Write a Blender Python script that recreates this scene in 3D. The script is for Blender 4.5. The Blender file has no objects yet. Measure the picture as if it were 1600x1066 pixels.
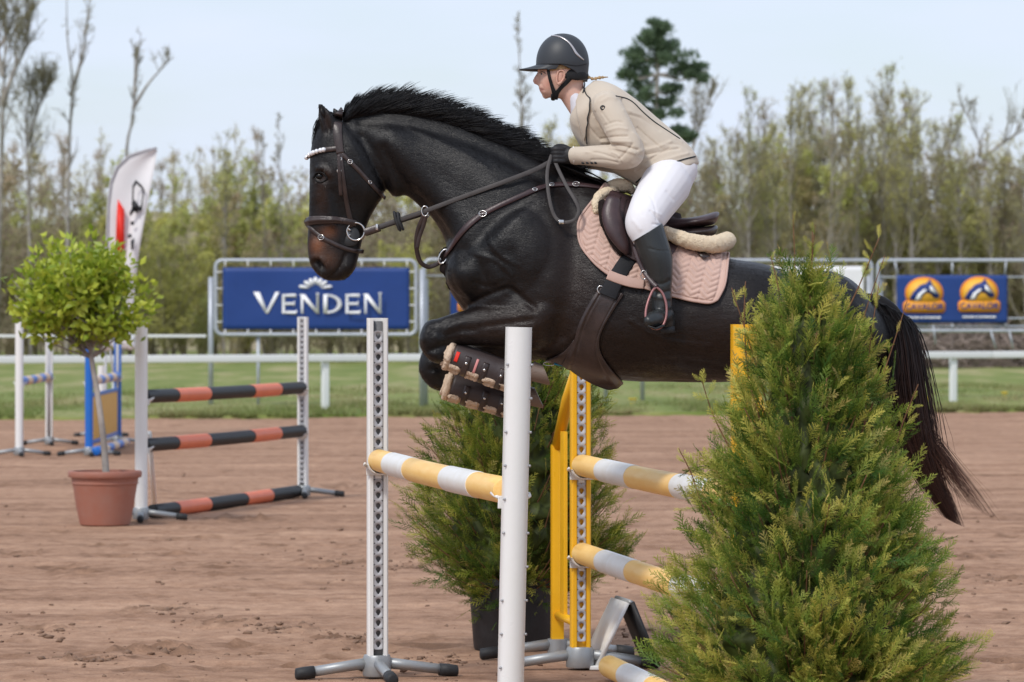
import bpy, bmesh, math, random
import numpy as np
from mathutils import Vector, Matrix
from mathutils.bvhtree import BVHTree
random.seed(7); RNG = np.random.default_rng(7)
R = math.radians
scene = bpy.context.scene
col = scene.collection

# ------------------------------------------------------------------ camera, sky, sun, exposure
F = 5964.0; CH = 1.70; HZ = 497.0          # focal length in photo pixels, camera height, horizon row
cam_d = bpy.data.cameras.new('camera'); cam = bpy.data.objects.new('camera', cam_d); col.objects.link(cam)
cam.location = (0, 0, CH); cam.rotation_euler = (R(90), 0, 0)
cam_d.sensor_width = 36.0; cam_d.lens = F/1600*36.0
cam_d.shift_y = -(533-HZ)/1600.0
cam_d.clip_start = 0.1; cam_d.clip_end = 3000
cam_d.dof.use_dof = True; cam_d.dof.focus_distance = 15.9; cam_d.dof.aperture_fstop = 6.3; cam_d.dof.aperture_blades = 9
scene.camera = cam
scene.render.resolution_x = 1024; scene.render.resolution_y = 682
scene.view_settings.view_transform = 'Standard'; scene.view_settings.look = 'None'
scene.view_settings.gamma = 1.0; scene.view_settings.use_curve_mapping = False
scene.view_settings.exposure = 0.62

SUN_EL, SUN_AZ = R(48), R(-148)            # azimuth from +Y towards +X: behind the camera, to the left
sun_d = bpy.data.lights.new('sun', 'SUN'); sun = bpy.data.objects.new('sun', sun_d); col.objects.link(sun)
sun_d.energy = 1.5; sun_d.angle = R(10); sun_d.color = (1.0, 0.955, 0.89)
sdir = Vector((math.sin(SUN_AZ)*math.cos(SUN_EL), math.cos(SUN_AZ)*math.cos(SUN_EL), math.sin(SUN_EL)))
sun.rotation_euler = sdir.to_track_quat('Z', 'Y').to_euler(); sun.location = (0, 0, 40)

world = bpy.data.worlds.new('World'); scene.world = world; world.use_nodes = True
wn, wl = world.node_tree.nodes, world.node_tree.links; wn.clear()
wo = wn.new('ShaderNodeOutputWorld'); wb = wn.new('ShaderNodeBackground'); wb.inputs['Strength'].default_value = 0.10
sky = wn.new('ShaderNodeTexSky'); sky.sky_type = 'NISHITA'; sky.sun_disc = False
sky.sun_elevation = SUN_EL; sky.sun_rotation = SUN_AZ; sky.air_density = 1.0; sky.dust_density = 1.5; sky.ozone_density = 1.0
tc = wn.new('ShaderNodeTexCoord'); mp = wn.new('ShaderNodeMapping'); mp.inputs['Scale'].default_value = (2.2, 2.2, 9.0)
nz = wn.new('ShaderNodeTexNoise'); nz.inputs['Scale'].default_value = 4.5; nz.inputs['Detail'].default_value = 5.0
cr = wn.new('ShaderNodeValToRGB'); cr.color_ramp.elements[0].position = 0.3; cr.color_ramp.elements[1].position = 0.7
cr.color_ramp.elements[0].color = (0.55,)*3+(1,); cr.color_ramp.elements[1].color = (1.0,)*3+(1,)
mx = wn.new('ShaderNodeMix'); mx.data_type = 'RGBA'
mx.inputs[7].default_value = (5.1, 5.65, 6.75, 1)      # thin bright cloud veil
wl.new(tc.outputs['Generated'], mp.inputs['Vector']); wl.new(mp.outputs['Vector'], nz.inputs['Vector'])
wl.new(nz.outputs['Fac'], cr.inputs['Fac']); wl.new(cr.outputs['Color'], mx.inputs[0])
wl.new(sky.outputs['Color'], mx.inputs[6]); wl.new(mx.outputs[2], wb.inputs['Color']); wl.new(wb.outputs['Background'], wo.inputs['Surface'])

# ------------------------------------------------------------------ helpers: points and meshes
def W(px, py, d): return np.array(((px-800)/F*d, d, CH-(py-HZ)/F*d))
def GX(px, d): return (px-800)/F*d

def mesh_np(name, V, faces, smooth=True):
    """faces: list of lists (any size) or ndarray (n,k)"""
    V = np.asarray(V, dtype=np.float32).reshape(-1, 3)
    me = bpy.data.meshes.new(name)
    if isinstance(faces, np.ndarray):
        n, k = faces.shape; loops = faces.ravel().astype(np.int32); starts = np.arange(n, dtype=np.int32)*k
    else:
        lens = np.array([len(f) for f in faces], dtype=np.int32); n = len(faces)
        loops = np.fromiter((i for f in faces for i in f), dtype=np.int32, count=int(lens.sum()))
        starts = (np.cumsum(lens)-lens).astype(np.int32)
    me.vertices.add(len(V)); me.vertices.foreach_set('co', V.ravel())
    me.loops.add(len(loops)); me.loops.foreach_set('vertex_index', loops)
    me.polygons.add(n); me.polygons.foreach_set('loop_start', starts)
    if smooth: me.polygons.foreach_set('use_smooth', np.ones(n, dtype=bool))
    me.update(calc_edges=True)
    return me

class G:
    """geometry collector"""
    def __init__(s): s.V = []; s.F = []; s.n = 0
    def add(s, vf):
        V, Fc = vf; V = np.asarray(V, float).reshape(-1, 3)
        s.V.append(V); s.F += [[i+s.n for i in f] for f in Fc]; s.n += len(V); return s
    def verts(s): return np.concatenate(s.V)

def tag(o, label=None, cat=None, group=None, kind=None):
    if label: o['label'] = label
    if cat: o['category'] = cat
    if group: o['group'] = group
    if kind: o['kind'] = kind
    return o

def thing(name, loc, label, cat, group=None, rz=0.0):
    o = bpy.data.objects.new(name, None); col.objects.link(o); o.location = loc; o.rotation_euler = (0, 0, rz)
    o.empty_display_size = 0.1
    return tag(o, label, cat, group)

def link(name, me, mat, parent=None, world=False):
    o = bpy.data.objects.new(name, me); col.objects.link(o)
    if mat is not None and not me.materials: me.materials.append(mat)
    if parent is not None:
        o.parent = parent
        if world:
            L = Vector((0, 0, 0)); q = parent
            while q is not None: L += q.location; q = q.parent
            o.location = -L
    return o

def obj(name, geo, mat, parent=None, world=False, smooth=True, autosmooth=None):
    if isinstance(geo, list): return [obj(name, q, mat, parent, world, smooth, autosmooth) for q in geo][0]
    if isinstance(geo, G): V, Fc = geo.verts(), geo.F
    else: V, Fc = geo
    me = mesh_np(name, V, Fc, smooth)
    if autosmooth is not None:
        bm = bmesh.new(); bm.from_mesh(me)
        a = R(autosmooth)
        for e in bm.edges:
            if len(e.link_faces) == 2: e.smooth = e.calc_face_angle(0) < a
        bm.to_mesh(me); bm.free()
    return link(name, me, mat, parent, world)

def copy_tree(o, parent=None):
    c = o.copy(); col.objects.link(c); c.parent = parent
    if parent is not None: c.matrix_parent_inverse = o.matrix_parent_inverse.copy()
    for ch in [x for x in bpy.data.objects if x.parent is o]: copy_tree(ch, c)
    return c

# ------------------------------------------------------------------ primitives -> (V, F)
def box(c, s, rz=0.0, bevel=0.0):
    bm = bmesh.new(); bmesh.ops.create_cube(bm, size=1.0)
    for v in bm.verts: v.co = Vector((v.co.x*s[0], v.co.y*s[1], v.co.z*s[2]))
    if bevel: bmesh.ops.bevel(bm, geom=list(bm.edges), offset=bevel, segments=2, affect='EDGES', profile=0.7)
    ca, sa = math.cos(rz), math.sin(rz)
    bm.verts.index_update()
    V = [(v.co.x*ca-v.co.y*sa+c[0], v.co.x*sa+v.co.y*ca+c[1], v.co.z+c[2]) for v in bm.verts]
    Fc = [[v.index for v in f.verts] for f in bm.faces]; bm.free()
    return V, Fc

def crspline(P, sub):
    P = np.asarray(P, float); n = len(P); out = []
    for i in range(n-1):
        p0 = P[max(i-1, 0)]; p1 = P[i]; p2 = P[i+1]; p3 = P[min(i+2, n-1)]
        for k in range(sub):
            t = k/sub
            out.append(0.5*((2*p1)+(-p0+p2)*t+(2*p0-5*p1+4*p2-p3)*t*t+(-p0+3*p1-3*p2+p3)*t**3))
    out.append(P[-1]); return np.array(out)

def frames(P, up=(0.13, 0.21, 0.97)):
    P = np.asarray(P, float); T = np.gradient(P, axis=0); T /= np.linalg.norm(T, axis=1)[:, None]+1e-12
    u = np.cross(T[0], up); u /= np.linalg.norm(u)+1e-12
    U = [u]
    for i in range(1, len(P)):
        u = U[-1]-T[i]*np.dot(U[-1], T[i]); u /= np.linalg.norm(u)+1e-12; U.append(u)
    U = np.array(U); return T, U, np.cross(T, U)

def tube(P, r, n=12, cap=True, up=(0.13, 0.21, 0.97), closed=False, round_ends=False):
    P = np.asarray(P, float); m = len(P)
    r = np.asarray(r, float)
    if r.ndim == 0: r = np.full((m, 2), float(r))
    elif r.ndim == 1: r = np.stack([r, r], 1) if len(r) == m else np.tile(r, (m, 1))
    if round_ends:
        T, _, _ = frames(P)
        pre, prr, pos, por = [], [], [], []
        for k in (0.96, 0.8, 0.5):
            s = math.sqrt(1-k*k)
            pre.append(P[0]-T[0]*r[0].mean()*k*0.9); prr.append(r[0]*s)
        for k in (0.5, 0.8, 0.96):
            s = math.sqrt(1-k*k)
            pos.append(P[-1]+T[-1]*r[-1].mean()*k*0.9); por.append(r[-1]*s)
        P = np.concatenate([pre, P, pos]); r = np.concatenate([prr, r, por]); m = len(P)
    T, U, N = frames(P, up)
    if closed:
        T = np.roll(P, -1, 0)-np.roll(P, 1, 0); T /= np.linalg.norm(T, axis=1)[:, None]
        upv = np.array(up)/np.linalg.norm(up)
        U = np.cross(T, upv); U /= np.linalg.norm(U, axis=1)[:, None]+1e-9; N = np.cross(T, U)
    a = np.arange(n)/n*2*math.pi
    V = P[:, None, :]+U[:, None, :]*(np.cos(a)[None, :, None]*r[:, 0][:, None, None])+N[:, None, :]*(np.sin(a)[None, :, None]*r[:, 1][:, None, None])
    V = V.reshape(-1, 3); Fc = []
    mm = m if closed else m-1
    for i in range(mm):
        i2 = (i+1) % m
        for k in range(n):
            k2 = (k+1) % n; Fc.append([i*n+k, i*n+k2, i2*n+k2, i2*n+k])
    if cap and not closed:
        Fc.append(list(range(n))[::-1]); Fc.append([(m-1)*n+k for k in range(n)])
    return V, Fc

def lathe(prof, n=32, c=(0, 0, 0), cap=True):
    V, Fc = [], []; m = len(prof)
    for (r, z) in prof:
        for k in range(n):
            a = k/n*2*math.pi; V.append((c[0]+r*math.cos(a), c[1]+r*math.sin(a), c[2]+z))
    for i in range(m-1):
        for k in range(n):
            k2 = (k+1) % n; Fc.append([i*n+k, i*n+k2, (i+1)*n+k2, (i+1)*n+k])
    if cap:
        Fc.append(list(range(n))[::-1]); Fc.append([(m-1)*n+k for k in range(n)])
    return V, Fc

def prism(poly, z0, z1, tri=True):
    """2-D polygon (x,y) extruded from z0 to z1, returns local coords"""
    n = len(poly); V = [(p[0], p[1], z0) for p in poly]+[(p[0], p[1], z1) for p in poly]
    Fc = [[k, (k+1) % n, n+(k+1) % n, n+k] for k in range(n)]
    Fc.append(list(range(n))[::-1]); Fc.append([n+k for k in range(n)])
    return V, Fc

def sphere(c, r, nu=16, nv=10):
    V, Fc = [], []; r = (r, r, r) if np.isscalar(r) else r
    for i in range(nv+1):
        t = math.pi*i/nv
        for k in range(nu):
            a = 2*math.pi*k/nu
            V.append((c[0]+r[0]*math.sin(t)*math.cos(a), c[1]+r[1]*math.sin(t)*math.sin(a), c[2]+r[2]*math.cos(t)))
    for i in range(nv):
        for k in range(nu):
            k2 = (k+1) % nu; Fc.append([i*nu+k, (i+1)*nu+k, (i+1)*nu+k2, i*nu+k2])
    return V, Fc

def xf(vf, M):
    V, Fc = vf; V = np.asarray(V, float); M = np.asarray(M, float)
    return V@M[:3, :3].T+M[:3, 3], Fc

def vnoise(x, y, seed=0):
    """2-D value noise in [-1,1]"""
    rng = np.random.default_rng(seed); L = rng.uniform(-1, 1, (256, 256))
    xi = np.floor(x).astype(int); yi = np.floor(y).astype(int); fx = x-xi; fy = y-yi
    fx = fx*fx*(3-2*fx); fy = fy*fy*(3-2*fy)
    g = lambda a, b: L[a % 256, b % 256]
    return (g(xi, yi)*(1-fx)+g(xi+1, yi)*fx)*(1-fy)+(g(xi, yi+1)*(1-fx)+g(xi+1, yi+1)*fx)*fy
def vnoise3(P, s, seed=0):
    return (vnoise(P[:, 0]*s+P[:, 1]*s*.71, P[:, 2]*s-P[:, 1]*s*.53, seed)+vnoise(P[:, 1]*s+7.3, P[:, 0]*s*.6+P[:, 2]*s*.8, seed+1))*0.6

# ------------------------------------------------------------------ materials
def nodes_of(m): return m.node_tree.nodes, m.node_tree.links
def mat(name, c, rough=0.5, spec=0.5, metal=0.0, var=0.12, vscale=6.0, bump=0.0, bscale=80.0, sheen=0.0, coat=0.0,
        attr=None, stretch=None, c2=None, sss=0.0, transl=0.0, rvar=0.0, coords='Object'):
    m = bpy.data.materials.new(name); m.use_nodes = True; n, l = nodes_of(m)
    b = n['Principled BSDF']; b.inputs['Roughness'].default_value = rough; b.inputs['Metallic'].default_value = metal
    b.inputs['Specular IOR Level'].default_value = spec
    b.inputs['Sheen Weight'].default_value = sheen; b.inputs['Coat Weight'].default_value = coat
    if coat: b.inputs['Coat Roughness'].default_value = 0.15
    if sss: b.inputs['Subsurface Weight'].default_value = sss; b.inputs['Subsurface Radius'].default_value = (0.012, 0.005, 0.003); b.inputs['Subsurface Scale'].default_value = 1.0
    tc = n.new('ShaderNodeTexCoord'); mp = n.new('ShaderNodeMapping'); l.new(tc.outputs[coords], mp.inputs['Vector'])
    if stretch: mp.inputs['Scale'].default_value = stretch
    nt = n.new('ShaderNodeTexNoise'); nt.inputs['Scale'].default_value = vscale; nt.inputs['Detail'].default_value = 5.0; nt.inputs['Roughness'].default_value = 0.6
    l.new(mp.outputs['Vector'], nt.inputs['Vector'])
    if attr:
        at = n.new('ShaderNodeAttribute'); at.attribute_name = attr; base = at.outputs['Color']
    else:
        mixc = n.new('ShaderNodeMix'); mixc.data_type = 'RGBA'
        mixc.inputs[6].default_value = (*c, 1); mixc.inputs[7].default_value = (*(c2 or c), 1)
        rp = n.new('ShaderNodeMapRange'); rp.inputs['From Min'].default_value = 0.35; rp.inputs['From Max'].default_value = 0.65
        l.new(nt.outputs['Fac'], rp.inputs['Value']); l.new(rp.outputs['Result'], mixc.inputs[0]); base = mixc.outputs[2]
    hv = n.new('ShaderNodeHueSaturation'); l.new(base, hv.inputs['Color'])
    mr = n.new('ShaderNodeMapRange'); mr.inputs['From Min'].default_value = 0.25; mr.inputs['From Max'].default_value = 0.75
    mr.inputs['To Min'].default_value = 1-var; mr.inputs['To Max'].default_value = 1+var
    l.new(nt.outputs['Fac'], mr.inputs['Value']); l.new(mr.outputs['Result'], hv.inputs['Value'])
    l.new(hv.outputs['Color'], b.inputs['Base Color'])
    if rvar:
        rr = n.new('ShaderNodeMapRange'); rr.inputs['From Min'].default_value = 0.3; rr.inputs['From Max'].default_value = 0.7
        rr.inputs['To Min'].default_value = max(0.02, rough-rvar); rr.inputs['To Max'].default_value = min(1, rough+rvar)
        l.new(nt.outputs['Fac'], rr.inputs['Value']); l.new(rr.outputs['Result'], b.inputs['Roughness'])
    if bump:
        n2 = n.new('ShaderNodeTexNoise'); n2.inputs['Scale'].default_value = bscale; n2.inputs['Detail'].default_value = 3.0
        l.new(mp.outputs['Vector'], n2.inputs['Vector'])
        bp = n.new('ShaderNodeBump'); bp.inputs['Strength'].default_value = bump; bp.inputs['Distance'].default_value = 0.01
        l.new(n2.outputs['Fac'], bp.inputs['Height']); l.new(bp.outputs['Normal'], b.inputs['Normal'])
    if transl:
        out = n['Material Output']; ts = n.new('ShaderNodeBsdfTranslucent'); l.new(hv.outputs['Color'], ts.inputs['Color'])
        ms = n.new('ShaderNodeMixShader'); ms.inputs[0].default_value = transl
        l.new(b.outputs['BSDF'], ms.inputs[1]); l.new(ts.outputs['BSDF'], ms.inputs[2]); l.new(ms.outputs['Shader'], out.inputs['Surface'])
    return m

def colattr(me, C, name='coat'):
    a = me.color_attributes.new(name, 'FLOAT_COLOR', 'POINT')
    C = np.asarray(C, np.float32)
    if C.shape[1] == 3: C = np.concatenate([C, np.ones((len(C), 1), np.float32)], 1)
    a.data.foreach_set('color', C.ravel())

M = {}
M['white'] = mat('white plastic', (0.80, 0.80, 0.79), 0.33, 0.5, var=0.05, vscale=5, bump=0.04, bscale=60, c2=(0.74, 0.74, 0.72), rvar=.08)
M['yellow'] = mat('yellow plastic', (0.82, 0.43, 0.012), 0.35, 0.5, var=0.06, vscale=4, bump=0.03, bscale=50, rvar=.08)
M['poleyellow'] = mat('faded yellow paint', (0.90, 0.545, 0.155), 0.46, 0.4, var=0.035, vscale=9, bump=0.08, bscale=70, c2=(0.90, 0.60, 0.22), stretch=(3, .5, 3))
M['polewhite'] = mat('white sleeve', (0.80, 0.80, 0.79), 0.42, 0.5, var=0.05, vscale=10, bump=0.05, bscale=70, c2=(0.70, 0.68, 0.64))
M['alu'] = mat('grey aluminium track', (0.42, 0.42, 0.44), 0.55, 0.4, metal=0.1, var=0.12, vscale=14, bump=0.05, bscale=120)
M['galv'] = mat('galvanised steel', (0.36, 0.38, 0.40), 0.45, 0.5, metal=0.45, var=0.18, vscale=30, bump=0.08, bscale=90, c2=(0.30, 0.31, 0.31))
M['rubber'] = mat('black rubber', (0.022, 0.023, 0.025), 0.6, 0.4, var=0.25, vscale=40, bump=0.1, bscale=150)
M['orange'] = mat('orange pole paint', (0.72, 0.17, 0.075), 0.45, 0.45, var=0.10, vscale=9)
M['poleblack'] = mat('black pole paint', (0.012, 0.013, 0.015), 0.5, 0.3, var=0.3, vscale=9)
M['blue'] = mat('blue plastic', (0.010, 0.135, 0.52), 0.38, 0.5, var=0.08, vscale=5)
M['cream'] = mat('cream pole paint', (0.68, 0.50, 0.36), 0.5, 0.4, var=0.1, vscale=9)
M['slotgrey'] = mat('dark grey slot strip', (0.16, 0.16, 0.165), 0.7, 0.3, var=0.2, vscale=20)
M['terracotta'] = mat('terracotta plastic', (0.37, 0.145, 0.098), 0.6, 0.35, var=0.20, vscale=7, bump=0.12, bscale=60, c2=(0.29, 0.135, 0.10))
M['blackpot'] = mat('black nursery pot', (0.018, 0.019, 0.022), 0.5, 0.45, var=0.35, vscale=14, bump=0.1, bscale=60)
# ------------------------------------------------------------------ ground
M['soil'] = mat('dark earth', (0.10, 0.075, 0.05), 0.95, 0.2, var=0.2, vscale=0.4)
me = mesh_np('ground', [(-400, -100, -0.09), (400, -100, -0.09), (400, 700, -0.09), (-400, 700, -0.09)], [[0, 1, 2, 3]])
tag(link('ground', me, M['soil']), kind='structure')

def sand_material():
    m = bpy.data.materials.new('arena sand'); m.use_nodes = True; n, l = nodes_of(m); b = n['Principled BSDF']
    b.inputs['Roughness'].default_value = 0.95; b.inputs['Specular IOR Level'].default_value = 0.15
    tc = n.new('ShaderNodeTexCoord')
    def noise(scale, det, st, rough=0.6):
        mp = n.new('ShaderNodeMapping'); mp.inputs['Scale'].default_value = st; l.new(tc.outputs['Object'], mp.inputs['Vector'])
        t = n.new('ShaderNodeTexNoise'); t.inputs['Scale'].default_value = scale; t.inputs['Detail'].default_value = det; t.inputs['Roughness'].default_value = rough
        l.new(mp.outputs['Vector'], t.inputs['Vector']); return t.outputs['Fac']
    a = noise(1.0, 7, (0.30, 1.4, 1), .68); c = noise(9, 5, (1, 1, 1)); d = noise(60, 4, (1, 1, 1), .7)
    rp = n.new('ShaderNodeValToRGB'); e = rp.color_ramp.elements
    e[0].position = 0.34; e[0].color = (0.210, 0.116, 0.072, 1); e[1].position = 0.64; e[1].color = (0.475, 0.297, 0.198, 1)
    k = rp.color_ramp.elements.new(0.5); k.color = (0.360, 0.214, 0.139, 1)
    ad = n.new('ShaderNodeMath'); ad.operation = 'MULTIPLY_ADD'; ad.inputs[1].default_value = 0.45; l.new(c, ad.inputs[0])
    sb = n.new('ShaderNodeMath'); sb.operation = 'MULTIPLY_ADD'; sb.inputs[1].default_value = 0.75; l.new(a, sb.inputs[0]); sb.inputs[2].default_value = -0.10
    l.new(sb.outputs[0], ad.inputs[2]); l.new(ad.outputs[0], rp.inputs['Fac'])
    hv = n.new('ShaderNodeHueSaturation'); l.new(rp.outputs['Color'], hv.inputs['Color'])
    mr = n.new('ShaderNodeMapRange'); mr.inputs['From Min'].default_value = .3; mr.inputs['From Max'].default_value = .7; mr.inputs['To Min'].default_value = .82; mr.inputs['To Max'].default_value = 1.16
    l.new(d, mr.inputs['Value']); l.new(mr.outputs['Result'], hv.inputs['Value'])
    at = n.new('ShaderNodeAttribute'); at.attribute_name = 'scuff'; mk_ = n.new('ShaderNodeMix'); mk_.data_type = 'RGBA'; mk_.inputs[7].default_value = (.105, .056, .034, 1)   # damp turned-up sand
    ml = n.new('ShaderNodeMath'); ml.operation = 'MULTIPLY'; ml.inputs[1].default_value = .62; l.new(at.outputs['Fac'], ml.inputs[0]); l.new(ml.outputs[0], mk_.inputs[0]); l.new(hv.outputs['Color'], mk_.inputs[6]); l.new(mk_.outputs[2], b.inputs['Base Color'])
    bp = n.new('ShaderNodeBump'); bp.inputs['Strength'].default_value = 0.55; bp.inputs['Distance'].default_value = 0.02
    s2 = n.new('ShaderNodeMath'); s2.operation = 'ADD'; l.new(d, s2.inputs[0]); l.new(c, s2.inputs[1])
    l.new(s2.outputs[0], bp.inputs['Height']); l.new(bp.outputs['Normal'], b.inputs['Normal'])
    return m
M['sand'] = sand_material()

def far_edge(x): return 66.2+0.32*x+0.5*vnoise(x*0.8, x*0+3.3, 5)+0.25*vnoise(x*3.1, x*0+9.3, 6)   # where sand meets grass
def sand_height(x, y):
    h = 0.014*vnoise(x*0.35, y*1.1, 11)+0.009*vnoise(x*0.8, y*2.0, 12)+0.009*vnoise(x*3, y*4.5, 13)+0.007*vnoise(x*10, y*12, 14)+.004*vnoise(x*23, y*23, 17)
    h += 0.004*np.sin(y*7.5+2.2*vnoise(x*0.5, y*0.5, 15)*3)*np.clip(vnoise(x*.2+9, y*.35, 16)+.3, 0, 1)
    return h
xs = np.concatenate([np.linspace(-60, -14, 24)[:-1], np.linspace(-14, -4, 64)[:-1], np.linspace(-4, 4, 160)[:-1], np.linspace(4, 14, 64)[:-1], np.linspace(14, 60, 24)])
ys = np.concatenate([np.linspace(-20, 13, 14)[:-1], np.linspace(13, 17, 50)[:-1], np.linspace(17, 31, 270)[:-1], np.linspace(31, 46, 130)[:-1], np.linspace(46, 66, 90)])
gx, gy = np.meshgrid(xs, ys)
hh = sand_height(gx, gy); scuff = np.zeros_like(hh)
prng = np.random.default_rng(21)
N31, N32, N33 = vnoise(gx*9, gy*9, 31), vnoise(gx*16, gy*16, 32), vnoise(gx*22, gy*14, 33)
def mark(px, py, w, depth):                      # hoof scuffs: a hollow with a thrown-up crumbly rim
    d = CH*F/(py-HZ); x0 = GX(px, d); y0 = d; i0, i1 = np.searchsorted(xs, [x0-3.2*w, x0+3.2*w]); j0, j1 = np.searchsorted(ys, [y0-4*w, y0+4*w])
    if i1-i0 < 2 or j1-j0 < 2: return
    S = (slice(j0, j1), slice(i0, i1)); u = (gx[S]-x0)/w; v = (gy[S]-y0)/(w*.95); rr = np.sqrt(u*u+v*v)+0.35*N31[S]
    hh[S] += -depth*np.exp(-(rr/0.55)**2)+depth*0.55*np.exp(-((rr-1.0)/0.28)**2)*(0.5+1.0*N32[S])
    scuff[S] = np.maximum(scuff[S], np.clip(1.35-rr*.95+.9*N33[S], 0, 1)*min(1, depth/.04))
for (px, py, w, dp) in [(480, 745+640-640, .16, .03), (240, 1015, .16, .06), (150, 1030, .15, .05), (355, 975, .17, .06), (330, 972, .12, .05), (270, 952, .2, .045),
                        (450, 985, .16, .045), (60, 985, .14, .045), (520, 880, .22, .05), (640, 885, .16, .05), (430, 852, .15, .04), (95, 888, .18, .04), (30, 862, .2, .04),
                        (300, 883, .14, .03), (545, 1000, .15, .04), (680, 1010, .2, .04), (270, 866, .16, .03), (1040, 990, .14, .04), (360, 810, .22, .05), (400, 812, .2, .05), (290, 840, .18, .045),
                        (1560, 905, .22, .05), (1520, 870, .2, .04), (620, 745, .25, .05), (530, 760, .25, .05)]:
    mark(px, py, w, dp)
for i in range(420):
    d = 17.5+46*prng.random()**1.3; px = prng.uniform(-50, 1650); mark(px, HZ+CH*F/d, prng.uniform(.06, .13), prng.uniform(.012, .036))
for q in [(GX(589, 18), 18), (GX(906, 18.45), 18.45), (GX(869, 19.05), 19.05), (GX(164, 31.3), 31.3), (GX(220, 32), 32), (GX(474, 36.2), 36.2), (GX(30, 47), 47), (GX(77, 51), 51), (GX(139, 47), 47), (GX(184, 51.4), 51.4), (GX(806, 19.6), 19.6), (GX(968, 18.6), 18.6), (GX(952, 17.9), 17.9), (GX(430, 35), 35), (GX(330, 33.7), 33.7)]:
    k = np.exp(-(((gx-q[0])**2+(gy-q[1])**2)/.62**2)**2); hh = hh*(1-k)+k*(.25*np.clip(hh, -.02, .02))
# clip the far rows to the ragged grass edge
gy2 = np.where(gy > 45, 45+(gy-45)*(far_edge(gx)-45)/(66.0-45), gy)
V = np.stack([gx, gy2, hh], -1).reshape(-1, 3); ny, nx = gx.shape
idx = np.arange(ny*nx).reshape(ny, nx)
Fq = np.stack([idx[:-1, :-1], idx[:-1, 1:], idx[1:, 1:], idx[1:, :-1]], -1).reshape(-1, 4)
me = mesh_np('sand_arena', V, Fq); colattr(me, np.repeat(scuff.reshape(-1, 1), 3, 1), 'scuff'); tag(link('sand_arena', me, M['sand']), kind='structure')

# loose clods of soil lying on the sand
M['clod'] = mat('soil clods', (0.22, 0.14, 0.098), 0.95, 0.15, var=0.25, vscale=20, bump=.3, bscale=90)
bm = bmesh.new(); bmesh.ops.create_icosphere(bm, subdivisions=1, radius=1.0); bm.verts.index_update()
ico_v = np.array([v.co[:] for v in bm.verts]); ico_f = np.array([[v.index for v in f.verts] for f in bm.faces]); bm.free()
def clods(n, seed):
    r = np.random.default_rng(seed)
    cl = np.array([(240, 1015), (150, 1030), (355, 975), (450, 985), (60, 985), (520, 880), (640, 885), (270, 952), (545, 1000), (1040, 990), (700, 1030), (900, 1010), (1560, 905)], float)
    q = cl[r.integers(0, len(cl), n)]+r.normal(0, 1, (n, 2))*np.array([34, 5]); w = np.stack([r.uniform(0, 1600, n), HZ+CH*F/(17.8+24*r.random(n)**1.4)], 1); p = np.where((r.random(n) < .55)[:, None], q, w)
    y = CH*F/(p[:, 1]-HZ); x = GX(p[:, 0], y); s = 0.004+0.017*r.random(n)**4; z = sand_height(x, y)
    V = ico_v[None]*(1+.35*r.normal(size=(n, 12, 1)))*s[:, None, None]*np.array([1.2, 1.1, .7])+np.stack([x, y, z+s*.25], 1)[:, None]
    return V.reshape(-1, 3), (ico_f[None]+(np.arange(n)*12)[:, None, None]).reshape(-1, 3)
v, f = clods(1700, 3)
tag(link('soil_clods', mesh_np('soil_clods', v, f, smooth=False), M['clod']), 'small crumbs of dark soil scattered over the sand', 'soil', kind='stuff')

# grass beyond the arena
def grass_material():
    m = bpy.data.materials.new('meadow grass'); m.use_nodes = True; n, l = nodes_of(m); b = n['Principled BSDF']
    b.inputs['Roughness'].default_value = 0.9; b.inputs['Specular IOR Level'].default_value = 0.2
    tc = n.new('ShaderNodeTexCoord'); mp = n.new('ShaderNodeMapping'); mp.inputs['Scale'].default_value = (0.55, 0.12, 1); l.new(tc.outputs['Object'], mp.inputs['Vector'])
    t = n.new('ShaderNodeTexNoise'); t.inputs['Scale'].default_value = 0.9; t.inputs['Detail'].default_value = 7; t.inputs['Roughness'].default_value = .65; l.new(mp.outputs['Vector'], t.inputs['Vector'])
    rp = n.new('ShaderNodeValToRGB'); e = rp.color_ramp.elements
    e[0].position = .34; e[0].color = (0.125, 0.170, 0.036, 1); e[1].position = .66; e[1].color = (0.34, 0.30, 0.15, 1)
    k = e.new(.5); k.color = (0.195, 0.225, 0.062, 1)
    l.new(t.outputs['Fac'], rp.inputs['Fac']); l.new(rp.outputs['Color'], b.inputs['Base Color'])
    bp = n.new('ShaderNodeBump'); bp.inputs['Strength'].default_value = .6; bp.inputs['Distance'].default_value = .1; l.new(t.outputs['Fac'], bp.inputs['Height']); l.new(bp.outputs['Normal'], b.inputs['Normal'])
    return m
M['grassland'] = grass_material()
xs = np.concatenate([np.linspace(-150, -22, 20)[:-1], np.linspace(-22, 22, 220)[:-1], np.linspace(22, 150, 20)]); t = np.linspace(0, 1, 60)**2.2
gx, tt = np.meshgrid(xs, t); y0 = far_edge(gx)-0.12; gy = y0+(420-y0)*tt
hh = 0.055+0.05*vnoise(gx*.5, gy*.3, 41)*np.clip((gy-y0)/2, 0, 1)+0.02*vnoise(gx*2.3, gy*2, 42)
hh[0] = -0.05
V = np.stack([gx, gy, hh], -1).reshape(-1, 3); ny, nx = gx.shape; idx = np.arange(ny*nx).reshape(ny, nx)
Fq = np.stack([idx[:-1, :-1], idx[:-1, 1:], idx[1:, 1:], idx[1:, :-1]], -1).reshape(-1, 4)
tag(link('grass_field', mesh_np('grass_field', V, Fq), M['grassland']), kind='structure')
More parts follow.
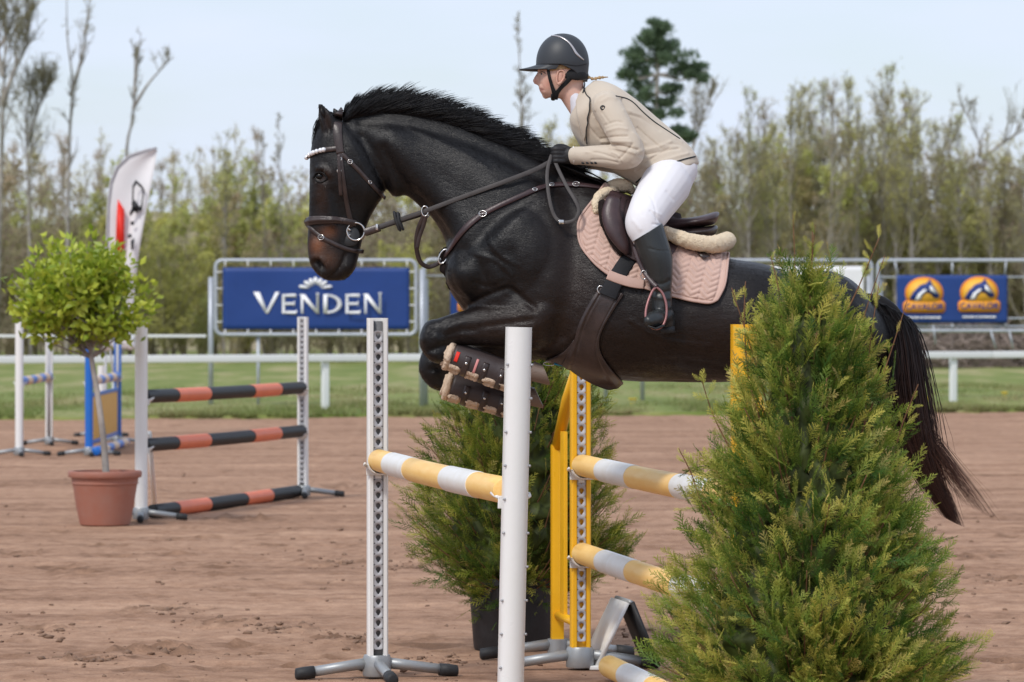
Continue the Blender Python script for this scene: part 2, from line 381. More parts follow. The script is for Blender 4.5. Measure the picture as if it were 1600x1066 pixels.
# tufts
M['blade'] = mat('grass blades', (0.1, 0.15, 0.03), 0.7, 0.3, attr='coat', var=.25, vscale=1.2, transl=.25)
def grass_blades(n, seed):
    r = np.random.default_rng(seed)
    x = r.uniform(-14, 16, n); t = r.random(n)**2.6; y = far_edge(x)-.1+t*26
    keep = vnoise(x*1.1, y*.35, 44)+.5 > r.random(n)*0.8; x, y = x[keep], y[keep]; n = len(x)
    h = r.uniform(.05, .13, n)*(1+.5*vnoise(x*.7, y*.3, 45)); a = r.uniform(0, 6.28, n); w = .012
    lean = r.normal(0, .05, (n, 2))
    b = np.stack([x, y, np.full(n, .03)], 1); dx = np.stack([np.cos(a)*w, np.sin(a)*w, a*0], 1)
    tip = b+np.stack([lean[:, 0], lean[:, 1], h], 1)
    V = np.stack([b-dx, b+dx, tip], 1).reshape(-1, 3); Fc = np.arange(3*n).reshape(-1, 3)
    k = np.clip(.58+.62*vnoise(x*.5, y*.12, 46)+r.normal(0, .15, n), 0, 1)[:, None]
    C = (1-k)*np.array([.13, .185, .036])+k*np.array([.36, .32, .16]); return V, Fc, np.repeat(C, 3, 0)
v, f, c = grass_blades(90000, 8); me = mesh_np('grass_tufts', v, f); colattr(me, c)
tag(link('grass_tufts', me, M['blade']), 'short spring grass growing along the arena edge', 'grass', kind='stuff')
# dandelions
M['petal'] = mat('dandelion yellow', (.75, .5, .01), .7)
g = G(); r = np.random.default_rng(4)
for px, py in [(1442, 640), (1450, 638), (985, 640), (1432, 634), (150, 648), (905, 641), (1575, 628), (600, 642)]:
    for k in range(2):
        d = CH*F/(py-HZ)+.6+r.random(); x = GX(px+r.normal(0, 4), d); g.add(lathe([(.006, 0), (.05, .02), (.055, .03), (.02, .04)], 8, (x, d, .14))); g.add(tube([(x, d, 0), (x, d, .145)], .006, 4))
tag(obj('dandelions', g, M['petal']), 'yellow dandelion heads dotted along the grass edge', 'flowers', kind='stuff')

# ------------------------------------------------------------------ white rail fence
M['rail'] = mat('white rail paint', (.80, .81, .82), .4, .5, var=.05, vscale=3, c2=(.74, .75, .75))
def railpt(px):        # fence runs from d=66 on the left to d=76 on the right
    A = np.array([-3.34, 69.0]); B = np.array([8.73, 75.0]); u = B-A
    k = (px-800)/F; s = (k*A[1]-A[0])/(u[0]-k*u[1]); return A+u*s
p0, p1 = railpt(-160), railpt(1840); du = (p1-p0)/np.linalg.norm(p1-p0); ang = math.atan2(du[1], du[0])
fence = thing('rail_fence', (p0[0], p0[1], 0), 'white running rail fence with square posts along the grass', 'fence')
L = np.linalg.norm(p1-p0)
n_r = 6
for i in range(n_r):
    a = p0+du*(L*i/n_r); b = p0+du*(L*(i+1)/n_r-.012); c = (a+b)/2
    obj('rail', box((c[0], c[1], .975), (np.linalg.norm(b-a), .055, .135), ang, .018), M['rail'], fence, True)
for px in (-143, 184, 511, 838, 1165, 1493, 1790):
    q = railpt(px)+np.array([du[1], -du[0]])*-.085
    g = G().add(box((q[0], q[1], .50), (.125, .11, 1.0), ang, .015)).add(box((q[0], q[1], 1.008), (.14, .125, .02), ang, .006))
    obj('post', g, M['rail'], fence, True)

# ------------------------------------------------------------------ banner frames behind the rail
M['steel'] = mat('galvanised tube', (.44, .47, .52), .42, .5, metal=.3, var=.12, vscale=6)
M['bluebanner'] = mat('blue banner vinyl', (.012, .048, .215), .45, .4, var=.08, vscale=2.5, bump=.12, bscale=3)
M['printwhite'] = mat('white print', (.90, .90, .92), .5, .4, var=.03)
M['printorange'] = mat('orange print', (.80, .27, .015), .5, .4, var=.03)
M['printyellow'] = mat('amber print', (.86, .46, .05), .5, .4, var=.03)
M['printblue'] = mat('navy print', (.010, .035, .19), .5, .4, var=.03)
M['printamber'] = mat('deep amber print', (.84, .36, .03), .5, .4, var=.03)
M['printblack'] = mat('black print', (.015, .015, .018), .5, .4, var=.03)
M['printred'] = mat('red print', (.75, .030, .016), .5, .4, var=.03)
M['whitebanner'] = mat('white banner vinyl', (.78, .79, .81), .45, .4, var=.04, bump=.1, bscale=3)

def rrect(x0, x1, z0, z1, r, y, n=6):
    P = []
    for cx, cz, a0 in ((x1-r, z0+r, -90), (x1-r, z1-r, 0), (x0+r, z1-r, 90), (x0+r, z0+r, 180)):
        for k in range(n+1):
            a = R(a0+90*k/n); P.append((cx+r*math.cos(a), y, cz+r*math.sin(a)))
    return np.array(P)
def zof(py, d): return CH-(py-HZ)/F*d
def banner_sheet(px0, px1, py0, py1, d, sag=.012, seed=0):
    nx, nz = 40, 14; x = np.linspace(GX(px0, d), GX(px1, d), nx); z = np.linspace(zof(py1, d), zof(py0, d), nz); gx, gz = np.meshgrid(x, z)
    u = np.linspace(0, 1, nx)[None, :]; w = np.linspace(0, 1, nz)[:, None]
    yy = d+sag*vnoise(gx*1.3, gz*1.8, 50+seed)*(4*u*(1-u))**.3
    V = np.concatenate([np.stack([gx, yy, gz], -1).reshape(-1, 3), np.stack([gx, yy+.006, gz], -1).reshape(-1, 3)]); m = nx*nz
    Fc = []
    for j in range(nz-1):
        for i in range(nx-1):
            a = j*nx+i; Fc.append([a, a+1, a+nx+1, a+nx]); Fc.append([m+a, m+a+nx, m+a+nx+1, m+a+1])
    for i in range(nx-1):
        a = i; Fc.append([a, m+a, m+a+1, a+1]); a = (nz-1)*nx+i; Fc.append([a, a+1, m+a+1, m+a])
    for j in range(nz-1):
        a = j*nx; Fc.append([a, a+nx, m+a+nx, m+a]); a = j*nx+nx-1; Fc.append([a, m+a, m+a+nx, a+nx])
    return V, Fc
def flat(polys, d, z=0.0, step=.004):
    """polygons in photo pixels -> thin plates standing in the plane Y=d"""
    g = G()
    for i, p in enumerate(polys):
        yy = d-z-i*step
        g.add(([(GX(q[0], d), yy, zof(q[1], d)) for q in p]+[(GX(q[0], d), yy+.003, zof(q[1], d)) for q in p],
               [list(range(len(p))), list(range(len(p), 2*len(p)))[::-1]]+[[k, k+len(p), (k+1) % len(p)+len(p), (k+1) % len(p)] for k in range(len(p))]))
    return g

D1 = 71.2
fr = thing('banner_stand', (GX(493, D1), D1, 0), 'grey tube frame holding the blue banner with white lettering', 'frame')
obj('frame', tube(rrect(GX(337, D1), GX(650, D1), zof(523, D1), zof(407, D1), .13, D1), .036, 10, closed=True, up=(0, 1, 0)), M['steel'], fr, True)
for px, top, rr in ((329, 433, .048), (659, 420, .048), (403, 520, .03)):
    obj('post', tube([(GX(px, D1), D1+.07, 0), (GX(px, D1), D1+.07, zof(top, D1))], rr, 10), M['steel'], fr, True)
bn = thing('banner', (GX(493, D1), D1, zof(515, D1)), 'blue banner with white VENDEN lettering and a fountain emblem', 'banner')
obj('sheet', banner_sheet(348, 640, 418, 515, D1, .012), M['bluebanner'], bn, True)
def letters(spec, x, base, h, gap):
    out = []
    for ch, wd, hs in spec:
        H = h*hs; S = []
        f = .05
        if ch == 'V': S = [[(-.06, 1), (.2, 1), (.56, .0), (.46, 0)], [(.46, 0), (.56, 0), (1.02, 1), (.86, 1), (.51, .16)]]
        if ch == 'E': S = [[(0, 0), (.24, 0), (.21, .06), (.21, .94), (.24, 1), (0, 1), (.03, .94), (.03, .06)], [(.22, 1), (.92, 1.03), (.95, .78), (.88, .86), (.22, .88)],
                           [(.22, .57), (.78, .57), (.8, .66), (.84, .66), (.84, .36), (.8, .36), (.78, .45), (.22, .45)], [(.22, 0), (.96, -.03), (1., .22), (.92, .13), (.22, .12)]]
        if ch == 'N': S = [[(.06, 0), (.18, 0), (.16, .06), (.16, 1), (.06, .94)], [(-.02, 1), (.24, 1), (.94, .03), (.88, 0), (.80, 0)], [(.80, .2), (.86, .06), (.9, .06), (.9, 1), (.97, 1.06), (.74, 1.06), (.80, 1)]]
        if ch == 'D':
            S = [[(0, 0), (.2, 0), (.2, 1), (0, 1)]]
            o = [(.2+.76*math.sin(a), .5-.5*math.cos(a)) for a in np.linspace(0, math.pi, 14)]; i = [(.2+.54*math.sin(a), .5-.39*math.cos(a)) for a in np.linspace(0, math.pi, 14)]
            for k in range(13): S.append([o[k], o[k+1], i[k+1], i[k]])
        for p in S: out.append([(x+q[0]*wd, base-q[1]*H) for q in p])
        x += wd+gap
    return out
obj('lettering', flat(letters([('V', 38, 1.12), ('E', 24, 1), ('N', 33, 1), ('D', 30, 1), ('E', 24, 1), ('N', 31, 1.02)], 398, 490, 30, 4.2), D1-.018), M['printwhite'], bn, True, smooth=False)
pet = []
for a, ln, w in ((0, 18, 7), (33, 17, 6.5), (-33, 17, 6.5), (62, 20, 6), (-62, 20, 6), (84, 26, 5), (-84, 26, 5)):
    s, c = math.sin(R(a)), math.cos(R(a)); cx, cy = 493, 451
    p = []
    for t, ww in ((.3, 0), (.55, .7), (.8, 1), (.95, .7), (1.02, 0), (.95, -.7), (.8, -1), (.55, -.7)):
        p.append((cx+s*ln*t+c*ww*w*.5, cy-c*ln*t*(1 if abs(a) < 80 else .6)-abs(s)*2*t+s*ww*w*.5))
    pet.append(p)
obj('emblem', flat(pet, D1-.018), M['printwhite'], bn, True, smooth=False)
for i in range(9):
    for (px, py, qx, qy) in ((352+i*35.5, 418, 352+i*35.5, 408), (352+i*35.5, 515, 352+i*35.5, 523)):
        obj('tie', tube([(GX(px, D1), D1-.01, zof(py, D1)), (GX(qx, D1), D1-.03, zof(qy, D1))], .012, 5), M['printwhite'], bn, True)
for i in range(4):
    for px, qx in ((348, 339), (640, 649)):
        py = 425+i*26; obj('tie', tube([(GX(px, D1), D1-.01, zof(py, D1)), (GX(qx, D1), D1-.03, zof(py, D1))], .012, 5), M['printwhite'], bn, True)

def text_mesh(body, size, d, px, py, mat_, parent, z=.02, bold=.0):
    cu = bpy.data.curves.new('lettering', 'FONT'); cu.body = body; cu.size = size; cu.align_x = 'CENTER'; cu.align_y = 'CENTER'; cu.extrude = .0008; cu.offset = bold
    to = bpy.data.objects.new('lettering_source', cu); col.objects.link(to); bpy.context.view_layer.update()
    me = bpy.data.meshes.new_from_object(to.evaluated_get(bpy.context.evaluated_depsgraph_get()))
    bpy.data.objects.remove(to)
    co = np.zeros(len(me.vertices)*3, np.float32); me.vertices.foreach_get('co', co); co = co.reshape(-1, 3)
    c2 = np.stack([co[:, 0]+GX(px, d), co[:, 2]*-1+d-z, co[:, 1]+zof(py, d)], 1).astype(np.float32); me.vertices.foreach_set('co', c2.ravel()); me.update(); me.name = 'lettering'
    me.materials.clear(); return link('lettering', me, mat_, parent, True)
def horse_logo(px, py, w, d, parent):
    """round amber badge with a horse head, lettering below; centre (px,py), width w in photo pixels"""
    s = w/66.0; E = lambda rx, ry, cy, n=30: [(px+rx*s*math.cos(a), py+(cy+ry*math.sin(a))*s) for a in np.linspace(0, 2*math.pi, n, endpoint=False)]
    P = lambda L: [(px+x*s, py+y*s) for x, y in L]; band = lambda x, y0, y1, c: P([(-x, y0+c), (-x+c, y0), (x-c, y0), (x, y0+c), (x, y1-c), (x-c, y1), (-x+c, y1), (-x, y1-c)])
    obj('badge_rim', flat([E(30, 25, -6), band(33, 6, 25, 4)], d-.016, 0), M['printorange'], parent, True, smooth=False)
    obj('badge', flat([E(26, 21, -6)], d-.016, .012), M['printyellow'], parent, True, smooth=False)
    head = P([(-24, 4), (-17, -8), (-7, -18), (4, -22), (9, -28), (12, -21), (18, -12), (24, -2), (22, 2), (16, 2), (9, -5), (3, -6), (-3, 0), (-6, 6), (-16, 6)])
    obj('horse_head_print', flat([head], d-.016, .018), M['printblue'], parent, True, smooth=False)
    obj('highlight_print', flat([P([(-15, 5), (-9, -5), (0, -12), (5, -11), (-3, -4), (-7, 5)]), P([(9, -18), (13, -15), (20, -5), (16, -6), (9, -10)])], d-.016, .024), M['printwhite'], parent, True, smooth=False)
    obj('badge_band', flat([band(30.5, 8, 23, 3)], d-.016, .030), M['printamber'], parent, True, smooth=False)
    text_mesh('CAVALOR', 13.2*s/F*d, d-.016, px, py+15.5*s, M['printblue'], parent, .037, .0035)
    sp_ = obj('small_print', flat([[(px+(x)*s, py+31*s), (px+(x+w2)*s, py+31*s), (px+(x+w2)*s, py+34*s), (px+x*s, py+34*s)] for x, w2 in ((-26, 3), (-22, 4), (-17, 3), (-13, 5), (-6, 4), (0, 4), (5, 3), (9, 5), (15, 4), (20, 6))], d-.016, 0, 0), M['printwhite'], parent, True, smooth=False); sp_['kind'] = 'stuff'

D2 = 73.4
fr = thing('banner_stand', (GX(800, D2), D2, 0), 'grey tube frame behind the horse chest, right of the blue banner', 'frame')
obj('frame', tube(rrect(GX(663, D2), GX(955, D2), zof(520, D2), zof(406, D2), .13, D2), .036, 10, closed=True, up=(0, 1, 0)), M['steel'], fr, True)
obj('crossbar', tube([(GX(666, D2), D2, zof(431, D2)), (GX(952, D2), D2, zof(431, D2))], .014, 6), M['steel'], fr, True)
for px, top in ((663, 436), (945, 430)): obj('post', tube([(GX(px+2, D2), D2+.08, 0), (GX(px+2, D2), D2+.08, zof(top, D2))], .045, 10), M['steel'], fr, True)
bn = thing('banner', (GX(790, D2), D2, zof(507, D2)), 'blue banner with amber badges half hidden behind the horse chest', 'banner')
obj('sheet', banner_sheet(704, 880, 436, 508, D2, .01, 2), M['bluebanner'], bn, True)
horse_logo(748, 464, 66, D2, bn); horse_logo(835, 464, 66, D2, bn)
D3 = 75.6
fr = thing('banner_stand', (GX(1265, D3), D3, 0), 'grey tube frame holding the white banner behind the tall thuja', 'frame')
obj('frame', tube(rrect(GX(1000, D3), GX(1362, D3), zof(517, D3), zof(407, D3), .13, D3), .036, 10, closed=True, up=(0, 1, 0)), M['steel'], fr, True)
for px in (1004, 1358): obj('post', tube([(GX(px, D3), D3+.08, 0), (GX(px, D3), D3+.08, zof(430, D3))], .045, 10), M['steel'], fr, True)
bn = thing('banner', (GX(1265, D3), D3, zof(509, D3)), 'white banner with amber print above the horse rump', 'banner')
obj('sheet', banner_sheet(1180, 1350, 416, 508, D3, .01, 3), M['whitebanner'], bn, True)
obj('print', flat([[(1270+20*math.cos(a), 455+16*math.sin(a)) for a in np.linspace(0, 6.28, 20, endpoint=False)], [(1316+13*math.cos(a), 458+9*math.sin(a)) for a in np.linspace(0, 6.28, 20, endpoint=False)],
                   [(1225, 470), (1250, 470), (1250, 478), (1225, 478)]], D3-.016), M['printorange'], bn, True, smooth=False)
D4 = 78.2
fr = thing('banner_stand', (GX(1500, D4), D4, 0), 'long grey tube frame with wires carrying the paired blue banner', 'frame')
obj('frame', tube(rrect(GX(1372, D4), GX(1720, D4), zof(517, D4), zof(407, D4), .13, D4), .038, 10, closed=True, up=(0, 1, 0)), M['steel'], fr, True)
for py, rr in ((433, .018), (497.5, .018), (510, .02)): obj('crossbar', tube([(GX(1375, D4), D4+.02, zof(py, D4)), (GX(1718, D4), D4+.02, zof(py, D4))], rr, 6), M['steel'], fr, True)
for a, b in (((1398, 408), (1403, 432)), ((1488, 410), (1488, 431)), ((1572, 408), (1570, 430)), ((1488, 506), (1488, 514)), ((1571, 500), (1572, 514)), ((1458, 508), (1462, 538)), ((1548, 517), (1556, 545)), ((1577, 517), (1583, 545))):
    obj('strap', tube([W(a[0], a[1], D4-.03), W(b[0], b[1], D4-.03)], .02, 5), M['steel'], fr, True)
for px in (1376, 1714): obj('post', tube([(GX(px, D4), D4+.08, 0), (GX(px, D4), D4+.08, zof(430, D4))], .045, 10), M['steel'], fr, True)
bn = thing('banner', (GX(1487, D4), D4, zof(507, D4)), 'blue banner with two amber horse head badges on the right', 'banner')
obj('sheet', banner_sheet(1401, 1574, 430, 505, D4-.06, .012, 4), M['bluebanner'], bn, True)
horse_logo(1444, 464, 66, D4-.06, bn); horse_logo(1530, 463, 66, D4-.06, bn)
# the low line on the left, carried on from the banner frame
ln = thing('tape_fence', (GX(150, 69), 69.4, 0), 'pale horizontal tape strung left of the blue banner frame', 'fence')
obj('tape', box(((GX(-150, 69.2)+GX(329, 71.3))/2, 70.2, zof(525, 70.4)), (GX(329, 71)-GX(-150, 69), .006, .05), 0.28/5.6, .002), M['rail'], ln, True)
for px, d in ((-120, 69.4),): obj('post', tube([(GX(px, d), d, 0), (GX(px, d), d, 1.45)], .03, 8), M['steel'], ln, True)
# ------------------------------------------------------------------ trees far behind
M['bark'] = mat('grey brown bark', (.27, .24, .22), .9, .2, var=.3, vscale=3, c2=(.36, .33, .30))
M['birchbark'] = mat('pale birch bark', (.40, .38, .33), .85, .2, var=.3, vscale=2.2, c2=(.24, .21, .175))
M['leaf'] = mat('spring leaves and twigs', (.1, .1, .03), .75, .25, attr='coat', var=.12, vscale=.8, transl=.5)

def seg_mesh(P0, P1, r0, r1, n=3):
    P0, P1 = np.asarray(P0), np.asarray(P1); t = P1-P0; t /= np.linalg.norm(t, axis=1)[:, None]+1e-9
    ref = np.where(np.abs(t[:, 2:3]) > .9, np.array([[1., 0, 0]]), np.array([[0., 0, 1]])); u = np.cross(t, ref); u /= np.linalg.norm(u, axis=1)[:, None]+1e-9; v = np.cross(t, u)
    a = np.arange(n)/n*2*math.pi; dirs = u[:, None, :]*np.cos(a)[None, :, None]+v[:, None, :]*np.sin(a)[None, :, None]
    V = np.concatenate([P0[:, None]+dirs*np.asarray(r0)[:, None, None], P1[:, None]+dirs*np.asarray(r1)[:, None, None]], 1).reshape(-1, 3)
    b = (np.arange(len(P0))*2*n)[:, None]; k = np.arange(n); k2 = (k+1) % n
    Fq = np.stack([b+k, b+k2, b+n+k2, b+n+k], -1).reshape(-1, 4); return V, Fq
def leaf_mesh(P, size, rng, k=4):
    n = len(P); a = rng.normal(size=(n, 3)); a /= np.linalg.norm(a, axis=1)[:, None]; b = np.cross(a, rng.normal(size=(n, 3))); b /= np.linalg.norm(b, axis=1)[:, None]+1e-9
    s = (size*rng.uniform(.6, 1.3, n))[:, None]
    if k == 3: return np.stack([P-a*s, P+b*s*.8, P+a*s], 1).reshape(-1, 3), np.arange(3*n).reshape(-1, 3)
    V = np.stack([P-a*s, P+b*s*.55, P+a*s, P-b*s*.55], 1).reshape(-1, 3); return V, np.arange(4*n).reshape(-1, 4)

def tree_data(rng, H, trunks, nb, up, spread, leaf_n, twig_n, rtrunk, h0=.18, sub=5, leafsize=.085, leafcol=None, twr=.014, fine=True, jit=.55):
    """trunks: list of polylines in metres. returns wood (V,F), crown (V,F,C)"""
    wood, tw, lv, ribs = [], [], [], []
    for tr in trunks:
        P = crspline(tr, 5); m = len(P); rr = np.linspace(1, .12, m)*rtrunk
        wood.append((P[:-1], P[1:], rr[:-1], rr[1:]))
        for i in range(nb):
            f = h0+(1-h0)*rng.random()**.85*.98; k = min(int(f*(m-1)), m-2); p = P[k]+(P[k+1]-P[k])*rng.random()
            az = rng.uniform(0, 2*math.pi); L = spread*(1.05-f*.75)*rng.uniform(.6, 1.2)
            d = np.array([math.cos(az), math.sin(az), up*rng.uniform(.7, 1.4)]); d /= np.linalg.norm(d)
            q = [p]; 
            for s in range(4):
                d = d+np.array([0, 0, .12])+rng.normal(0, .13, 3); d /= np.linalg.norm(d); q.append(q[-1]+d*L/4)
            q = np.array(q); r0 = rr[k]*.42+.008; br = np.linspace(r0, twr*.8, 5); (wood if fine else ribs).append((q[:-1], q[1:], br[:-1], br[1:]))
            for j in range(sub):
                s = rng.uniform(.25, 1)*3.99; a = int(s); b0 = q[a]+(q[a+1]-q[a])*(s-a); e = d+rng.normal(0, jit, 3)+np.array([0, 0, .25 if jit > .5 else .5]); e /= np.linalg.norm(e); l2 = L*rng.uniform(.25, .5)
                b1 = b0+e*l2*.5; e2 = e+rng.normal(0, .3, 3); e2 /= np.linalg.norm(e2); b2 = b1+e2*l2*.5
                tw.append((b0, b1)); tw.append((b1, b2))
                for t in range(twig_n):
                    c0 = b0+(b2-b0)*rng.random(); e3 = e+rng.normal(0, jit+.05, 3)+np.array([0, 0, .2 if jit > .5 else .4]); e3 /= np.linalg.norm(e3); c1 = c0+e3*rng.uniform(.25, .6)*min(1, L*.5); tw.append((c0, c1))
                    for u in range(leaf_n): lv.append(c0+(c1-c0)*rng.uniform(.3, 1.1)+rng.normal(0, .07, 3))
    W0 = seg_mesh(np.concatenate([w[0] for w in wood]), np.concatenate([w[1] for w in wood]), np.concatenate([w[2] for w in wood]), np.concatenate([w[3] for w in wood]), 5 if fine else 3)
    tw = np.array(tw)
    if fine: T = seg_mesh(tw[:, 0], tw[:, 1], np.full(len(tw), twr), np.full(len(tw), twr*.55))
    else:
        sd = np.cross(tw[:, 1]-tw[:, 0], rng.normal(size=(len(tw), 3))); sd /= np.linalg.norm(sd, axis=1)[:, None]+1e-9
        T = (np.stack([tw[:, 0]-sd*twr, tw[:, 0]+sd*twr, tw[:, 1]+(tw[:, 1]-tw[:, 0])*.3], 1).reshape(-1, 3), np.arange(3*len(tw)).reshape(-1, 3))
    if ribs:
        a_, b_, c_, d_ = (np.concatenate([r_[k] for r_ in ribs]) for k in range(4)); sd = np.cross(b_-a_, rng.normal(size=a_.shape)); sd /= np.linalg.norm(sd, axis=1)[:, None]+1e-9; i_ = (np.arange(len(a_))*4)[:, None]+len(T[0])
        T = (np.concatenate([T[0], np.stack([a_-sd*c_[:, None], a_+sd*c_[:, None], b_+sd*d_[:, None], b_-sd*d_[:, None]], 1).reshape(-1, 3)]), np.concatenate([T[1], i_+np.array([[0, 1, 2]]), i_+np.array([[0, 2, 3]])]))
    tc = np.array([.45, .41, .265]); C = np.tile(tc, (len(T[0]), 1)); CV, CF = T
    if lv:
        lv = np.array(lv); LV, LF = leaf_mesh(lv, leafsize, rng, 4 if fine else 3); base = np.array(leafcol or (.20, .19, .055))
        k = np.clip(.5+.5*vnoise3(lv, .7, 60), 0, 1)[:, None]; lc = base*(.8+.35*k)*rng.uniform(.8, 1.2, (len(lv), 1))*np.array([[1, 1, 1]])
        CV = np.concatenate([CV, LV]); CF = np.concatenate([CF, LF+len(T[0])]); C = np.concatenate([C, np.repeat(lc, 4 if fine else 3, 0)])
    return W0, (CV, CF, C)

def wob(rng, H, lean=.05, n=6):
    x = np.cumsum(rng.normal(0, lean*H/n, (n+1, 2)), 0)*.5; x[0] = 0; return np.stack([x[:, 0], x[:, 1], np.linspace(0, H, n+1)], 1)

trng = np.random.default_rng(77)
proto = []
GREENS = [(.58, .55, .22), (.56, .48, .26), (.52, .54, .19), (.52, .41, .29), (.64, .62, .19)]
for i in range(6):
    H = 10.0; proto.append(tree_data(trng, H, [wob(trng, H, .03)], 46, 2.2, 2.3, 2, 4, .07, .14, 5, .033, GREENS[i % 5], .0072, True, .42))
proto_far = [tree_data(trng, 10.0, [wob(trng, 10.0)], 40, 2.2, 2.2, 2, 3, .085, .10, 5, .042, GREENS[i % 5], .010, False, .4) for i in range(5)]
bush = []
for i in range(6):
    H = 4.2; tr = [np.array([(0, 0, 0), (a*.25, b*.25, H*.4*s), (a, b, H*s)]) for a, b, s in [(trng.normal(0, .8), trng.normal(0, .8), trng.uniform(.6, 1.05)) for _ in range(7)]]
    bush.append(tree_data(trng, H, tr, 8, 1.3, 1.4, 4, 4, .025, .05, 3, .07, GREENS[(i+2) % 5], .011, False))
barebush = []
for i in range(3):
    H = 4.2; tr = [np.array([(0, 0, 0), (a*.25, b*.25, H*.4*s), (a, b, H*s)]) for a, b, s in [(trng.normal(0, .8), trng.normal(0, .8), trng.uniform(.6, 1.05)) for _ in range(9)]]
    barebush.append(tree_data(trng, H, tr, 9, 1.1, 1.6, 1, 4, .03, .05, 4, .07, (.33, .26, .20), .014, False))

def to_objs(name, dat, wood_mat):
    (wv, wf), (cv, cf, cc) = dat
    a = mesh_np('trunk', wv, wf); a.materials.append(wood_mat); b = mesh_np('crown', cv, cf); colattr(b, cc); b.materials.append(M['leaf']); return a, b
birch_me = [to_objs('birch', p, M['birchbark' if i % 2 else 'bark']) for i, p in enumerate(proto)]

def put_tree(name, mes, px, d, top, label, group=None, rz=0., base_h=10.0, wide=1.0):
    H = zof(top, d); s = H/base_h
    o = thing(name, (GX(px, d), d, 0), label, 'tree', group, rz); o.scale = (s*wide, s*wide, s)
    for nm, me in zip(('trunk', 'crown'), mes): link(nm, me, None, o)
    return o
# the stand of birches on the right: slender budding trees
rows = [(1120, 175), (1150, 150), (1172, 108), (1188, 120), (1212, 165), (1238, 95), (1250, 82), (1268, 110), (1290, 95), (1302, 88), (1322, 92), (1335, 120), (1360, 150), (1385, 78), (1392, 68), (1412, 105), (1425, 110), (1440, 135),
        (1462, 150), (1480, 130), (1500, 150), (1525, 190), (1548, 215), (1575, 205), (1598, 200), (1100, 210), (1200, 185), (1345, 175), (1400, 170), (1280, 165)]
ORD = 'first second third fourth fifth sixth seventh eighth ninth tenth eleventh twelfth thirteenth fourteenth fifteenth'.split()
rank = {r_: k for k, r_ in enumerate(sorted(rows))}
for i, (px, top) in enumerate(rows):
    k_ = rank[(px, top)]; h_ = 'tall' if top < 115 else ('low' if top > 165 else 'slender')
    lab_ = h_+' budding birch, '+(ORD[k_]+' from the left' if k_ < 15 else ORD[29-k_]+' from the right')+' in the stand beyond the right banners'
    d = 146+trng.uniform(0, 14)
    put_tree('birch_tree', birch_me[i % 6], px, d, top, lab_, 'birches beyond the right banners', trng.uniform(0, 6.28), 11.3, 1.2)
# looser pale trees between the horse and the banner on the left
for i, (px, top, lab) in enumerate([(350, 215, 'yellow green budding tree rising behind the blue lettered banner'), (440, 130, 'thin bare grey birch nearest the horse forehead on its left'),
                                    (412, 165, 'short thin bare birch left of the one near the horse forehead'), (862, 168, 'yellowish budding tree between the mane and the rider chest')]):
    mes = birch_me[4] if i in (0, 3) else None
    if mes is None:
        dd = tree_data(trng, 10, [wob(trng, 10, .03)], 30, 1.8, 1.4, 0, 4, .06, .25, 4, .05, None, .009); mes = to_objs('bare', dd, M['bark'])
    put_tree('tree', mes, px, 150+i, top, lab, None, i*1.3, 11.2, 1.25 if i in (0, 3) else .9)
# single bare trees standing clear on the left
def bare(px_lines, d, label, nb=10, spread=1.5, rt=.12, name='bare_tree', sub=4):
    b = px_lines[0][0]; bx = GX(b[0], d); tr = [np.array([[GX(x, d)-bx, (k % 3)*.1, max(0, zof(y, d))] for k, (x, y) in enumerate(L)]) for L in px_lines]
    for L in tr:
        if L is tr[0]: L[0, 2] = 0
    dat = tree_data(trng, 10, tr, nb, 1.7, spread, 0, 3, rt*.62, .3, sub, .05, None, .0095); mes = to_objs('bare', dat, M['bark'])
    o = thing(name, (bx, d, 0), label, 'tree')
    for nm, me in zip(('trunk', 'crown'), mes): link(nm, me, None, o)
bare([[(104, 510), (105, 380), (107, 230), (113, 130), (105, 60), (103, -20)], [(110, 150), (122, 110), (132, 60), (140, -10)]], 140, 'tall bare forked tree standing at the far left of the treeline', 10, 1.6, .15)
bare([[(190, 510), (196, 260), (205, 190), (213, 120), (220, 50)], [(208, 170), (232, 130), (266, 92)], [(210, 150), (211, 110), (209, 75)]], 142, 'leaning bare tree with a wide fork above the feather flag', 8, 1.3, .13)
bare([[(-8, 510), (0, 300), (4, 160), (8, 60), (4, -30)], [(4, 160), (22, 110), (40, 70), (46, 20)], [(5, 120), (-8, 60), (-20, 10)]], 138, 'twiggy bare tree cut by the left edge of the picture', 26, 2.6, .17, sub=8)
bare([[(48, 510), (44, 300), (40, 200), (52, 120)], [(42, 220), (60, 170), (72, 130)]], 140, 'lower bushy bare tree beside the left edge', 26, 2.2, .11, sub=8)
bare([[(818, 510), (818, 300), (816, 180), (812, 100), (808, 28)]], 145, 'thin bare larch standing between the mane and the helmet', 34, 1.0, .12, sub=5)
bare([[(1075, 510), (1078, 300), (1085, 200), (1092, 120)], [(1080, 240), (1100, 180), (1112, 150)]], 150, 'thin bare tree just right of the pine', 22, 1.7, .09, sub=6)
bare([[(1545, 510), (1548, 320), (1530, 220), (1500, 160)], [(1545, 240), (1580, 215), (1640, 180)]], 150, 'crooked bare tree with a long bough at the right edge', 14, 1.8, .12, sub=5)

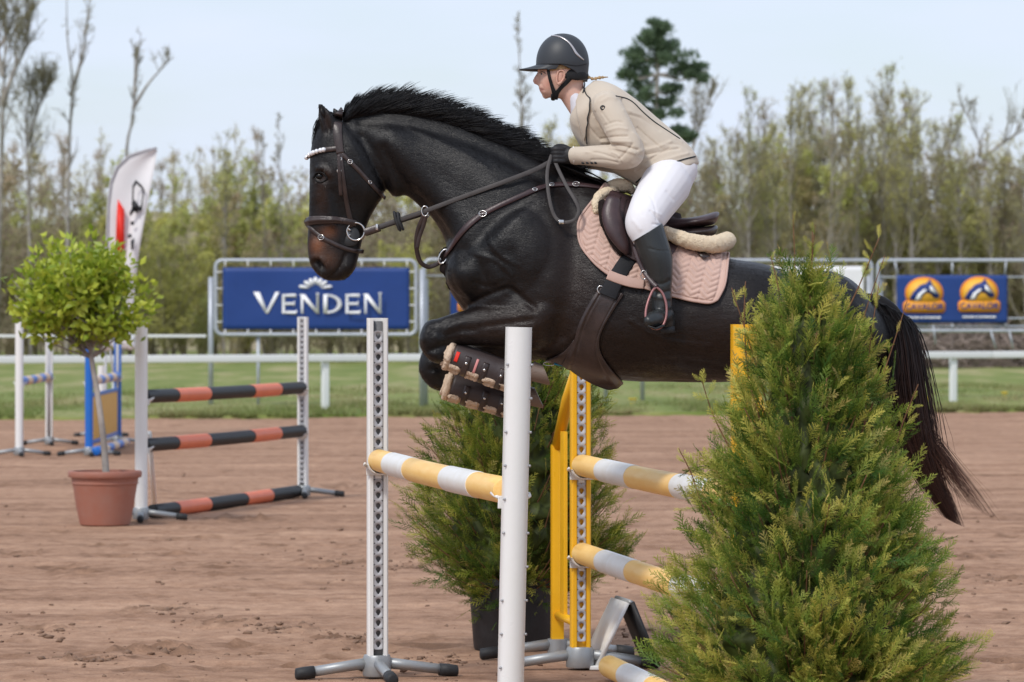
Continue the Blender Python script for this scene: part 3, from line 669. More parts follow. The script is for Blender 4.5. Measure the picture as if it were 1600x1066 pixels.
# Scots pine behind the rider
def pine(px, d):
    H = zof(38, d); rng = np.random.default_rng(5); tr = crspline(np.array([(0, 0, 0), (.1, 0, H*.4), (-.05, .1, H*.7), (.05, 0, H*.97)]), 6); m = len(tr)
    segs = [(tr[:-1], tr[1:], np.linspace(.16, .05, m)[:-1], np.linspace(.16, .05, m)[1:])]; cl = []
    spec = [(40, 0, 16), (52, 4, 26), (62, -14, 24), (72, 14, 28), (85, -30, 24), (92, 20, 30), (100, -6, 30), (112, -38, 26), (116, 40, 24), (122, 56, 18), (128, -18, 26), (140, 22, 22), (150, -26, 24), (160, 10, 20), (172, -30, 16), (180, 16, 18),
            (106, 62, 14), (118, -46, 14), (205, 24, 18), (215, 44, 16), (206, -12, 14), (70, -2, 26), (88, -4, 26)]
    for (py, dx, w) in spec:
        z = zof(py, d); x = dx/F*d; y = rng.normal(0, .5); c = np.array([x, y, z]); k = int(np.clip((z-.45)/H*m, 0, m-1)); q = np.array([tr[k], tr[k]*.4+c*.6+np.array([0, 0, -.15]), c])
        segs.append((q[:-1], q[1:], np.array([.06, .04]), np.array([.04, .02])))
        r = w/F*d*.86
        for _ in range(7): cl.append((c+rng.normal(0, 1, 3)*np.array([r*.62, r*.5, r*.20]), r*.30))
    Wd = seg_mesh(*[np.concatenate([s[i] for s in segs]) for i in range(4)], 6)
    P, N = [], []
    for c, r in cl:
        n = 62; v = rng.normal(size=(n, 3)); v /= np.linalg.norm(v, axis=1)[:, None]; rad = rng.random((n, 1))**.5*r*1.6; P.append(c+v*rad*np.array([1, 1, .7])); N.append(v*.6+np.array([0, 0, .5])+rng.normal(0, .3, (n, 3)))
    P = np.concatenate(P); N = np.concatenate(N); N /= np.linalg.norm(N, axis=1)[:, None]; s = np.cross(N, rng.normal(size=N.shape)); s /= np.linalg.norm(s, axis=1)[:, None]; n = len(P)
    V = np.stack([P-s*.03, P+s*.03, P+N*.16+s*.012, P+N*.16-s*.012], 1).reshape(-1, 3); C = np.array([.16, .225, .135])*rng.uniform(.6, 1.5, (n, 1)); C = np.repeat(C, 4, 0)
    o = thing('pine_tree', (GX(px, d), d, 0), 'dark green pine rising above the rider back', 'tree')
    a = mesh_np('trunk', *Wd); a.materials.append(M['bark']); b = mesh_np('crown', V, np.arange(4*n).reshape(-1, 4)); colattr(b, C); b.materials.append(M['leaf']); link('trunk', a, None, o); link('crown', b, None, o)
pine(1028, 136)

# the wood itself: an uncountable mass of thickets and thin trees
def woodland():
    VV, FF, CC = [], [], []; n0 = 0; rng = np.random.default_rng(12)
    def put(dat, px, d, top, rot, wide, tint):
        nonlocal n0
        H = zof(top, d); ca, sa = math.cos(rot), math.sin(rot)
        for k, (v, f, c) in enumerate(((dat[0][0], dat[0][1], None), dat[1])):
            bh = 10.0 if any(dat is p for p in proto_far) else 4.2
            s = H/bh; q = np.stack([(v[:, 0]*ca-v[:, 1]*sa)*s*wide+GX(px, d), (v[:, 0]*sa+v[:, 1]*ca)*s*wide+d, v[:, 2]*s], 1)
            cc = np.tile(np.array([.40, .355, .27]), (len(v), 1)) if c is None else c*tint
            f = f if f.shape[1] == 3 else np.concatenate([f[:, [0, 1, 2]], f[:, [0, 2, 3]]]); VV.append(q); FF.append(f+n0); CC.append(cc); n0 += len(v)
    def skyline(px):   # top of the dense mass, photo row
        return float(np.interp(px, [-100, 0, 60, 130, 230, 300, 360, 420, 470, 560, 700, 800, 860, 950, 1050, 1100, 1150, 1300, 1450, 1560, 1700], [235, 240, 250, 255, 250, 265, 225, 262, 268, 262, 250, 250, 230, 250, 250, 255, 240, 228, 240, 240, 235]))
    for i in range(120):   # back row of thin trees
        px = -80+1760*(i+rng.random())/120; d = rng.uniform(165, 190); put(proto_far[rng.integers(5)], px, d, skyline(px)+6+rng.normal(0, 16), rng.uniform(0, 6.28), 1.25, np.array([1.0, .95, 1.0])*rng.uniform(.85, 1.1))
    for i in range(60):   # middle thicket
        px = -80+1760*(i+rng.random())/60; d = rng.uniform(150, 164); dat = bush[rng.integers(6)] if rng.random() < .72 else barebush[rng.integers(3)]
        put(dat, px, d, skyline(px)+14+abs(rng.normal(0, 38)), rng.uniform(0, 6.28), 1.1, np.array([1, 1, .95])*rng.uniform(.8, 1.15))
    for i in range(46):   # low front brush
        px = -80+1760*(i+rng.random())/46; d = rng.uniform(139, 149); dat = barebush[rng.integers(3)] if (rng.random() < .45 or px > 1330) else bush[rng.integers(6)]
        put(dat, px, d, (430 if px < 1300 else 455)+rng.normal(0, 28), rng.uniform(0, 6.28), 1.15, np.array([1, 1, 1])*rng.uniform(.75, 1.05))
    me = mesh_np('woodland', np.concatenate(VV), np.concatenate(FF)); colattr(me, np.concatenate(CC)); o = link('woodland', me, M['leaf'])
    tag(o, 'mass of budding thicket and thin trees behind the arena', 'woodland', kind='stuff')
    for k, lab in ((-2, 'wood far off beyond the left picture edge'), (-1, 'wood carrying on beyond the left picture edge'), (1, 'wood carrying on beyond the right picture edge'), (2, 'wood far off beyond the right picture edge')):
        c = o.copy(); col.objects.link(c); c.rotation_euler = (0, 0, -k*R(16.7)); tag(c, lab, 'woodland', kind='stuff')
    print('woodland tris', sum(len(f) for f in FF))
woodland()
# wooded rise closing the view behind the thicket
M['hill'] = mat('distant wood floor', (.30, .29, .15), .95, .1, var=.35, vscale=.8, c2=(.33, .27, .19))
x = np.linspace(-210, 210, 420); t = np.linspace(0, 1, 10); gx, gt = np.meshgrid(x, t); gz = gt**.8*(7.4+1.0*vnoise(gx*.06, gt*0, 71)+.35*vnoise(gx*.31, gt*0, 72)); gy = 192+40*gt+2*vnoise(gx*.3, gt*3, 73); gz[0] = -.2
V = np.stack([gx, gy, gz], -1).reshape(-1, 3); idx = np.arange(gx.size).reshape(gx.shape); Fq = np.stack([idx[:-1, :-1], idx[:-1, 1:], idx[1:, 1:], idx[1:, :-1]], -1).reshape(-1, 4)
tag(link('hill', mesh_np('hill', V, Fq), M['hill']), kind='structure')
# dark brush pile at the right, under the long frame
def brush_pile():
    rng = np.random.default_rng(9); P0, P1 = [], []
    for i in range(1500):
        px = rng.uniform(1330, 1700); d = rng.uniform(126, 135); h = max(.1, 1.6+.3*math.sin(px*.03)-abs(d-130.5)*.2); c = np.array([GX(px, d), d, rng.random()*h]); e = rng.normal(size=3)*np.array([1, .6, .45]); e /= np.linalg.norm(e); l = rng.uniform(.4, 1.5)
        a, b = c-e*l/2, c+e*l/2; a[2] = max(a[2], 0.05); b[2] = max(b[2], 0.05); P0.append(a); P1.append(b)
    rr = rng.uniform(.012, .05, len(P0)); return seg_mesh(P0, P1, rr, rr*.6, 4)
M['deadwood'] = mat('dead branches', (.19, .15, .125), .9, .2, var=.4, vscale=1.5, c2=(.24, .19, .16))
v, f = brush_pile(); tag(link('brush_pile', mesh_np('brush_pile', v, f), M['deadwood']), 'heap of dead branches beneath the right hand banner frame', 'brush', kind='stuff')
# ------------------------------------------------------------------ jump standards, cups and poles
def track_geo(h0, h1, pitch=.05, w=.042, y=-.0425, th=.004):
    g = G(); n = 20; k = 0; z = h0
    ang = [2*math.pi*i/n+math.pi/n for i in range(n)]
    while z+pitch <= h1+1e-6:
        zc = z+pitch/2; out, inn = [], []
        for a in ang:
            c, s = math.cos(a), math.sin(a); t = min(w/2/max(abs(c), 1e-6), pitch/2/max(abs(s), 1e-6)); out.append((c*t, s*t))
            dev = abs((a+math.pi/2+math.pi) % (2*math.pi)-math.pi); rr = .0115 if dev > .75 else .0115+.007*max(0, 1-dev/.75)**.5
            inn.append((c*rr*(.62 if .3 < dev < .75 else 1), s*rr+.003))
        V = [(x, y, zc+q) for x, q in out]+[(x, y, zc+q) for x, q in inn]+[(x, y+th, zc+q) for x, q in inn]
        Fc = []
        for i in range(n):
            j = (i+1) % n; Fc.append([i, j, n+j, n+i]); Fc.append([n+i, n+j, 2*n+j, 2*n+i])
        g.add((V, Fc)); z += pitch
    return g
def post_profile(w=.097, dpt=.095, slot=.048, deep=.024, yf=-.047):
    P = []
    hw = w/2; yb = yf+dpt; r = .016
    P += [(slot/2, yf), (hw-r*.5, yf)]
    for a in np.linspace(-60, 0, 4): P.append((hw-r+r*math.cos(R(a)), yf+r+r*math.sin(R(a))))
    for a in np.linspace(0, 180, 15): P.append((hw*math.cos(R(a)), yb-.045+.045*math.sin(R(a))))
    for a in np.linspace(180, 240, 4): P.append((-hw+r+r*math.cos(R(a)), yf+r+r*math.sin(R(a))))
    P += [(-hw+r*.5, yf), (-slot/2, yf), (-slot/2, yf+deep), (slot/2, yf+deep)]
    return P
_trackcache = {}
def standard(loc, partner, label, group, post_mat, height=1.7, wing=False, cups=(), name='jump_standard', back_marks=False, foot_a=0.0, holes=True, lean=0.0):
    dx, dy = partner[0]-loc[0], partner[1]-loc[1]; rz = math.atan2(dx, -dy)
    o = thing(name, (loc[0], loc[1], 0.0), label, 'jump standard', group, rz)
    if lean: o.rotation_euler = (0, lean, rz)
    z0 = .085
    obj('post', prism(post_profile(), z0, height), post_mat, o, autosmooth=38)
    key = (round(height, 2), holes)
    if key not in _trackcache:
        g = track_geo(z0+.055, height-.015) if holes else G().add(box((0, -.0425, (z0+height)/2), (.042, .003, height-z0-.06)))
        me = mesh_np('track', g.verts(), g.F, False); me.materials.append(M['alu']); _trackcache[key] = me
    link('track', _trackcache[key], None, o)
    if post_mat is M['white']: obj('slot_dark_strip', box((0, -.027, (z0+height)/2), (.044, .002, height-z0-.03)), M['slotgrey'], o)  # grey strip darkens the slot inside, so the holes look deep and shaded
    if back_marks:
        for k in range(11):
            for s in (-1, 1):
                if (k+s) % 5 == 0: continue
                g = G().add(tube([(s*.047, .022+.004*k % 3*.002, .22+k*.13), (s*.0505, .026, .22+k*.13)], .0055, 8))
                obj('rivet', g, M['alu'], o)
    # base
    obj('hub', G().add(lathe([(.064, .012), (.068, .02), (.066, .10), (.060, .112), (.0, .112)], 24)), M['galv'], o, autosmooth=40)
    feet = [(a+foot_a, 0.0) for a in ((0, 90, 180, 270) if not wing else (0, 180))]+([(0, .6), (180, .6)] if wing else [])
    for a, yo in feet:
        c, s = math.cos(R(a)), math.sin(R(a)); q = lambda r, z: (c*r, s*r+yo, z)
        ft = obj('foot', tube([q(.03, .075), q(.15, .06), q(.32, .036)], [.027, .025, .024], 12), M['galv'], o)
        obj('rubber_cap', tube([q(.30, .037), q(.345, .033), q(.385, .028), q(.39, .028)], [.030, .030, .028, .02], 12), M['rubber'], ft)
    if wing:
        obj('wing_post', G().add(box((0, .6, .58), (.062, .058, .98), 0, .012)), post_mat, o, autosmooth=40)
        obj('wing_rail', tube([(0, .03, 1.47), (0, .32, 1.30), (0, .6, 1.055)], np.array([.031, .029]), 10, up=(1, 0, 0)), post_mat, o)
        obj('wing_rail', tube([(0, .03, .22), (0, .6, .22)], .022, 10), post_mat, o)
        for k in range(1): obj('wing_slat', box((0, .42, .68), (.02, .10, .92), 0, .006), post_mat, o, autosmooth=40)
        obj('wing_hub', lathe([(.05, .012), (.05, .10), (0, .10)], 16, (0, .6, 0)), M['galv'], o, autosmooth=40)
    for zc in cups:     # shell cup clipped on the track, open upwards
        g = G(); n = 9
        for a0 in range(n):
            a1, a2 = R(200+140*a0/n), R(200+140*(a0+1)/n)
            V = []
            for a in (a1, a2):
                for r_ in (.0595, .0655):
                    for yy in (-.125, -.052): V.append((r_*math.cos(a), yy, zc+r_*math.sin(a)))
            g.add((V, [[0, 1, 5, 4], [2, 6, 7, 3], [0, 4, 6, 2], [1, 3, 7, 5]]))
        g.add(box((0, -.051, zc-.045), (.118, .008, .05), 0, .003)).add(box((.0, -.03, zc-.07), (.03, .03, .03), 0, .004))
        g.add(tube([(-.05, -.05, zc-.03), (-.07, -.07, zc-.02), (-.074, -.11, zc-.012)], .007, 6)).add(tube([(.05, -.05, zc-.03), (.07, -.07, zc-.02), (.074, -.11, zc-.012)], .007, 6))
        obj('cup', g, M['polewhite'], o)
    return o

def pole(p0, p1, bands, mats, r, label, group=None, name='jump_pole', over=.0):
    """bands: list of (start, end, material, sleeve) along the pole in metres; base pole in mats"""
    p0, p1 = np.array(p0, float), np.array(p1, float); u = p1-p0; L = np.linalg.norm(u); u /= L
    yaw = math.atan2(u[0], u[1]); o = thing(name, tuple(p0), label, 'pole', group, -yaw); o.rotation_euler = (math.asin(u[2]), 0, -yaw)
    sag = lambda s: -.006*math.sin(math.pi*s/L)
    n = 14; P = [(0, L*i/n, sag(L*i/n)) for i in range(n+1)]
    obj('shaft', tube([(0, 0, 0)]+[(0, .004, 0)]+P[1:-1]+[(0, L-.004, 0)]+[(0, L, 0)], [r-.005, r]+[r]*(n-1)+[r, r-.005], 28, up=(0, 0, 1)), mats, o, autosmooth=50)
    for a, b, mt in bands:
        m = 6; P = [(0, a+(b-a)*i/m, sag(a+(b-a)*i/m)) for i in range(m+1)]
        obj('band', tube([P[0]]+[(0, a+.001, P[0][2])]+P[1:-1]+[(0, b-.001, P[-1][2])]+[P[-1]], [r, r+.0022]+[r+.0022]*(m-1)+[r+.0022, r], 28, cap=False, up=(0, 0, 1)), mt, o, autosmooth=50)
    return o

A = (GX(589, 18.0), 18.0); B = (GX(796, 14.75), 14.75); C = (GX(906, 18.45), 18.45); Dn = (GX(1163, 15.05), 15.05)
def along(a, b, t0, z, t1=None):
    a, b = np.array(a), np.array(b); u = (b-a)/np.linalg.norm(b-a); L = np.linalg.norm(b-a); q0 = a+u*t0; q1 = b-u*(t1 if t1 is not None else t0); return (q0[0], q0[1], z), (q1[0], q1[1], z)
standard(A, B, 'white jump standard with perforated grey track, left of the horse legs', 'standards of the front jump', M['white'], 1.70, cups=(1.03,), foot_a=2)
standard(B, A, 'nearest white jump standard, plain round back, in front of the horse hooves', 'standards of the front jump', M['white'], 1.665, cups=(1.03,), back_marks=True, lean=R(-1.35))
standard(C, Dn, 'yellow winged jump standard with perforated track behind the belly', 'standards of the front jump', M['yellow'], 1.70, wing=True, cups=(.99, .565))
standard(Dn, C, 'yellow winged jump standard half hidden by the near thuja', 'standards of the front jump', M['yellow'], 1.675, wing=True, cups=(.99, .565))
pa, pb = along(A, B, .06, 1.03); 
pole(pa, pb, [(.40, .97, M['polewhite']), (1.93, 2.58, M['polewhite'])], M['poleyellow'], .0525, 'yellow pole with white bands on the white standards', 'poles of the front jump')
for z, lab in ((.99, 'upper yellow and white pole on the yellow standards'), (.565, 'lower yellow and white pole on the yellow standards')):
    pa, pb = along(C, Dn, .06, z); pole(pa, pb, [(.56, 1.25, M['polewhite']), (2.22, 2.85, M['polewhite'])], M['poleyellow'], .0525, lab, 'poles of the front jump')
uu = (np.array(Dn)-np.array(C)); uu /= np.linalg.norm(uu); g0 = np.array([GX(952, 17.9), 17.9])
pole((g0[0], g0[1], .066), (g0[0]+uu[0]*3.3, g0[1]+uu[1]*3.3, .066), [(.42, 1.0, M['polewhite']), (1.8, 2.4, M['polewhite'])], M['poleyellow'], .0525, 'yellow and white ground pole lying at the near thuja foot', 'poles of the front jump')

# folded marker board by the yellow standard
mk = thing('marker_board', (GX(968, 18.6), 18.6, 0), 'small folding board, pale front and black back, on the sand', 'board')
def board(p, q, w, th):    # p top, q bottom centres (x,z); extends w along the ridge
    rd = np.array([-.2, .98, 0]); a = np.array([p[0], 0, p[1]]); b = np.array([q[0], 0, q[1]]); n = np.cross(rd, b-a); n /= np.linalg.norm(n); V = []
    for k in (-.5, .5):
        for e in (a, b):
            for s in (0, 1): V.append(e+rd*w*k+n*th*s)
    return V, [[0, 1, 3, 2], [4, 6, 7, 5], [0, 4, 5, 1], [2, 3, 7, 6], [0, 2, 6, 4], [1, 5, 7, 3]]
obj('front_panel', board((0.012, .32), (-.135, .012), .32, .02), M['polewhite'], mk, smooth=False)
obj('back_panel', board((0.018, .322), (.145, .012), .32, -.02), M['rubber'], mk, smooth=False)
obj('hinge', tube([(.02+.03, -.15, .325), (.02-.03, .15, .325)], .012, 8), M['galv'], mk)
obj('base_lip', box((-.105, -.17, .012), (.09, .05, .02), 0, .004), M['polewhite'], mk)

# the orange and black jump on the left
E1 = (GX(220, 32.0), 32.0); E2 = (GX(474, 36.2), 36.2)
standard(E1, E2, 'white jump standard behind the terracotta pot', 'standards of the orange jump', M['white'], 1.66, cups=(1.04, .63), holes=False, foot_a=20)
standard(E2, E1, 'white jump standard in front of the blue lettered banner', 'standards of the orange jump', M['white'], 1.71, cups=(1.04, .63), foot_a=20)
for z, t0, lab in ((1.04, .06, 'top black and orange pole'), (.63, .06, 'middle black and orange pole')):
    pa, pb = along(E1, E2, t0, z); pole(pa, pb, [(.75, 1.55, M['orange']), (2.75, 3.5, M['orange'])], M['poleblack'], .058, lab+' of the left jump', 'orange and black poles')
ua = (np.array(E2)-np.array(E1)); ua /= np.linalg.norm(ua); g0 = np.array([GX(238, 32.3), 32.3])
pole((g0[0], g0[1], .064), (g0[0]+ua[0]*3.9, g0[1]+ua[1]*3.9, .064), [(.55, 1.35, M['orange']), (2.35, 3.05, M['orange'])], M['poleblack'], .058, 'lowest black and orange pole lying on the sand', 'orange and black poles')
br = obj('stay_bar', tube([(GX(233, 32.6), 32.6, .72), (GX(242, 33.4), 33.4, .02)], .022, 8), M['white']); tag(br, 'thin white stay bar leaning behind the pot standard', 'bar')

# blue and white jump far left
H1 = (GX(30, 47.0), 47.0); H2 = (GX(77, 51.0), 51.0); I1 = (GX(139, 47.0), 47.0); I2 = (GX(184, 51.4), 51.4)
standard(H1, H2, 'leftmost white jump standard, at the picture edge', 'standards of the blue jump', M['white'], 1.66, cups=(.92,), holes=False, foot_a=10)
standard(H2, H1, 'white jump standard second from the left picture edge', 'standards of the blue jump', M['white'], 1.66, cups=(.92,), holes=False, foot_a=10)
standard(I1, I2, 'nearer blue jump standard behind the potted tree trunk', 'standards of the blue jump', M['blue'], 1.45, cups=(.92,), holes=False, foot_a=10)
standard(I2, I1, 'farther blue jump standard beside the yellow gate panel', 'standards of the blue jump', M['blue'], 1.66, cups=(.92,), holes=False, foot_a=10)
bb = lambda L, n: [(L*(i+.5)/n, L*(i+1)/n, M['cream']) for i in range(n)]
for a, b, z, lab in ((H1, H2, .92, 'blue and cream pole between the two leftmost white standards'), (I1, I2, .92, 'blue and cream pole above the yellow gate panel')):
    pa, pb = along(a, b, .06, z); pole(pa, pb, bb(3.6, 3), M['blue'], .055, lab, 'blue and cream poles')
pole((GX(150, 46.9), 46.9, .065), (GX(196, 50.4), 50.4, .065), bb(3.4, 3), M['blue'], .055, 'blue and cream pole lying under the yellow gate panel', 'blue and cream poles')
gt = thing('gate_panel', (I1[0], I1[1], 0), 'yellow gate panel in a blue frame between blue standards', 'gate', rz=math.atan2(I2[0]-I1[0], -(I2[1]-I1[1]))+math.pi)
LL = math.dist(I1, I2)
M['gateyellow'] = mat('amber panel', (.66, .36, .07), .5, .4, var=.08)
obj('panel', box((0, LL/2, .45), (.02, LL-.35, .55), 0, .004), M['gateyellow'], gt, autosmooth=40)
for z in (.16, .74): obj('gate_rail', box((0, LL/2, z), (.04, LL-.13, .045), 0, .008), M['blue'], gt, autosmooth=40)
for y in (.13, LL-.13): obj('gate_stile', box((0, y, .45), (.04, .05, .54), 0, .008), M['blue'], gt, autosmooth=40)
# white post and cup roll of the third element, seen between the blue standards
standard((GX(158, 54.5), 54.5), (GX(190, 58), 58), 'short white standard between the two blue ones', 'standards of the blue jump', M['white'], 1.02, holes=False, foot_a=10)

# ------------------------------------------------------------------ feather flag
DF = 56.0
fl = thing('feather_flag', (GX(189, DF), DF, 0), 'tall white feather flag with red stripe and black print', 'flag')
Lp = crspline([(168, 545), (168, 480), (168, 400), (170, 320), (174, 285), (184, 262), (203, 245), (226, 237), (245, 233)], 5); Rp = crspline([(204, 545), (207, 500), (213, 430), (221, 375), (229, 330), (236, 292), (241, 265), (244, 246), (245.5, 234)], 5)
V = []; nx = 10
for a, b in zip(Lp, Rp):
    for k in range(nx+1):
        q = a+(b-a)*k/nx; dd = DF+.07*math.sin(k/nx*5+a[1]*.02)*(k/nx); V.append(W(q[0], q[1], DF)*np.array([1, 0, 1])+np.array([0, dd, 0]))
n = len(Lp); Fc = [[i*(nx+1)+k, i*(nx+1)+k+1, (i+1)*(nx+1)+k+1, (i+1)*(nx+1)+k] for i in range(n-1) for k in range(nx)]
M['flagcloth'] = mat('white flag cloth', (.80, .80, .82), .7, .3, var=.03, vscale=2, transl=.08)
fo = obj('cloth', (V, Fc), M['flagcloth'], fl, True); sm = fo.modifiers.new('thick', 'SOLIDIFY'); sm.thickness = .004
M['darkpole'] = mat('grey flag pole', (.45, .45, .47), .4)
obj('flag_pole', tube([W(189, 690, DF)*np.array([1, 1, 0])]+[W(x, y, DF-.02) for x, y in ((172, 545), (166.5, 480), (166.5, 400), (168.5, 320), (173, 284), (183, 260), (202, 243), (226, 235), (245, 231))], .016, 8), M['darkpole'], fl, True)
obj('red_print', flat([[(180, 402), (194, 400), (194.5, 328), (184, 311), (182, 340)], [(176, 425), (181, 417), (187, 419), (189, 427), (184, 434), (178, 433)], [(190, 428), (195, 422), (200, 426), (200, 436), (193, 438)]], DF-.09), M['printred'], fl, True, smooth=False)
def ring2(P, w):
    P = np.array(P, float); c = P.mean(0); return [[tuple(P[i]), tuple(P[(i+1) % len(P)]), tuple(c+(P[(i+1) % len(P)]-c)*w), tuple(c+(P[i]-c)*w)] for i in range(len(P))]
pr0 = ring2([(207, 290), (212, 281), (222, 290), (226, 297), (222, 330), (206, 330)], .72)
pr = [[(205, 318), (211, 312), (217, 322), (215, 334), (209, 330)], [(207, 322), (213, 326), (204, 338), (202, 334)], [(204, 346), (210, 346), (209, 352), (204, 352)], [(200, 366), (206, 366), (205, 372), (200, 372)], [(204, 376), (210, 372), (208, 392), (205, 390)]]
obj('outline_print', flat(pr0, DF-.09, 0), M['printblack'], fl, True, smooth=False)
for q in pr: obj('black_print', flat([q], DF-.12, 0), M['printblack'], fl, True, smooth=False)
bs = thing('flag_weight', (GX(166, 53.6), 53.6, 0), 'white water weight hanging behind the potted tree crown', 'weight')
obj('weight', G().add(lathe([(.02, 0), (.085, .02), (.10, .10), (.10, .24), (.08, .29), (.03, .30)], 16, (GX(165, 53.6), 53.6, zof(548, 53.6)))).add(tube([W(195, 522, 53.6), W(200, 532, 53.6), W(204, 540, 53.6)], [.07, .10, .07], 12, round_ends=True)), M['whitebanner'], bs, True)
obj('weight_post', tube([(GX(165, 53.6), 53.6, 0), (GX(165, 53.6), 53.6, zof(546, 53.6))], .018, 8), M['darkpole'], bs, True)

# ------------------------------------------------------------------ potted standard tree
DT = 31.3; tx = GX(164, DT)
pt = thing('plant_pot', (tx, DT, 0), 'terracotta pot with thick rim holding the round leafy tree', 'pot')
obj('pot_body', lathe([(.19, 0), (.205, .01), (.235, .15), (.258, .30), (.275, .385), (.275, .40), (.262, .40), (.258, .36), (0.0, .36)], 48), M['terracotta'], pt, autosmooth=40)
obj('rim', lathe([(.274, .392), (.296, .395), (.302, .405), (.302, .438), (.296, .447), (.262, .447), (.260, .392)], 48, cap=False), M['terracotta'], pt, autosmooth=40)
obj('rib', lathe([(.2655, .335), (.272, .34), (.274, .35), (.270, .357)], 48, cap=False), M['terracotta'], pt, autosmooth=50)
obj('potting_soil', lathe([(0.0, .372), (.15, .378), (.262, .374)], 32, cap=False), M['soil'], pt)
tr = thing('standard_tree', (tx, DT, .37), 'small round leafy tree on a thin stem in terracotta', 'tree')
def standard_tree():
    rng = np.random.default_rng(31); c = np.array([GX(134, DT), DT, zof(452, DT)]); rad = np.array([.53, .50, .455])
    stem = crspline([W(166, 742, DT)+np.array([0, 0, -.02]), W(162, 690, DT), W(153, 620, DT), W(143, 560, DT), W(138, 500, DT)], 5)
    g = G().add(tube(stem, np.linspace(.03, .017, len(stem)), 8)); P, Nn = [], []
    for i in range(260):
        v = rng.normal(size=3); v /= np.linalg.norm(v); lx, ly, lr, lz = [(112, 440, 88, 80), (112, 440, 88, 80), (112, 440, 88, 80), (198, 474, 52, 58), (56, 468, 40, 46), (150, 500, 60, 42), (170, 420, 40, 36)][rng.integers(7)]
        rr = rng.uniform(.55, 1.0)*(1+.12*math.sin(v[0]*6+v[2]*4+1)); e = np.array([GX(lx, DT), DT+(lx-134)*.0005, zof(ly, DT)])+v*np.array([lr, lr*.95, lz])/(F/DT)*rr*.98
        if e[2] < c[2]-.42 and rng.random() < .4: continue
        s = stem[-6+rng.integers(6)]; mid = s*.45+e*.55+rng.normal(0, .05, 3); q = crspline([s, mid, e], 3)
        if i % 3 == 0: g.add(tube(q, np.linspace(.008, .003, len(q)), 4))
        n = 15; k = rng.random((n, 1))**.6; base = mid+(e-mid)*k+rng.normal(0, .052, (n, 3)); P.append(base); Nn.append(v*.5+rng.normal(0, .6, (n, 3))+np.array([0, 0, .35]))
    P = np.concatenate(P); Nn = np.concatenate(Nn); a = Nn/np.linalg.norm(Nn, axis=1)[:, None]; b = np.cross(a, rng.normal(size=a.shape)); b /= np.linalg.norm(b, axis=1)[:, None]; nn = np.cross(a, b); n = len(P)
    s = rng.uniform(.050, .085, (n, 1))
    V = np.stack([P, P+a*s*.55+b*s*.33+nn*s*.12, P+a*s*1.25, P+a*s*.55-b*s*.33+nn*s*.12, P+a*s*.62-nn*s*.02], 1).reshape(-1, 3)
    i0 = (np.arange(n)*5)[:, None]; Fc = np.concatenate([i0+np.array([[0, 1, 4]]), i0+np.array([[1, 2, 4]]), i0+np.array([[2, 3, 4]]), i0+np.array([[3, 0, 4]])])
    k = rng.random((n, 1)); C = (1-k)*np.array([.22, .32, .025])+k*np.array([.60, .66, .09]); C = np.repeat(C, 5, 0)
    obj('trunk', g, M['bark'], tr, True); me = mesh_np('crown', V, Fc); colattr(me, C); link('crown', me, M['broadleaf'], tr, True)
M['broadleaf'] = mat('fresh broad leaves', (.2, .3, .03), .42, .45, attr='coat', var=.15, vscale=6, transl=.40)
standard_tree()

# ------------------------------------------------------------------ thujas
M['thuja'] = mat('thuja sprays', (.05, .09, .02), .55, .35, attr='coat', var=.15, vscale=5, transl=.34)
M['twig'] = mat('thuja twig', (.19, .095, .05), .8, .25, var=.3, vscale=20)
def frond(rng, simple=False):
    V, Fc, T = [], [], []   # T: 0 at base .. 1 at tip
    def rib(p, q, w0, w1, t0, t1, bend):
        d = q-p; L = np.linalg.norm(d); d = d/L; s = np.array([-d[1], d[0], 0]); m = (p+q)/2+s*bend*L; b = len(V)
        for c, w, t in ((p, w0, t0), (m, (w0+w1)*.58, (t0+t1)/2), (q, w1, t1)):
            for k in (-1, 1): V.append(c+s*w*k); T.append(t)
        Fc.extend([[b, b+1, b+3, b+2], [b+2, b+3, b+5, b+4]]); return d, s, L
    ax = [np.array([x, .05*math.sin(x*3+rng.uniform(-.4, .4)), 0]) for x in np.linspace(0, 1, 5)]
    for i in range(4): rib(ax[i], ax[i+1], .016*(1-i*.2), .016*(1-(i+1)*.2), i/4*.8, (i+1)/4*.8, 0)
    nb = 11 if simple else 13
    for i in range(nb):
        s = .10+.86*i/nb+rng.uniform(-.02, .02); sd = 1 if i % 2 else -1; k = min(int(s*4), 3); p = ax[k]+(ax[k+1]-ax[k])*(s*4-k)
        L = (.36*(1-s)**.75+.06)*rng.uniform(.75, 1.2)*(.55+.45*min(1, s/.25)); a = rng.uniform(.45, .75); d = np.array([math.cos(a), sd*math.sin(a), 0]); q = p+d*L
        dd, ss, _ = rib(p, q, .0115, .005, s*.7, min(1, s*.7+.4), sd*-.06)
        ns = 3 if simple else 4
        for j in range(ns):
            f = .25+.65*j/ns; sj = 1 if j % 2 else -1; e = dd*.8+ss*sj*.65; e /= np.linalg.norm(e); c = p+(q-p)*f; ll = L*.36*(1.1-f*.6); w = np.array([-e[1], e[0], 0])*.0095; b = len(V)
            V.extend([c-w, c+w, c+e*ll+w*.3]); T.extend([s*.7+.15, s*.7+.15, min(1, s*.7+.5)]); Fc.append([b, b+1, b+2])
    V = np.array(V); V[:, 2] = -.10*V[:, 0]**2-.10*np.abs(V[:, 1])+rng.normal(0, .006, len(V)); V[:, 0] *= .95
    return V, Fc, np.array(T)
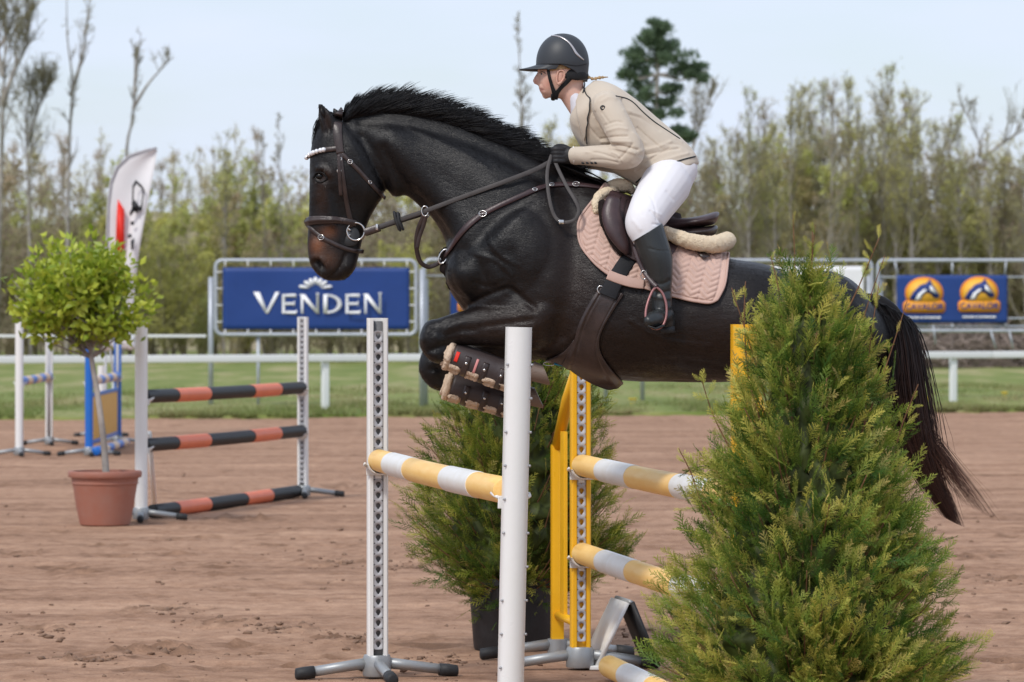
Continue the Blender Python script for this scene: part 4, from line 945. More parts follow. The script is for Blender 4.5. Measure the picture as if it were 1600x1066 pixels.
def thuja(name, base, prof, label, n_clump, per, size, seed, simple, pot_h, shoots=(), pal=None, avoid=None):
    """prof: list of (z, radius) in metres"""
    rng = np.random.default_rng(seed); o = thing(name, base, label, 'shrub'); base = np.array(base, float)
    zs = np.array([p[0] for p in prof]); rs = np.array([p[1] for p in prof]); H = zs[-1]
    temps = [frond(rng, simple) for _ in range(7)]
    g = G(); tk = crspline([base+np.array([0, 0, pot_h-.02]), base+np.array([.01, 0, H*.5]), base+np.array([0, .01, H*.95])], 5); g.add(tube(tk, np.linspace(.035, .008, len(tk)), 8))
    origins, dirs, nrm, scl, tone = [], [], [], [], []
    cand = rng.random(n_clump*6); 
    z_c = np.interp(np.sort(rng.random(n_clump)), np.cumsum(np.r_[0, (rs[:-1]+rs[1:])/2*np.diff(zs)+.004])/np.sum((rs[:-1]+rs[1:])/2*np.diff(zs)+.004), zs)
    for z in z_c:
        az = rng.uniform(0, 2*math.pi); r = np.interp(z, zs, rs); lump = 1+.10*math.sin(3*az+z*5)+.07*math.sin(7*az-z*9); rad = np.array([math.cos(az), math.sin(az), 0])
        tip = base+rad*r*lump*rng.uniform(.74, 1.02)+np.array([0, 0, z+rng.normal(0, .03)]); root = base+rad*r*.12+np.array([0, 0, max(pot_h, z-.22*rng.uniform(.6, 1.3)-r*.28)])
        q = crspline([root, root*.45+tip*.55+np.array([0, 0, -.03]), tip], 4)
        if rng.random() < .5: g.add(tube(q, np.linspace(.006, .002, len(q)), 3))
        ct = rng.normal(.03, .27); dirb = tip-root; dirb /= np.linalg.norm(dirb)
        for k in range(per):
            f = rng.random()**.55; c = root+(tip-root)*(.42+.58*f)+rng.normal(0, .028, 3)
            d = dirb*.7+rad*.45+np.array([0, 0, .38])+rng.normal(0, .38, 3); d /= np.linalg.norm(d); t = np.array([-rad[1], rad[0], 0]); nn = t*rng.choice([-1, 1])*.35+rad*rng.uniform(.1, 1.1)+rng.normal(0, .45, 3)+np.array([0, 0, .3]); nn -= d*np.dot(nn, d); nn /= np.linalg.norm(nn)
            if avoid is not None and avoid(c+d*size*.6): continue
            origins.append(c); dirs.append(d); nrm.append(nn); scl.append(size*rng.uniform(.6, 1.2)); tone.append(np.clip(.42+ct+rng.normal(0, .16), 0, 1))
    for (dx, zb, zt, lx) in shoots:      # long leading shoots with sparse sprays
        az = rng.uniform(2.6, 6.8); p = base+np.array([dx, -.06*rng.random(), zb]); e = base+np.array([dx+lx, -.05, zt]); q = crspline([p-np.array([dx*.4, 0, .25]), p, (p+e)/2+rng.normal(0, .012, 3), e], 5); g.add(tube(q, np.linspace(.0042, .0016, len(q)), 4))
        for k in range(int(4+(zt-zb)*16)):
            f = rng.uniform(0, 1); c = p+(e-p)*f; d = (e-p)/np.linalg.norm(e-p)*.9+rng.normal(0, .5, 3)*np.array([1, .6, .5]); d /= np.linalg.norm(d); nn = np.array([0, -1, .2])+rng.normal(0, .4, 3); nn -= d*np.dot(nn, d); nn /= np.linalg.norm(nn)
            origins.append(c); dirs.append(d); nrm.append(nn); scl.append(size*rng.uniform(.35, .75)*(1.15-.5*f)); tone.append(rng.uniform(.6, 1))
    n = len(origins); O = np.array(origins); X = np.array(dirs); Z = np.array(nrm); Y = np.cross(Z, X); S = np.array(scl); Tn = np.array(tone); which = rng.integers(0, len(temps), n)
    VV, FF, CC = [], [], []; n0 = 0
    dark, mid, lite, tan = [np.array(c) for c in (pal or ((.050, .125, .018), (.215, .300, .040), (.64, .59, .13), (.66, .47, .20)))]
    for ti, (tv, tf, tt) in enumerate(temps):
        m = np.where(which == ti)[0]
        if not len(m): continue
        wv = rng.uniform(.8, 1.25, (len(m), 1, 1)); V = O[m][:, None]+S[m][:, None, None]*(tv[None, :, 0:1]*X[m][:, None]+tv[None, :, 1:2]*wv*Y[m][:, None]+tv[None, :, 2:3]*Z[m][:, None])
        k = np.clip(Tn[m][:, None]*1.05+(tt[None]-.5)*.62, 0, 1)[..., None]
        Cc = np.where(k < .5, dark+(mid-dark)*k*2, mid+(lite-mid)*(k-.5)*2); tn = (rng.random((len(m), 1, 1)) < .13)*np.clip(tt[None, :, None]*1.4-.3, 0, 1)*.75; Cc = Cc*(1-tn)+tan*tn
        nv = len(tv); 
        tri = []
        for f in tf: tri += [f] if len(f) == 3 else [[f[0], f[1], f[2]], [f[0], f[2], f[3]]]
        tri = np.array(tri); FF.append((tri[None]+(np.arange(len(m))*nv)[:, None, None]+n0).reshape(-1, 3)); VV.append(V.reshape(-1, 3)); CC.append(Cc.reshape(-1, 3)); n0 += nv*len(m)
    obj('trunk', g, M['twig'], o, True)
    # the dense heart of the shrub: solid core, coloured dark to shade the gaps
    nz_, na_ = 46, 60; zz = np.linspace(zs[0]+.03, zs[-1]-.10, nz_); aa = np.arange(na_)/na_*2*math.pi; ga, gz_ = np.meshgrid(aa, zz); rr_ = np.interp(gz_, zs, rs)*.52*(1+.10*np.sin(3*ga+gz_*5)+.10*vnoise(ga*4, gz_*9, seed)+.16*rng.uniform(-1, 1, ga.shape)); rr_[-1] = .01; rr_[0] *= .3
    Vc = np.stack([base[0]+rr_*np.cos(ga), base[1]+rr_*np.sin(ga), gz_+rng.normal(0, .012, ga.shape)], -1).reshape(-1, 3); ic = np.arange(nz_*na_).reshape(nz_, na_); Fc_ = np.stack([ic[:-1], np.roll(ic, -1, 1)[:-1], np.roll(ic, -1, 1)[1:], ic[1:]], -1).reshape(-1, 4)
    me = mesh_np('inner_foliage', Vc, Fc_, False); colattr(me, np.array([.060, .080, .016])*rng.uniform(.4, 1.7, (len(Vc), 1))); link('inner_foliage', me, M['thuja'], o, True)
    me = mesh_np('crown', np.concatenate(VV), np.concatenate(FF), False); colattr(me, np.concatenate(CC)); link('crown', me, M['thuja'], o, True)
    print(name, 'tris', sum(len(f) for f in FF)); return o
def nursery_pot(x, y, r, h, label):
    p = thing('nursery_pot', (x, y, 0), label, 'pot', 'black pots of the thujas')
    obj('pot_body', lathe([(r*.84, 0), (r*.86, .008), (r*.97, h*.9), (r*.98, h-.01), (r*.93, h-.008), (r*.9, h*.8), (0, h*.8)], 40), M['blackpot'], p, autosmooth=40)
    obj('rim', lathe([(r*.97, h-.035), (r*1.03, h-.03), (r*1.04, h), (r*1.0, h+.004), (r*.93, h)], 40, cap=False), M['blackpot'], p, autosmooth=40)
    obj('potting_soil', lathe([(0.0, h*.86), (r*.5, h*.87), (r*.94, h*.86)], 24, cap=False), M['soil'], p)
d2 = 13.75; s2 = F/d2; ax2 = GX(1259, d2)
pz = lambda y: CH-(y-HZ)/s2
nursery_pot(ax2, d2, .235, .36, 'black pot of the near thuja, below the picture edge')
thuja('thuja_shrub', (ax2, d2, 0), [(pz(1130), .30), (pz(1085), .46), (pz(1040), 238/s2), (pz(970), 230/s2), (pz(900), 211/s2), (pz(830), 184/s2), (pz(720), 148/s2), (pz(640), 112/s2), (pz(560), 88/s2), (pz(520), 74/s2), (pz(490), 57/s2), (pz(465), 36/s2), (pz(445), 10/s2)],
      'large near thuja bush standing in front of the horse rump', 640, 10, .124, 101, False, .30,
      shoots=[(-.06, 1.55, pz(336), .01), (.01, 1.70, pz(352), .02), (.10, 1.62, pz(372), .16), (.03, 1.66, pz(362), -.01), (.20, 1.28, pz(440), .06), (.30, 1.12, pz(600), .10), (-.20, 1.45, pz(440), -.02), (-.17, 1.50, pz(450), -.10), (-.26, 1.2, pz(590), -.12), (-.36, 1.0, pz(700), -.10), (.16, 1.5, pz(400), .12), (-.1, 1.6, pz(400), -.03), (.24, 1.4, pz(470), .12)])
d1 = 19.6; s1 = F/d1; ax1 = GX(810, d1); pz = lambda y: CH-(y-HZ)/s1
nursery_pot(ax1-.03, d1, .232, .37, 'black pot of the far thuja behind the white standard')
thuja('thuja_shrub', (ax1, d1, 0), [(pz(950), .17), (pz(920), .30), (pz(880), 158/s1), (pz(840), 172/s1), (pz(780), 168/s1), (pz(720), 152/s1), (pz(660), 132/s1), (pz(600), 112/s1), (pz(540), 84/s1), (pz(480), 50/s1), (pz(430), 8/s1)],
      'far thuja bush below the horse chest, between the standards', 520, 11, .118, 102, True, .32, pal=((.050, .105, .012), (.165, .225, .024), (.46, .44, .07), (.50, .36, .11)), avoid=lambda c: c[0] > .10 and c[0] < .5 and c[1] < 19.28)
# ------------------------------------------------------------------ the horse
HY = 16.2; SC = F/HY
def P3(px, py, off=0.0): return W(px, py, HY+off)
def mir(v): v = np.array(v, float); v[..., 1] = 2*HY-v[..., 1]; return v
def loft(secs, n=36, sub=6, closed=True):
    """secs: (topx,topy,botx,boty,halfwidth,p,q[,yoff]) photo pixels in the horse plane"""
    S = np.array([list(s)+[0.0]*(8-len(s)) for s in secs], float); S = crspline(S, sub); th = np.arange(n)/n*2*math.pi; V = []
    for s in S:
        a = P3(s[0], s[1]); b = P3(s[2], s[3]); t = (1-np.cos(th))/2; tp = np.clip(t, 0, 1)**s[5]; w = s[4]*(2*np.sqrt(np.clip(tp*(1-tp), 0, None)))**s[6]
        pts = a[None]+(b-a)[None]*t[:, None]; pts[:, 1] += np.sign(np.sin(th))*w+s[7]; V.append(pts)
    m = len(V); V = np.concatenate(V); Fc = [[i*n+k, i*n+(k+1) % n, (i+1)*n+(k+1) % n, (i+1)*n+k] for i in range(m-1) for k in range(n)]
    if closed: Fc += [list(range(n))[::-1], [(m-1)*n+k for k in range(n)]]
    return V, Fc
def limb(pts, n=16, sub=5, both=False):
    """pts: (px,py,off,r_pixels[,flat]) -> closed tapered limb(s) with round ends"""
    Q = np.array([list(p)+[1.0]*(5-len(p)) for p in pts], float); X = np.array([P3(*q[:3]) for q in Q]); D = crspline(np.concatenate([X, Q[:, 3:]], 1), sub)
    r = D[:, 3]/SC; vf = tube(D[:, :3], np.stack([r, r*D[:, 4]], 1), n, round_ends=True, up=(0, 1, 0.001))
    return [vf]+([(mir(vf[0]), [f[::-1] for f in vf[1]])] if both else [])
def sculpt(parts, voxel, smooth, factor=.5):
    g = G()
    for p in parts: g.add(p)
    me = mesh_np('tmp', g.verts(), g.F); bm = bmesh.new(); bm.from_mesh(me); bmesh.ops.recalc_face_normals(bm, faces=bm.faces); bm.to_mesh(me); bm.free()
    o = bpy.data.objects.new('tmp', me); col.objects.link(o)
    r = o.modifiers.new('r', 'REMESH'); r.mode = 'VOXEL'; r.voxel_size = voxel; r.adaptivity = 0
    if smooth: s = o.modifiers.new('s', 'SMOOTH'); s.iterations = smooth; s.factor = factor
    bpy.context.view_layer.update(); e = o.evaluated_get(bpy.context.evaluated_depsgraph_get()); m2 = e.to_mesh()
    V = np.zeros(len(m2.vertices)*3, np.float32); m2.vertices.foreach_get('co', V); V = V.reshape(-1, 3).astype(float)
    Lp = np.zeros(len(m2.loops), np.int32); m2.loops.foreach_get('vertex_index', Lp); tot = np.zeros(len(m2.polygons), np.int32); m2.polygons.foreach_get('loop_total', tot)
    if (tot == 4).all(): Fc = Lp.reshape(-1, 4)
    else:
        st = np.cumsum(tot)-tot; Fc = [Lp[a:a+b].tolist() for a, b in zip(st, tot)]
    e.to_mesh_clear(); bpy.data.objects.remove(o); bpy.data.meshes.remove(me)
    return V, Fc
def normals(V, Fq):
    N = np.zeros_like(V); a, b, c, d = (V[Fq[:, k]] for k in range(4)); fn = np.cross(c-a, d-b)
    for k in range(4): np.add.at(N, Fq[:, k], fn)
    return N/(np.linalg.norm(N, axis=1)[:, None]+1e-12)
def pxy(V):
    y = np.where(V[:, 1] > HY, 2*HY-V[:, 1], V[:, 1]); return np.stack([800+F*V[:, 0]/y, HZ-(V[:, 2]-CH)*F/y], 1)
def segdist(Q, pts):
    d = np.full(len(Q), 1e9); pts = np.asarray(pts, float)
    if len(pts) == 1: return np.linalg.norm(Q-pts[0], axis=1)
    for a, b in zip(pts[:-1], pts[1:]):
        ab = b-a; t = np.clip(((Q-a)@ab)/(ab@ab), 0, 1); d = np.minimum(d, np.linalg.norm(Q-(a+t[:, None]*ab), axis=1))
    return d
def strokes(V, Fq, L, it=1):
    """carve (-) or raise (+) along pixel polylines: (points, width_px, depth_m[, side])"""
    Q = pxy(V); N = normals(V, Fq); near = V[:, 1] < HY; w = np.clip(np.abs(N[:, 1])*1.6, 0, 1); D = np.zeros(len(V))
    for s in L:
        pts, wd, dp = s[:3]; m = w if len(s) < 4 or s[3] == 'b' else w*near; d = segdist(Q, crspline(pts, 5) if len(pts) > 2 else pts); D += dp*np.exp(-(d/wd)**2)*m
    return V+N*D[:, None]

body_parts = [loft([(536, 176, 588, 262, .07, 1, 1), (560, 167, 612, 306, .085, 1.15, .95), (605, 164, 634, 306, .095, 1.2, .95), (655, 170, 655, 322, .105, 1.25, .92), (715, 186, 679, 346, .125, 1.3, .9), (785, 216, 697, 384, .165, 1.3, .85), (860, 250, 695, 428, .215, 1.3, .8),
                    (915, 272, 716, 474, .255, 1.3, .75), (948, 284, 782, 540, .275, 1.32, .72), (978, 305, 868, 568, .295, 1.3, .70), (1022, 343, 950, 592, .315, 1.2, .72), (1078, 380, 1045, 597, .325, 1.12, .72), (1136, 403, 1135, 597, .32, 1.05, .72),
                    (1195, 413, 1195, 592, .305, 1.0, .72), (1260, 437, 1250, 590, .29, 1, .72), (1318, 455, 1312, 590, .265, 1, .75), (1362, 474, 1368, 574, .20, 1, .8), (1388, 508, 1390, 545, .08, 1, 1)]),
              # head
              loft([(512, 178, 565, 205, .055, 1, 1), (500, 192, 580, 232, .085, 1, .9), (489, 215, 592, 262, .098, 1.1, .85), (484.5, 248, 599, 290, .100, 1.05, .8), (484, 282, 598, 308, .092, 1, .78), (483.5, 312, 588, 322, .078, .95, .78), (482.5, 340, 576, 345, .066, .95, .75),
                    (481, 366, 567, 372, .060, .95, .72), (481, 392, 561, 398, .060, .95, .72), (486, 415, 556, 418, .056, .95, .72), (497, 430, 548, 430, .045, .95, .8), (510, 438, 538, 438, .022, 1, 1)], 30, 5)]
# chest, shoulder and haunch masses
for c, r3 in (((742, 425, -.13), (.12, .10, .12)), ((815, 405, -.16), (.20, .13, .23)), ((1270, 515, -.15), (.24, .155, .20)), ((716, 432, -.08), (.055, .08, .06))):
    for s in (1, -1):
        q = P3(c[0], c[1], c[2]); q[1] = HY+c[2]*s; body_parts.append(sphere(tuple(q), r3, 24, 16))
# ears
for s in (1, -1):
    e = limb([(520, 212, -.055, 10, .7), (514, 197, -.058, 13.5, .5), (508, 182, -.062, 12, .45), (502, 169, -.062, 7.5, .45), (499, 162, -.062, 3.2, .6)], 14, 4)[0]
    if s < 0:
        v = mir(e[0]); v[:, 0] += .055; v[:, 2] += -.012; body_parts.append((v, e[1]))
    else: body_parts.append(e)
# fore legs: near leg folded above, far leg folded below
near_fore = [(872, 474, -.135, 50), (838, 502, -.17, 45), (790, 507, -.165, 37), (742, 511, -.155, 29.5), (705, 516, -.15, 24), (684, 523, -.148, 23)]
body_parts += limb(near_fore, 18)
body_parts += limb([(680, 519, -.148, 22.5), (679, 535, -.148, 24), (686, 549, -.148, 21)], 16)
body_parts += limb([(684, 548, -.148, 19), (705, 556, -.148, 15), (745, 571, -.146, 13), (785, 584, -.144, 13.5), (803, 589, -.144, 17), (815, 588, -.144, 16), (828, 581, -.144, 14), (834, 580, -.144, 14)], 16)
far_fore = [(872, 480, .135, 50), (838, 518, .17, 44), (790, 534, .165, 36), (742, 548, .155, 29), (702, 560, .15, 24), (680, 567, .148, 22)]
body_parts += limb(far_fore, 18)
body_parts += limb([(676, 560, .148, 20), (675, 576, .148, 21.5), (682, 590, .148, 19)], 16)
body_parts += limb([(682, 592, .148, 18), (702, 602, .148, 14.5), (742, 617, .146, 12.5), (785, 628, .144, 13), (802, 631, .144, 15.5), (814, 628, .144, 15), (824, 621, .144, 13), (828, 619, .144, 13)], 16)
# hind legs gathered under and behind
for s in (1, -1):
    hl = limb([(1290, 500, -.16*s, 82), (1252, 545, -.18*s, 66), (1262, 585, -.17*s, 48), (1305, 622, -.155*s, 32), (1345, 650, -.15*s, 22), (1362, 662, -.15*s, 21)], 18)+limb([(1362, 660, -.15*s, 20), (1352, 684, -.15*s, 16), (1332, 722, -.15*s, 14), (1313, 755, -.15*s, 17), (1300, 770, -.15*s, 15), (1288, 776, -.15*s, 14)], 16)
    body_parts += hl
HV, HF = sculpt(body_parts, .0092, 6)
HV = strokes(HV, HF, [
    ([(566, 214), (585, 240), (600, 272), (606, 300)], 9, -.016), ([(556, 230), (580, 262), (588, 296)], 20, .010),             # jaw
    ([(600, 232), (630, 285), (668, 325), (700, 372)], 9, -.013), ([(612, 222), (655, 270), (700, 325), (735, 380)], 22, .017),  # neck muscle and jugular groove
    ([(565, 188), (640, 196), (705, 212), (790, 246), (850, 282)], 11, -.012), ([(600, 218), (690, 240), (770, 285)], 26, .010),
    ([(868, 282), (800, 330), (752, 372), (722, 402)], 14, -.016), ([(845, 310), (795, 350), (755, 395)], 18, .012),            # shoulder blade
    ([(722, 428)], 32, .014), ([(700, 405), (706, 440), (722, 470)], 9, -.012),
    ([(890, 300), (896, 370), (892, 440), (872, 520)], 22, -.022), ([(842, 400), (858, 450)], 45, .008), ([(800, 395), (812, 440)], 10, -.009), ([(764, 392), (790, 430), (800, 458)], 11, -.010),
    ([(727, 480), (760, 462), (792, 452), (812, 464), (835, 482)], 5, -.012), ([(700, 500), (760, 488), (820, 482)], 12, .006), ([(690, 525), (750, 512), (830, 500)], 5, -.006), ([(720, 522), (790, 525)], 6, .005),
    ([(507, 292), (516, 325), (520, 350)], 6, .008), ([(520, 300), (530, 340)], 9, -.008), ([(499, 262), (508, 264), (515, 272)], 4, .012), ([(490, 276), (496, 284), (506, 286)], 3.5, .006), ([(500, 276)], 6.5, -.011),
    ([(495, 320), (494, 370)], 7, -.005), ([(491, 404), (500, 406), (506, 414)], 5, .009), ([(495, 409), (502, 417)], 5.2, -.030), ([(512, 434), (526, 424), (536, 408), (540, 396)], 2.6, -.009), ([(545, 415)], 8, .006), ([(530, 262), (545, 290)], 15, .006),
    ([(664, 530), (670, 512)], 6, .008), ([(692, 541), (674, 547)], 4.5, -.010), ([(684, 527)], 7, .008), ([(672, 552), (690, 560)], 5, .006), ([(700, 505), (688, 520)], 5, -.006), ([(668, 565), (680, 585)], 6, .007), ([(690, 575), (672, 578)], 4, -.007), ([(720, 505), (700, 512)], 5, .005), ([(735, 520), (775, 522)], 5, -.005),
    ([(1205, 455), (1215, 520)], 26, -.020), ([(1150, 575), (1215, 560), (1240, 520)], 12, -.010), ([(1020, 470), (1060, 560)], 30, .006), ([(1120, 450), (1145, 560)], 18, -.005), ([(1060, 430), (1085, 560)], 12, -.003), ([(1095, 430), (1118, 560)], 12, -.003), ([(1160, 420), (1240, 445)], 18, .006),
    ([(513, 203), (508, 188), (503, 174)], 5, -.018, 'n'),
    ([(735, 395), (770, 405), (800, 430)], 2.6, .005), ([(760, 360), (778, 395), (812, 415)], 2.6, .004), ([(740, 440), (765, 448), (785, 440)], 3, -.005), ([(870, 545), (905, 515), (930, 470)], 4, .005), ([(985, 500), (1040, 530), (1110, 540)], 3, .004), ([(1030, 560), (1090, 565), (1150, 580)], 4, -.004), ([(640, 200), (700, 228), (760, 262)], 4, .004), ([(560, 250), (572, 275), (574, 300)], 3, .004), ([(520, 345), (530, 375)], 3, .004)])
Nn = normals(HV, HF)
HV = HV+Nn*(vnoise3(HV, 26, 81)*.0012+vnoise3(HV, 9, 83)*.0018)[:, None]
hbvh = BVHTree.FromPolygons([Vector(v) for v in HV], HF.tolist())
horse = thing('horse', (GX(1000, HY), HY, zof(560, HY)), 'dark bay horse in mid jump with forelegs folded', 'horse')
# coat colours: near black with brown muzzle, eye ring, flank and inner legs
Q = pxy(HV); blob = lambda x, y, rx, ry: np.exp(-(((Q[:, 0]-x)/rx)**2+((Q[:, 1]-y)/ry)**2))
base = np.tile(np.array([.0062, .0058, .0064]), (len(HV), 1))
def blend(c, k): global base; base = base*(1-np.clip(k, 0, 1)[:, None])+np.array(c)*np.clip(k, 0, 1)[:, None]
blend((.0185, .0100, .0070), .9*np.clip(blob(1080, 540, 190, 95)+blob(800, 512, 75, 40)+.6*blob(880, 380, 50, 120), 0, 1)); blend((.019, .0098, .0066), .7*blob(900, 470, 40, 80))
blend((.028, .014, .009), .8*blob(502, 305, 10, 34)+.7*blob(512, 272, 9, 9)); blend((.15, .056, .024), 1.0*blob(496, 383, 11, 15)+.6*blob(514, 362, 12, 10)); blend((.075, .035, .020), .8*blob(512, 404, 16, 16)); blend((.012, .010, .010), 1.1*blob(502, 428, 20, 9)+1.5*blob(499, 413, 7, 8)+.9*blob(548, 412, 13, 14))
blend((.030, .017, .013), .7*blob(511, 192, 6, 14)); base *= (1+.25*vnoise3(HV, 7, 90))[:, None]
def coat_mat():
    m = mat('horse coat', (0, 0, 0), .42, .30, attr='coat', var=.10, vscale=9, bump=0, sheen=0.0); n, l = nodes_of(m); b = n['Principled BSDF']
    tc = n.new('ShaderNodeTexCoord'); mp = n.new('ShaderNodeMapping'); mp.inputs['Scale'].default_value = (60, 200, 260); mp.inputs['Rotation'].default_value = (0, .45, 0); l.new(tc.outputs['Object'], mp.inputs['Vector'])
    t = n.new('ShaderNodeTexNoise'); t.inputs['Scale'].default_value = 1.6; t.inputs['Detail'].default_value = 4; l.new(mp.outputs['Vector'], t.inputs['Vector'])
    mp2 = n.new('ShaderNodeMapping'); mp2.inputs['Scale'].default_value = (.5, 1, 1.6); mp2.inputs['Rotation'].default_value = (0, .6, 0); l.new(tc.outputs['Object'], mp2.inputs['Vector']); t2 = n.new('ShaderNodeTexNoise'); t2.inputs['Scale'].default_value = 30; t2.inputs['Detail'].default_value = 6; t2.inputs['Roughness'].default_value = .7; l.new(mp2.outputs['Vector'], t2.inputs['Vector'])
    rr = n.new('ShaderNodeMapRange'); rr.inputs['From Min'].default_value = .35; rr.inputs['From Max'].default_value = .65; rr.inputs['To Min'].default_value = .27; rr.inputs['To Max'].default_value = .44; l.new(t2.outputs['Fac'], rr.inputs['Value']); l.new(rr.outputs['Result'], b.inputs['Roughness'])
    bp = n.new('ShaderNodeBump'); bp.inputs['Strength'].default_value = .30; bp.inputs['Distance'].default_value = .006; l.new(t.outputs['Fac'], bp.inputs['Height'])
    bp2 = n.new('ShaderNodeBump'); bp2.inputs['Strength'].default_value = .16; bp2.inputs['Distance'].default_value = .02; l.new(t2.outputs['Fac'], bp2.inputs['Height']); l.new(bp.outputs['Normal'], bp2.inputs['Normal']); l.new(bp2.outputs['Normal'], b.inputs['Normal'])
    b.inputs['Anisotropic'].default_value = .3
    return m
M['coat'] = coat_mat()
me = mesh_np('body', HV, HF); colattr(me, base); link('body', me, M['coat'], horse, True)
# short coat: fine hairs lying along the body
def coat_hairs(n, seed):
    rng = np.random.default_rng(seed); a, b, c, d = (HV[HF[:, k]] for k in range(4)); fn = np.cross(c-a, d-b); ar = np.linalg.norm(fn, axis=1); fi = rng.choice(len(HF), n, p=ar/ar.sum()); u, v = rng.random((n, 1)), rng.random((n, 1))
    P = (a[fi]*(1-u)+b[fi]*u)*(1-v)+(d[fi]*(1-u)+c[fi]*u)*v; N_ = Nn[HF[fi, 0]]; q = pxy(P); flow = np.tile(np.array([1., 0, -.55]), (n, 1)); hd = q[:, 0] < 600; flow[hd] = np.array([.25, 0, -1.]); nk = (q[:, 0] > 590)&(q[:, 0] < 720)&(q[:, 1] < 330); flow[nk] = np.array([.8, 0, -.8])
    lg = (q[:, 1] > 490)&(q[:, 0] < 760); flow[lg] = np.array([-1., 0, -.2]); flow += rng.normal(0, .22, (n, 3))+(vnoise3(P, 9, 111)*.35)[:, None]*np.array([0, 0, 1.]); T = flow-N_*np.sum(flow*N_, 1)[:, None]; T /= np.linalg.norm(T, axis=1)[:, None]+1e-9
    S = np.cross(T, N_); L = rng.uniform(.009, .018, (n, 1)); w = .00085; tip = P+T*L+N_*L*rng.uniform(.05, .28, (n, 1)); V = np.stack([P-S*w-N_*.0008, P+S*w-N_*.0008, tip], 1).reshape(-1, 3); cc = base[HF[fi, 0]]*rng.uniform(.5, 1.35, (n, 1)); return V, np.arange(3*n).reshape(-1, 3), np.repeat(cc, 3, 0)
v, f, c = coat_hairs(125000, 17); M['coathair'] = mat('short coat hair', (0, 0, 0), .40, .24, attr='coat', var=.1, vscale=20); me = mesh_np('coat_hair', v, f); colattr(me, c); o = link('coat_hair', me, M['coathair'], horse, True); o['kind'] = 'stuff'
# eyes, nostril lining
M['eye'] = mat('dark wet eye', (.004, .003, .0025), .25, .3, var=.1)
def ray(px, py, bvh=None):
    d = Vector((px-800, F, HZ-py)).normalized(); return (bvh or hbvh).ray_cast(Vector((0, 0, CH)), d)
def surf(px, py, bvh=None):
    """surface point and normal under a photo pixel on the near side; falls back to the nearest point at the outline"""
    h = ray(px, py, bvh)
    if h[0] is not None and h[0][1] < HY+.12:
        nn = np.array(h[1]); return np.array(h[0]), (-nn if nn[1] > .02 else nn)
    q = P3(px, py, 0); n = (bvh or hbvh).find_nearest(Vector(q)); p = np.array(n[0]); nn = q-p; L = np.linalg.norm(nn)
    k = P3(px, py, p[1]-HY); return k, (nn/L if L > 1e-6 else np.array(n[1]))
p, n = surf(500, 276)
for k in (0, 1):
    c = p-n*.006; c = mir(c) if k else c; obj('eye', sphere(tuple(c), (.021, .0155, .0175), 20, 14), M['eye'], horse, True)
g = G()
lid = crspline([(490, 278), (494, 271), (501, 268.5), (508, 272), (512, 279)], 5); pts = [surf(*q)[0]+surf(*q)[1]*.004 for q in lid]; g.add(tube(pts, .0034, 8, round_ends=True)); g.add(tube(mir(pts), .0034, 8, round_ends=True))
lid = crspline([(490, 278), (496, 284), (504, 285), (512, 279)], 5); pts = [surf(*q)[0]+surf(*q)[1]*.002 for q in lid]; g.add(tube(pts, .0032, 8, round_ends=True)); g.add(tube(mir(pts), .0032, 8, round_ends=True))
M['blackskin'] = mat('black skin', (.007, .006, .006), .6, .2, var=.2, vscale=30); obj('eyelids', g, M['blackskin'], horse, True)
# hooves
M['hoof'] = mat('grey brown horn', (.20, .15, .12), .5, .4, var=.22, vscale=20, bump=.15, bscale=60, c2=(.14, .10, .08), stretch=(1, 1, 4))
def hoof(a, b, off, r0, r1):
    ax = np.array(b)-np.array(a); pts = [(a[0]+ax[0]*t, a[1]+ax[1]*t, off, r0+(r1-r0)*t) for t in (0, .25, .5, .75, 1)]
    X = np.array([P3(*q[:3]) for q in pts]); r = np.array([q[3] for q in pts])/SC; return tube(X, np.stack([r, r*.95], 1), 24)
for a, b, off in (((829, 579), (849, 586), -.144), ((824, 618), (838, 622), .144)):
    V, Fc = hoof(a, b, off, 16.5, 18); V = np.asarray(V)
    # slanted toe: the lower side of the folded foot reaches further back
    q = pxy(V if off < 0 else mir(V)); t = np.clip(((q-np.array(a))@(np.array(b)-np.array(a)))/np.dot(np.array(b)-np.array(a), np.array(b)-np.array(a)), 0, 1); V[:, 0] += t*np.clip((q[:, 1]-a[1])/20, -1, 1)*15/SC; obj('hoof', (V, Fc), M['hoof'], horse, True, autosmooth=45)
for s in (1, -1):
    obj('hoof', hoof((1290, 775), (1268, 782), -.15*s, 15, 20), M['hoof'], horse, True, autosmooth=45)

# ------------------------------------------------------------------ mane, forelock and tail
def hair_mat(name, c, c2):
    m = mat(name, c, .42, .28, var=.3, vscale=25, attr='coat'); m.node_tree.nodes['Principled BSDF'].inputs['Anisotropic'].default_value = .4; return m
M['hair'] = hair_mat('black horse hair', (.006, .006, .007), None)
def strands(PL, r0, taper=True):
    """PL: (N,K,3) polylines -> three-sided tapered hairs"""
    N_, K, _ = PL.shape; T = np.gradient(PL, axis=1); T /= np.linalg.norm(T, axis=2)[..., None]+1e-9; ref = np.array([.2, 1., .1]); u = np.cross(T, ref); u /= np.linalg.norm(u, axis=2)[..., None]+1e-9; v = np.cross(T, u)
    k = np.linspace(0, 1, K); r = (r0*(1-.85*k**2)[None] if np.isscalar(r0) else r0[:, None]*(1-.85*k**2)[None]); a = np.arange(3)/3*2*math.pi
    V = PL[:, :, None]+r[:, :, None, None]*(u[:, :, None]*np.cos(a)[None, None, :, None]+v[:, :, None]*np.sin(a)[None, None, :, None])
    i = np.arange(N_)[:, None, None]*K*3; j = np.arange(K-1)[None, :, None]*3; c = np.arange(3)[None, None]; c2 = (c+1) % 3
    Fq = np.stack([i+j+c, i+j+c2, i+j+3+c2, i+j+3+c], -1).reshape(-1, 4); return V.reshape(-1, 3), Fq
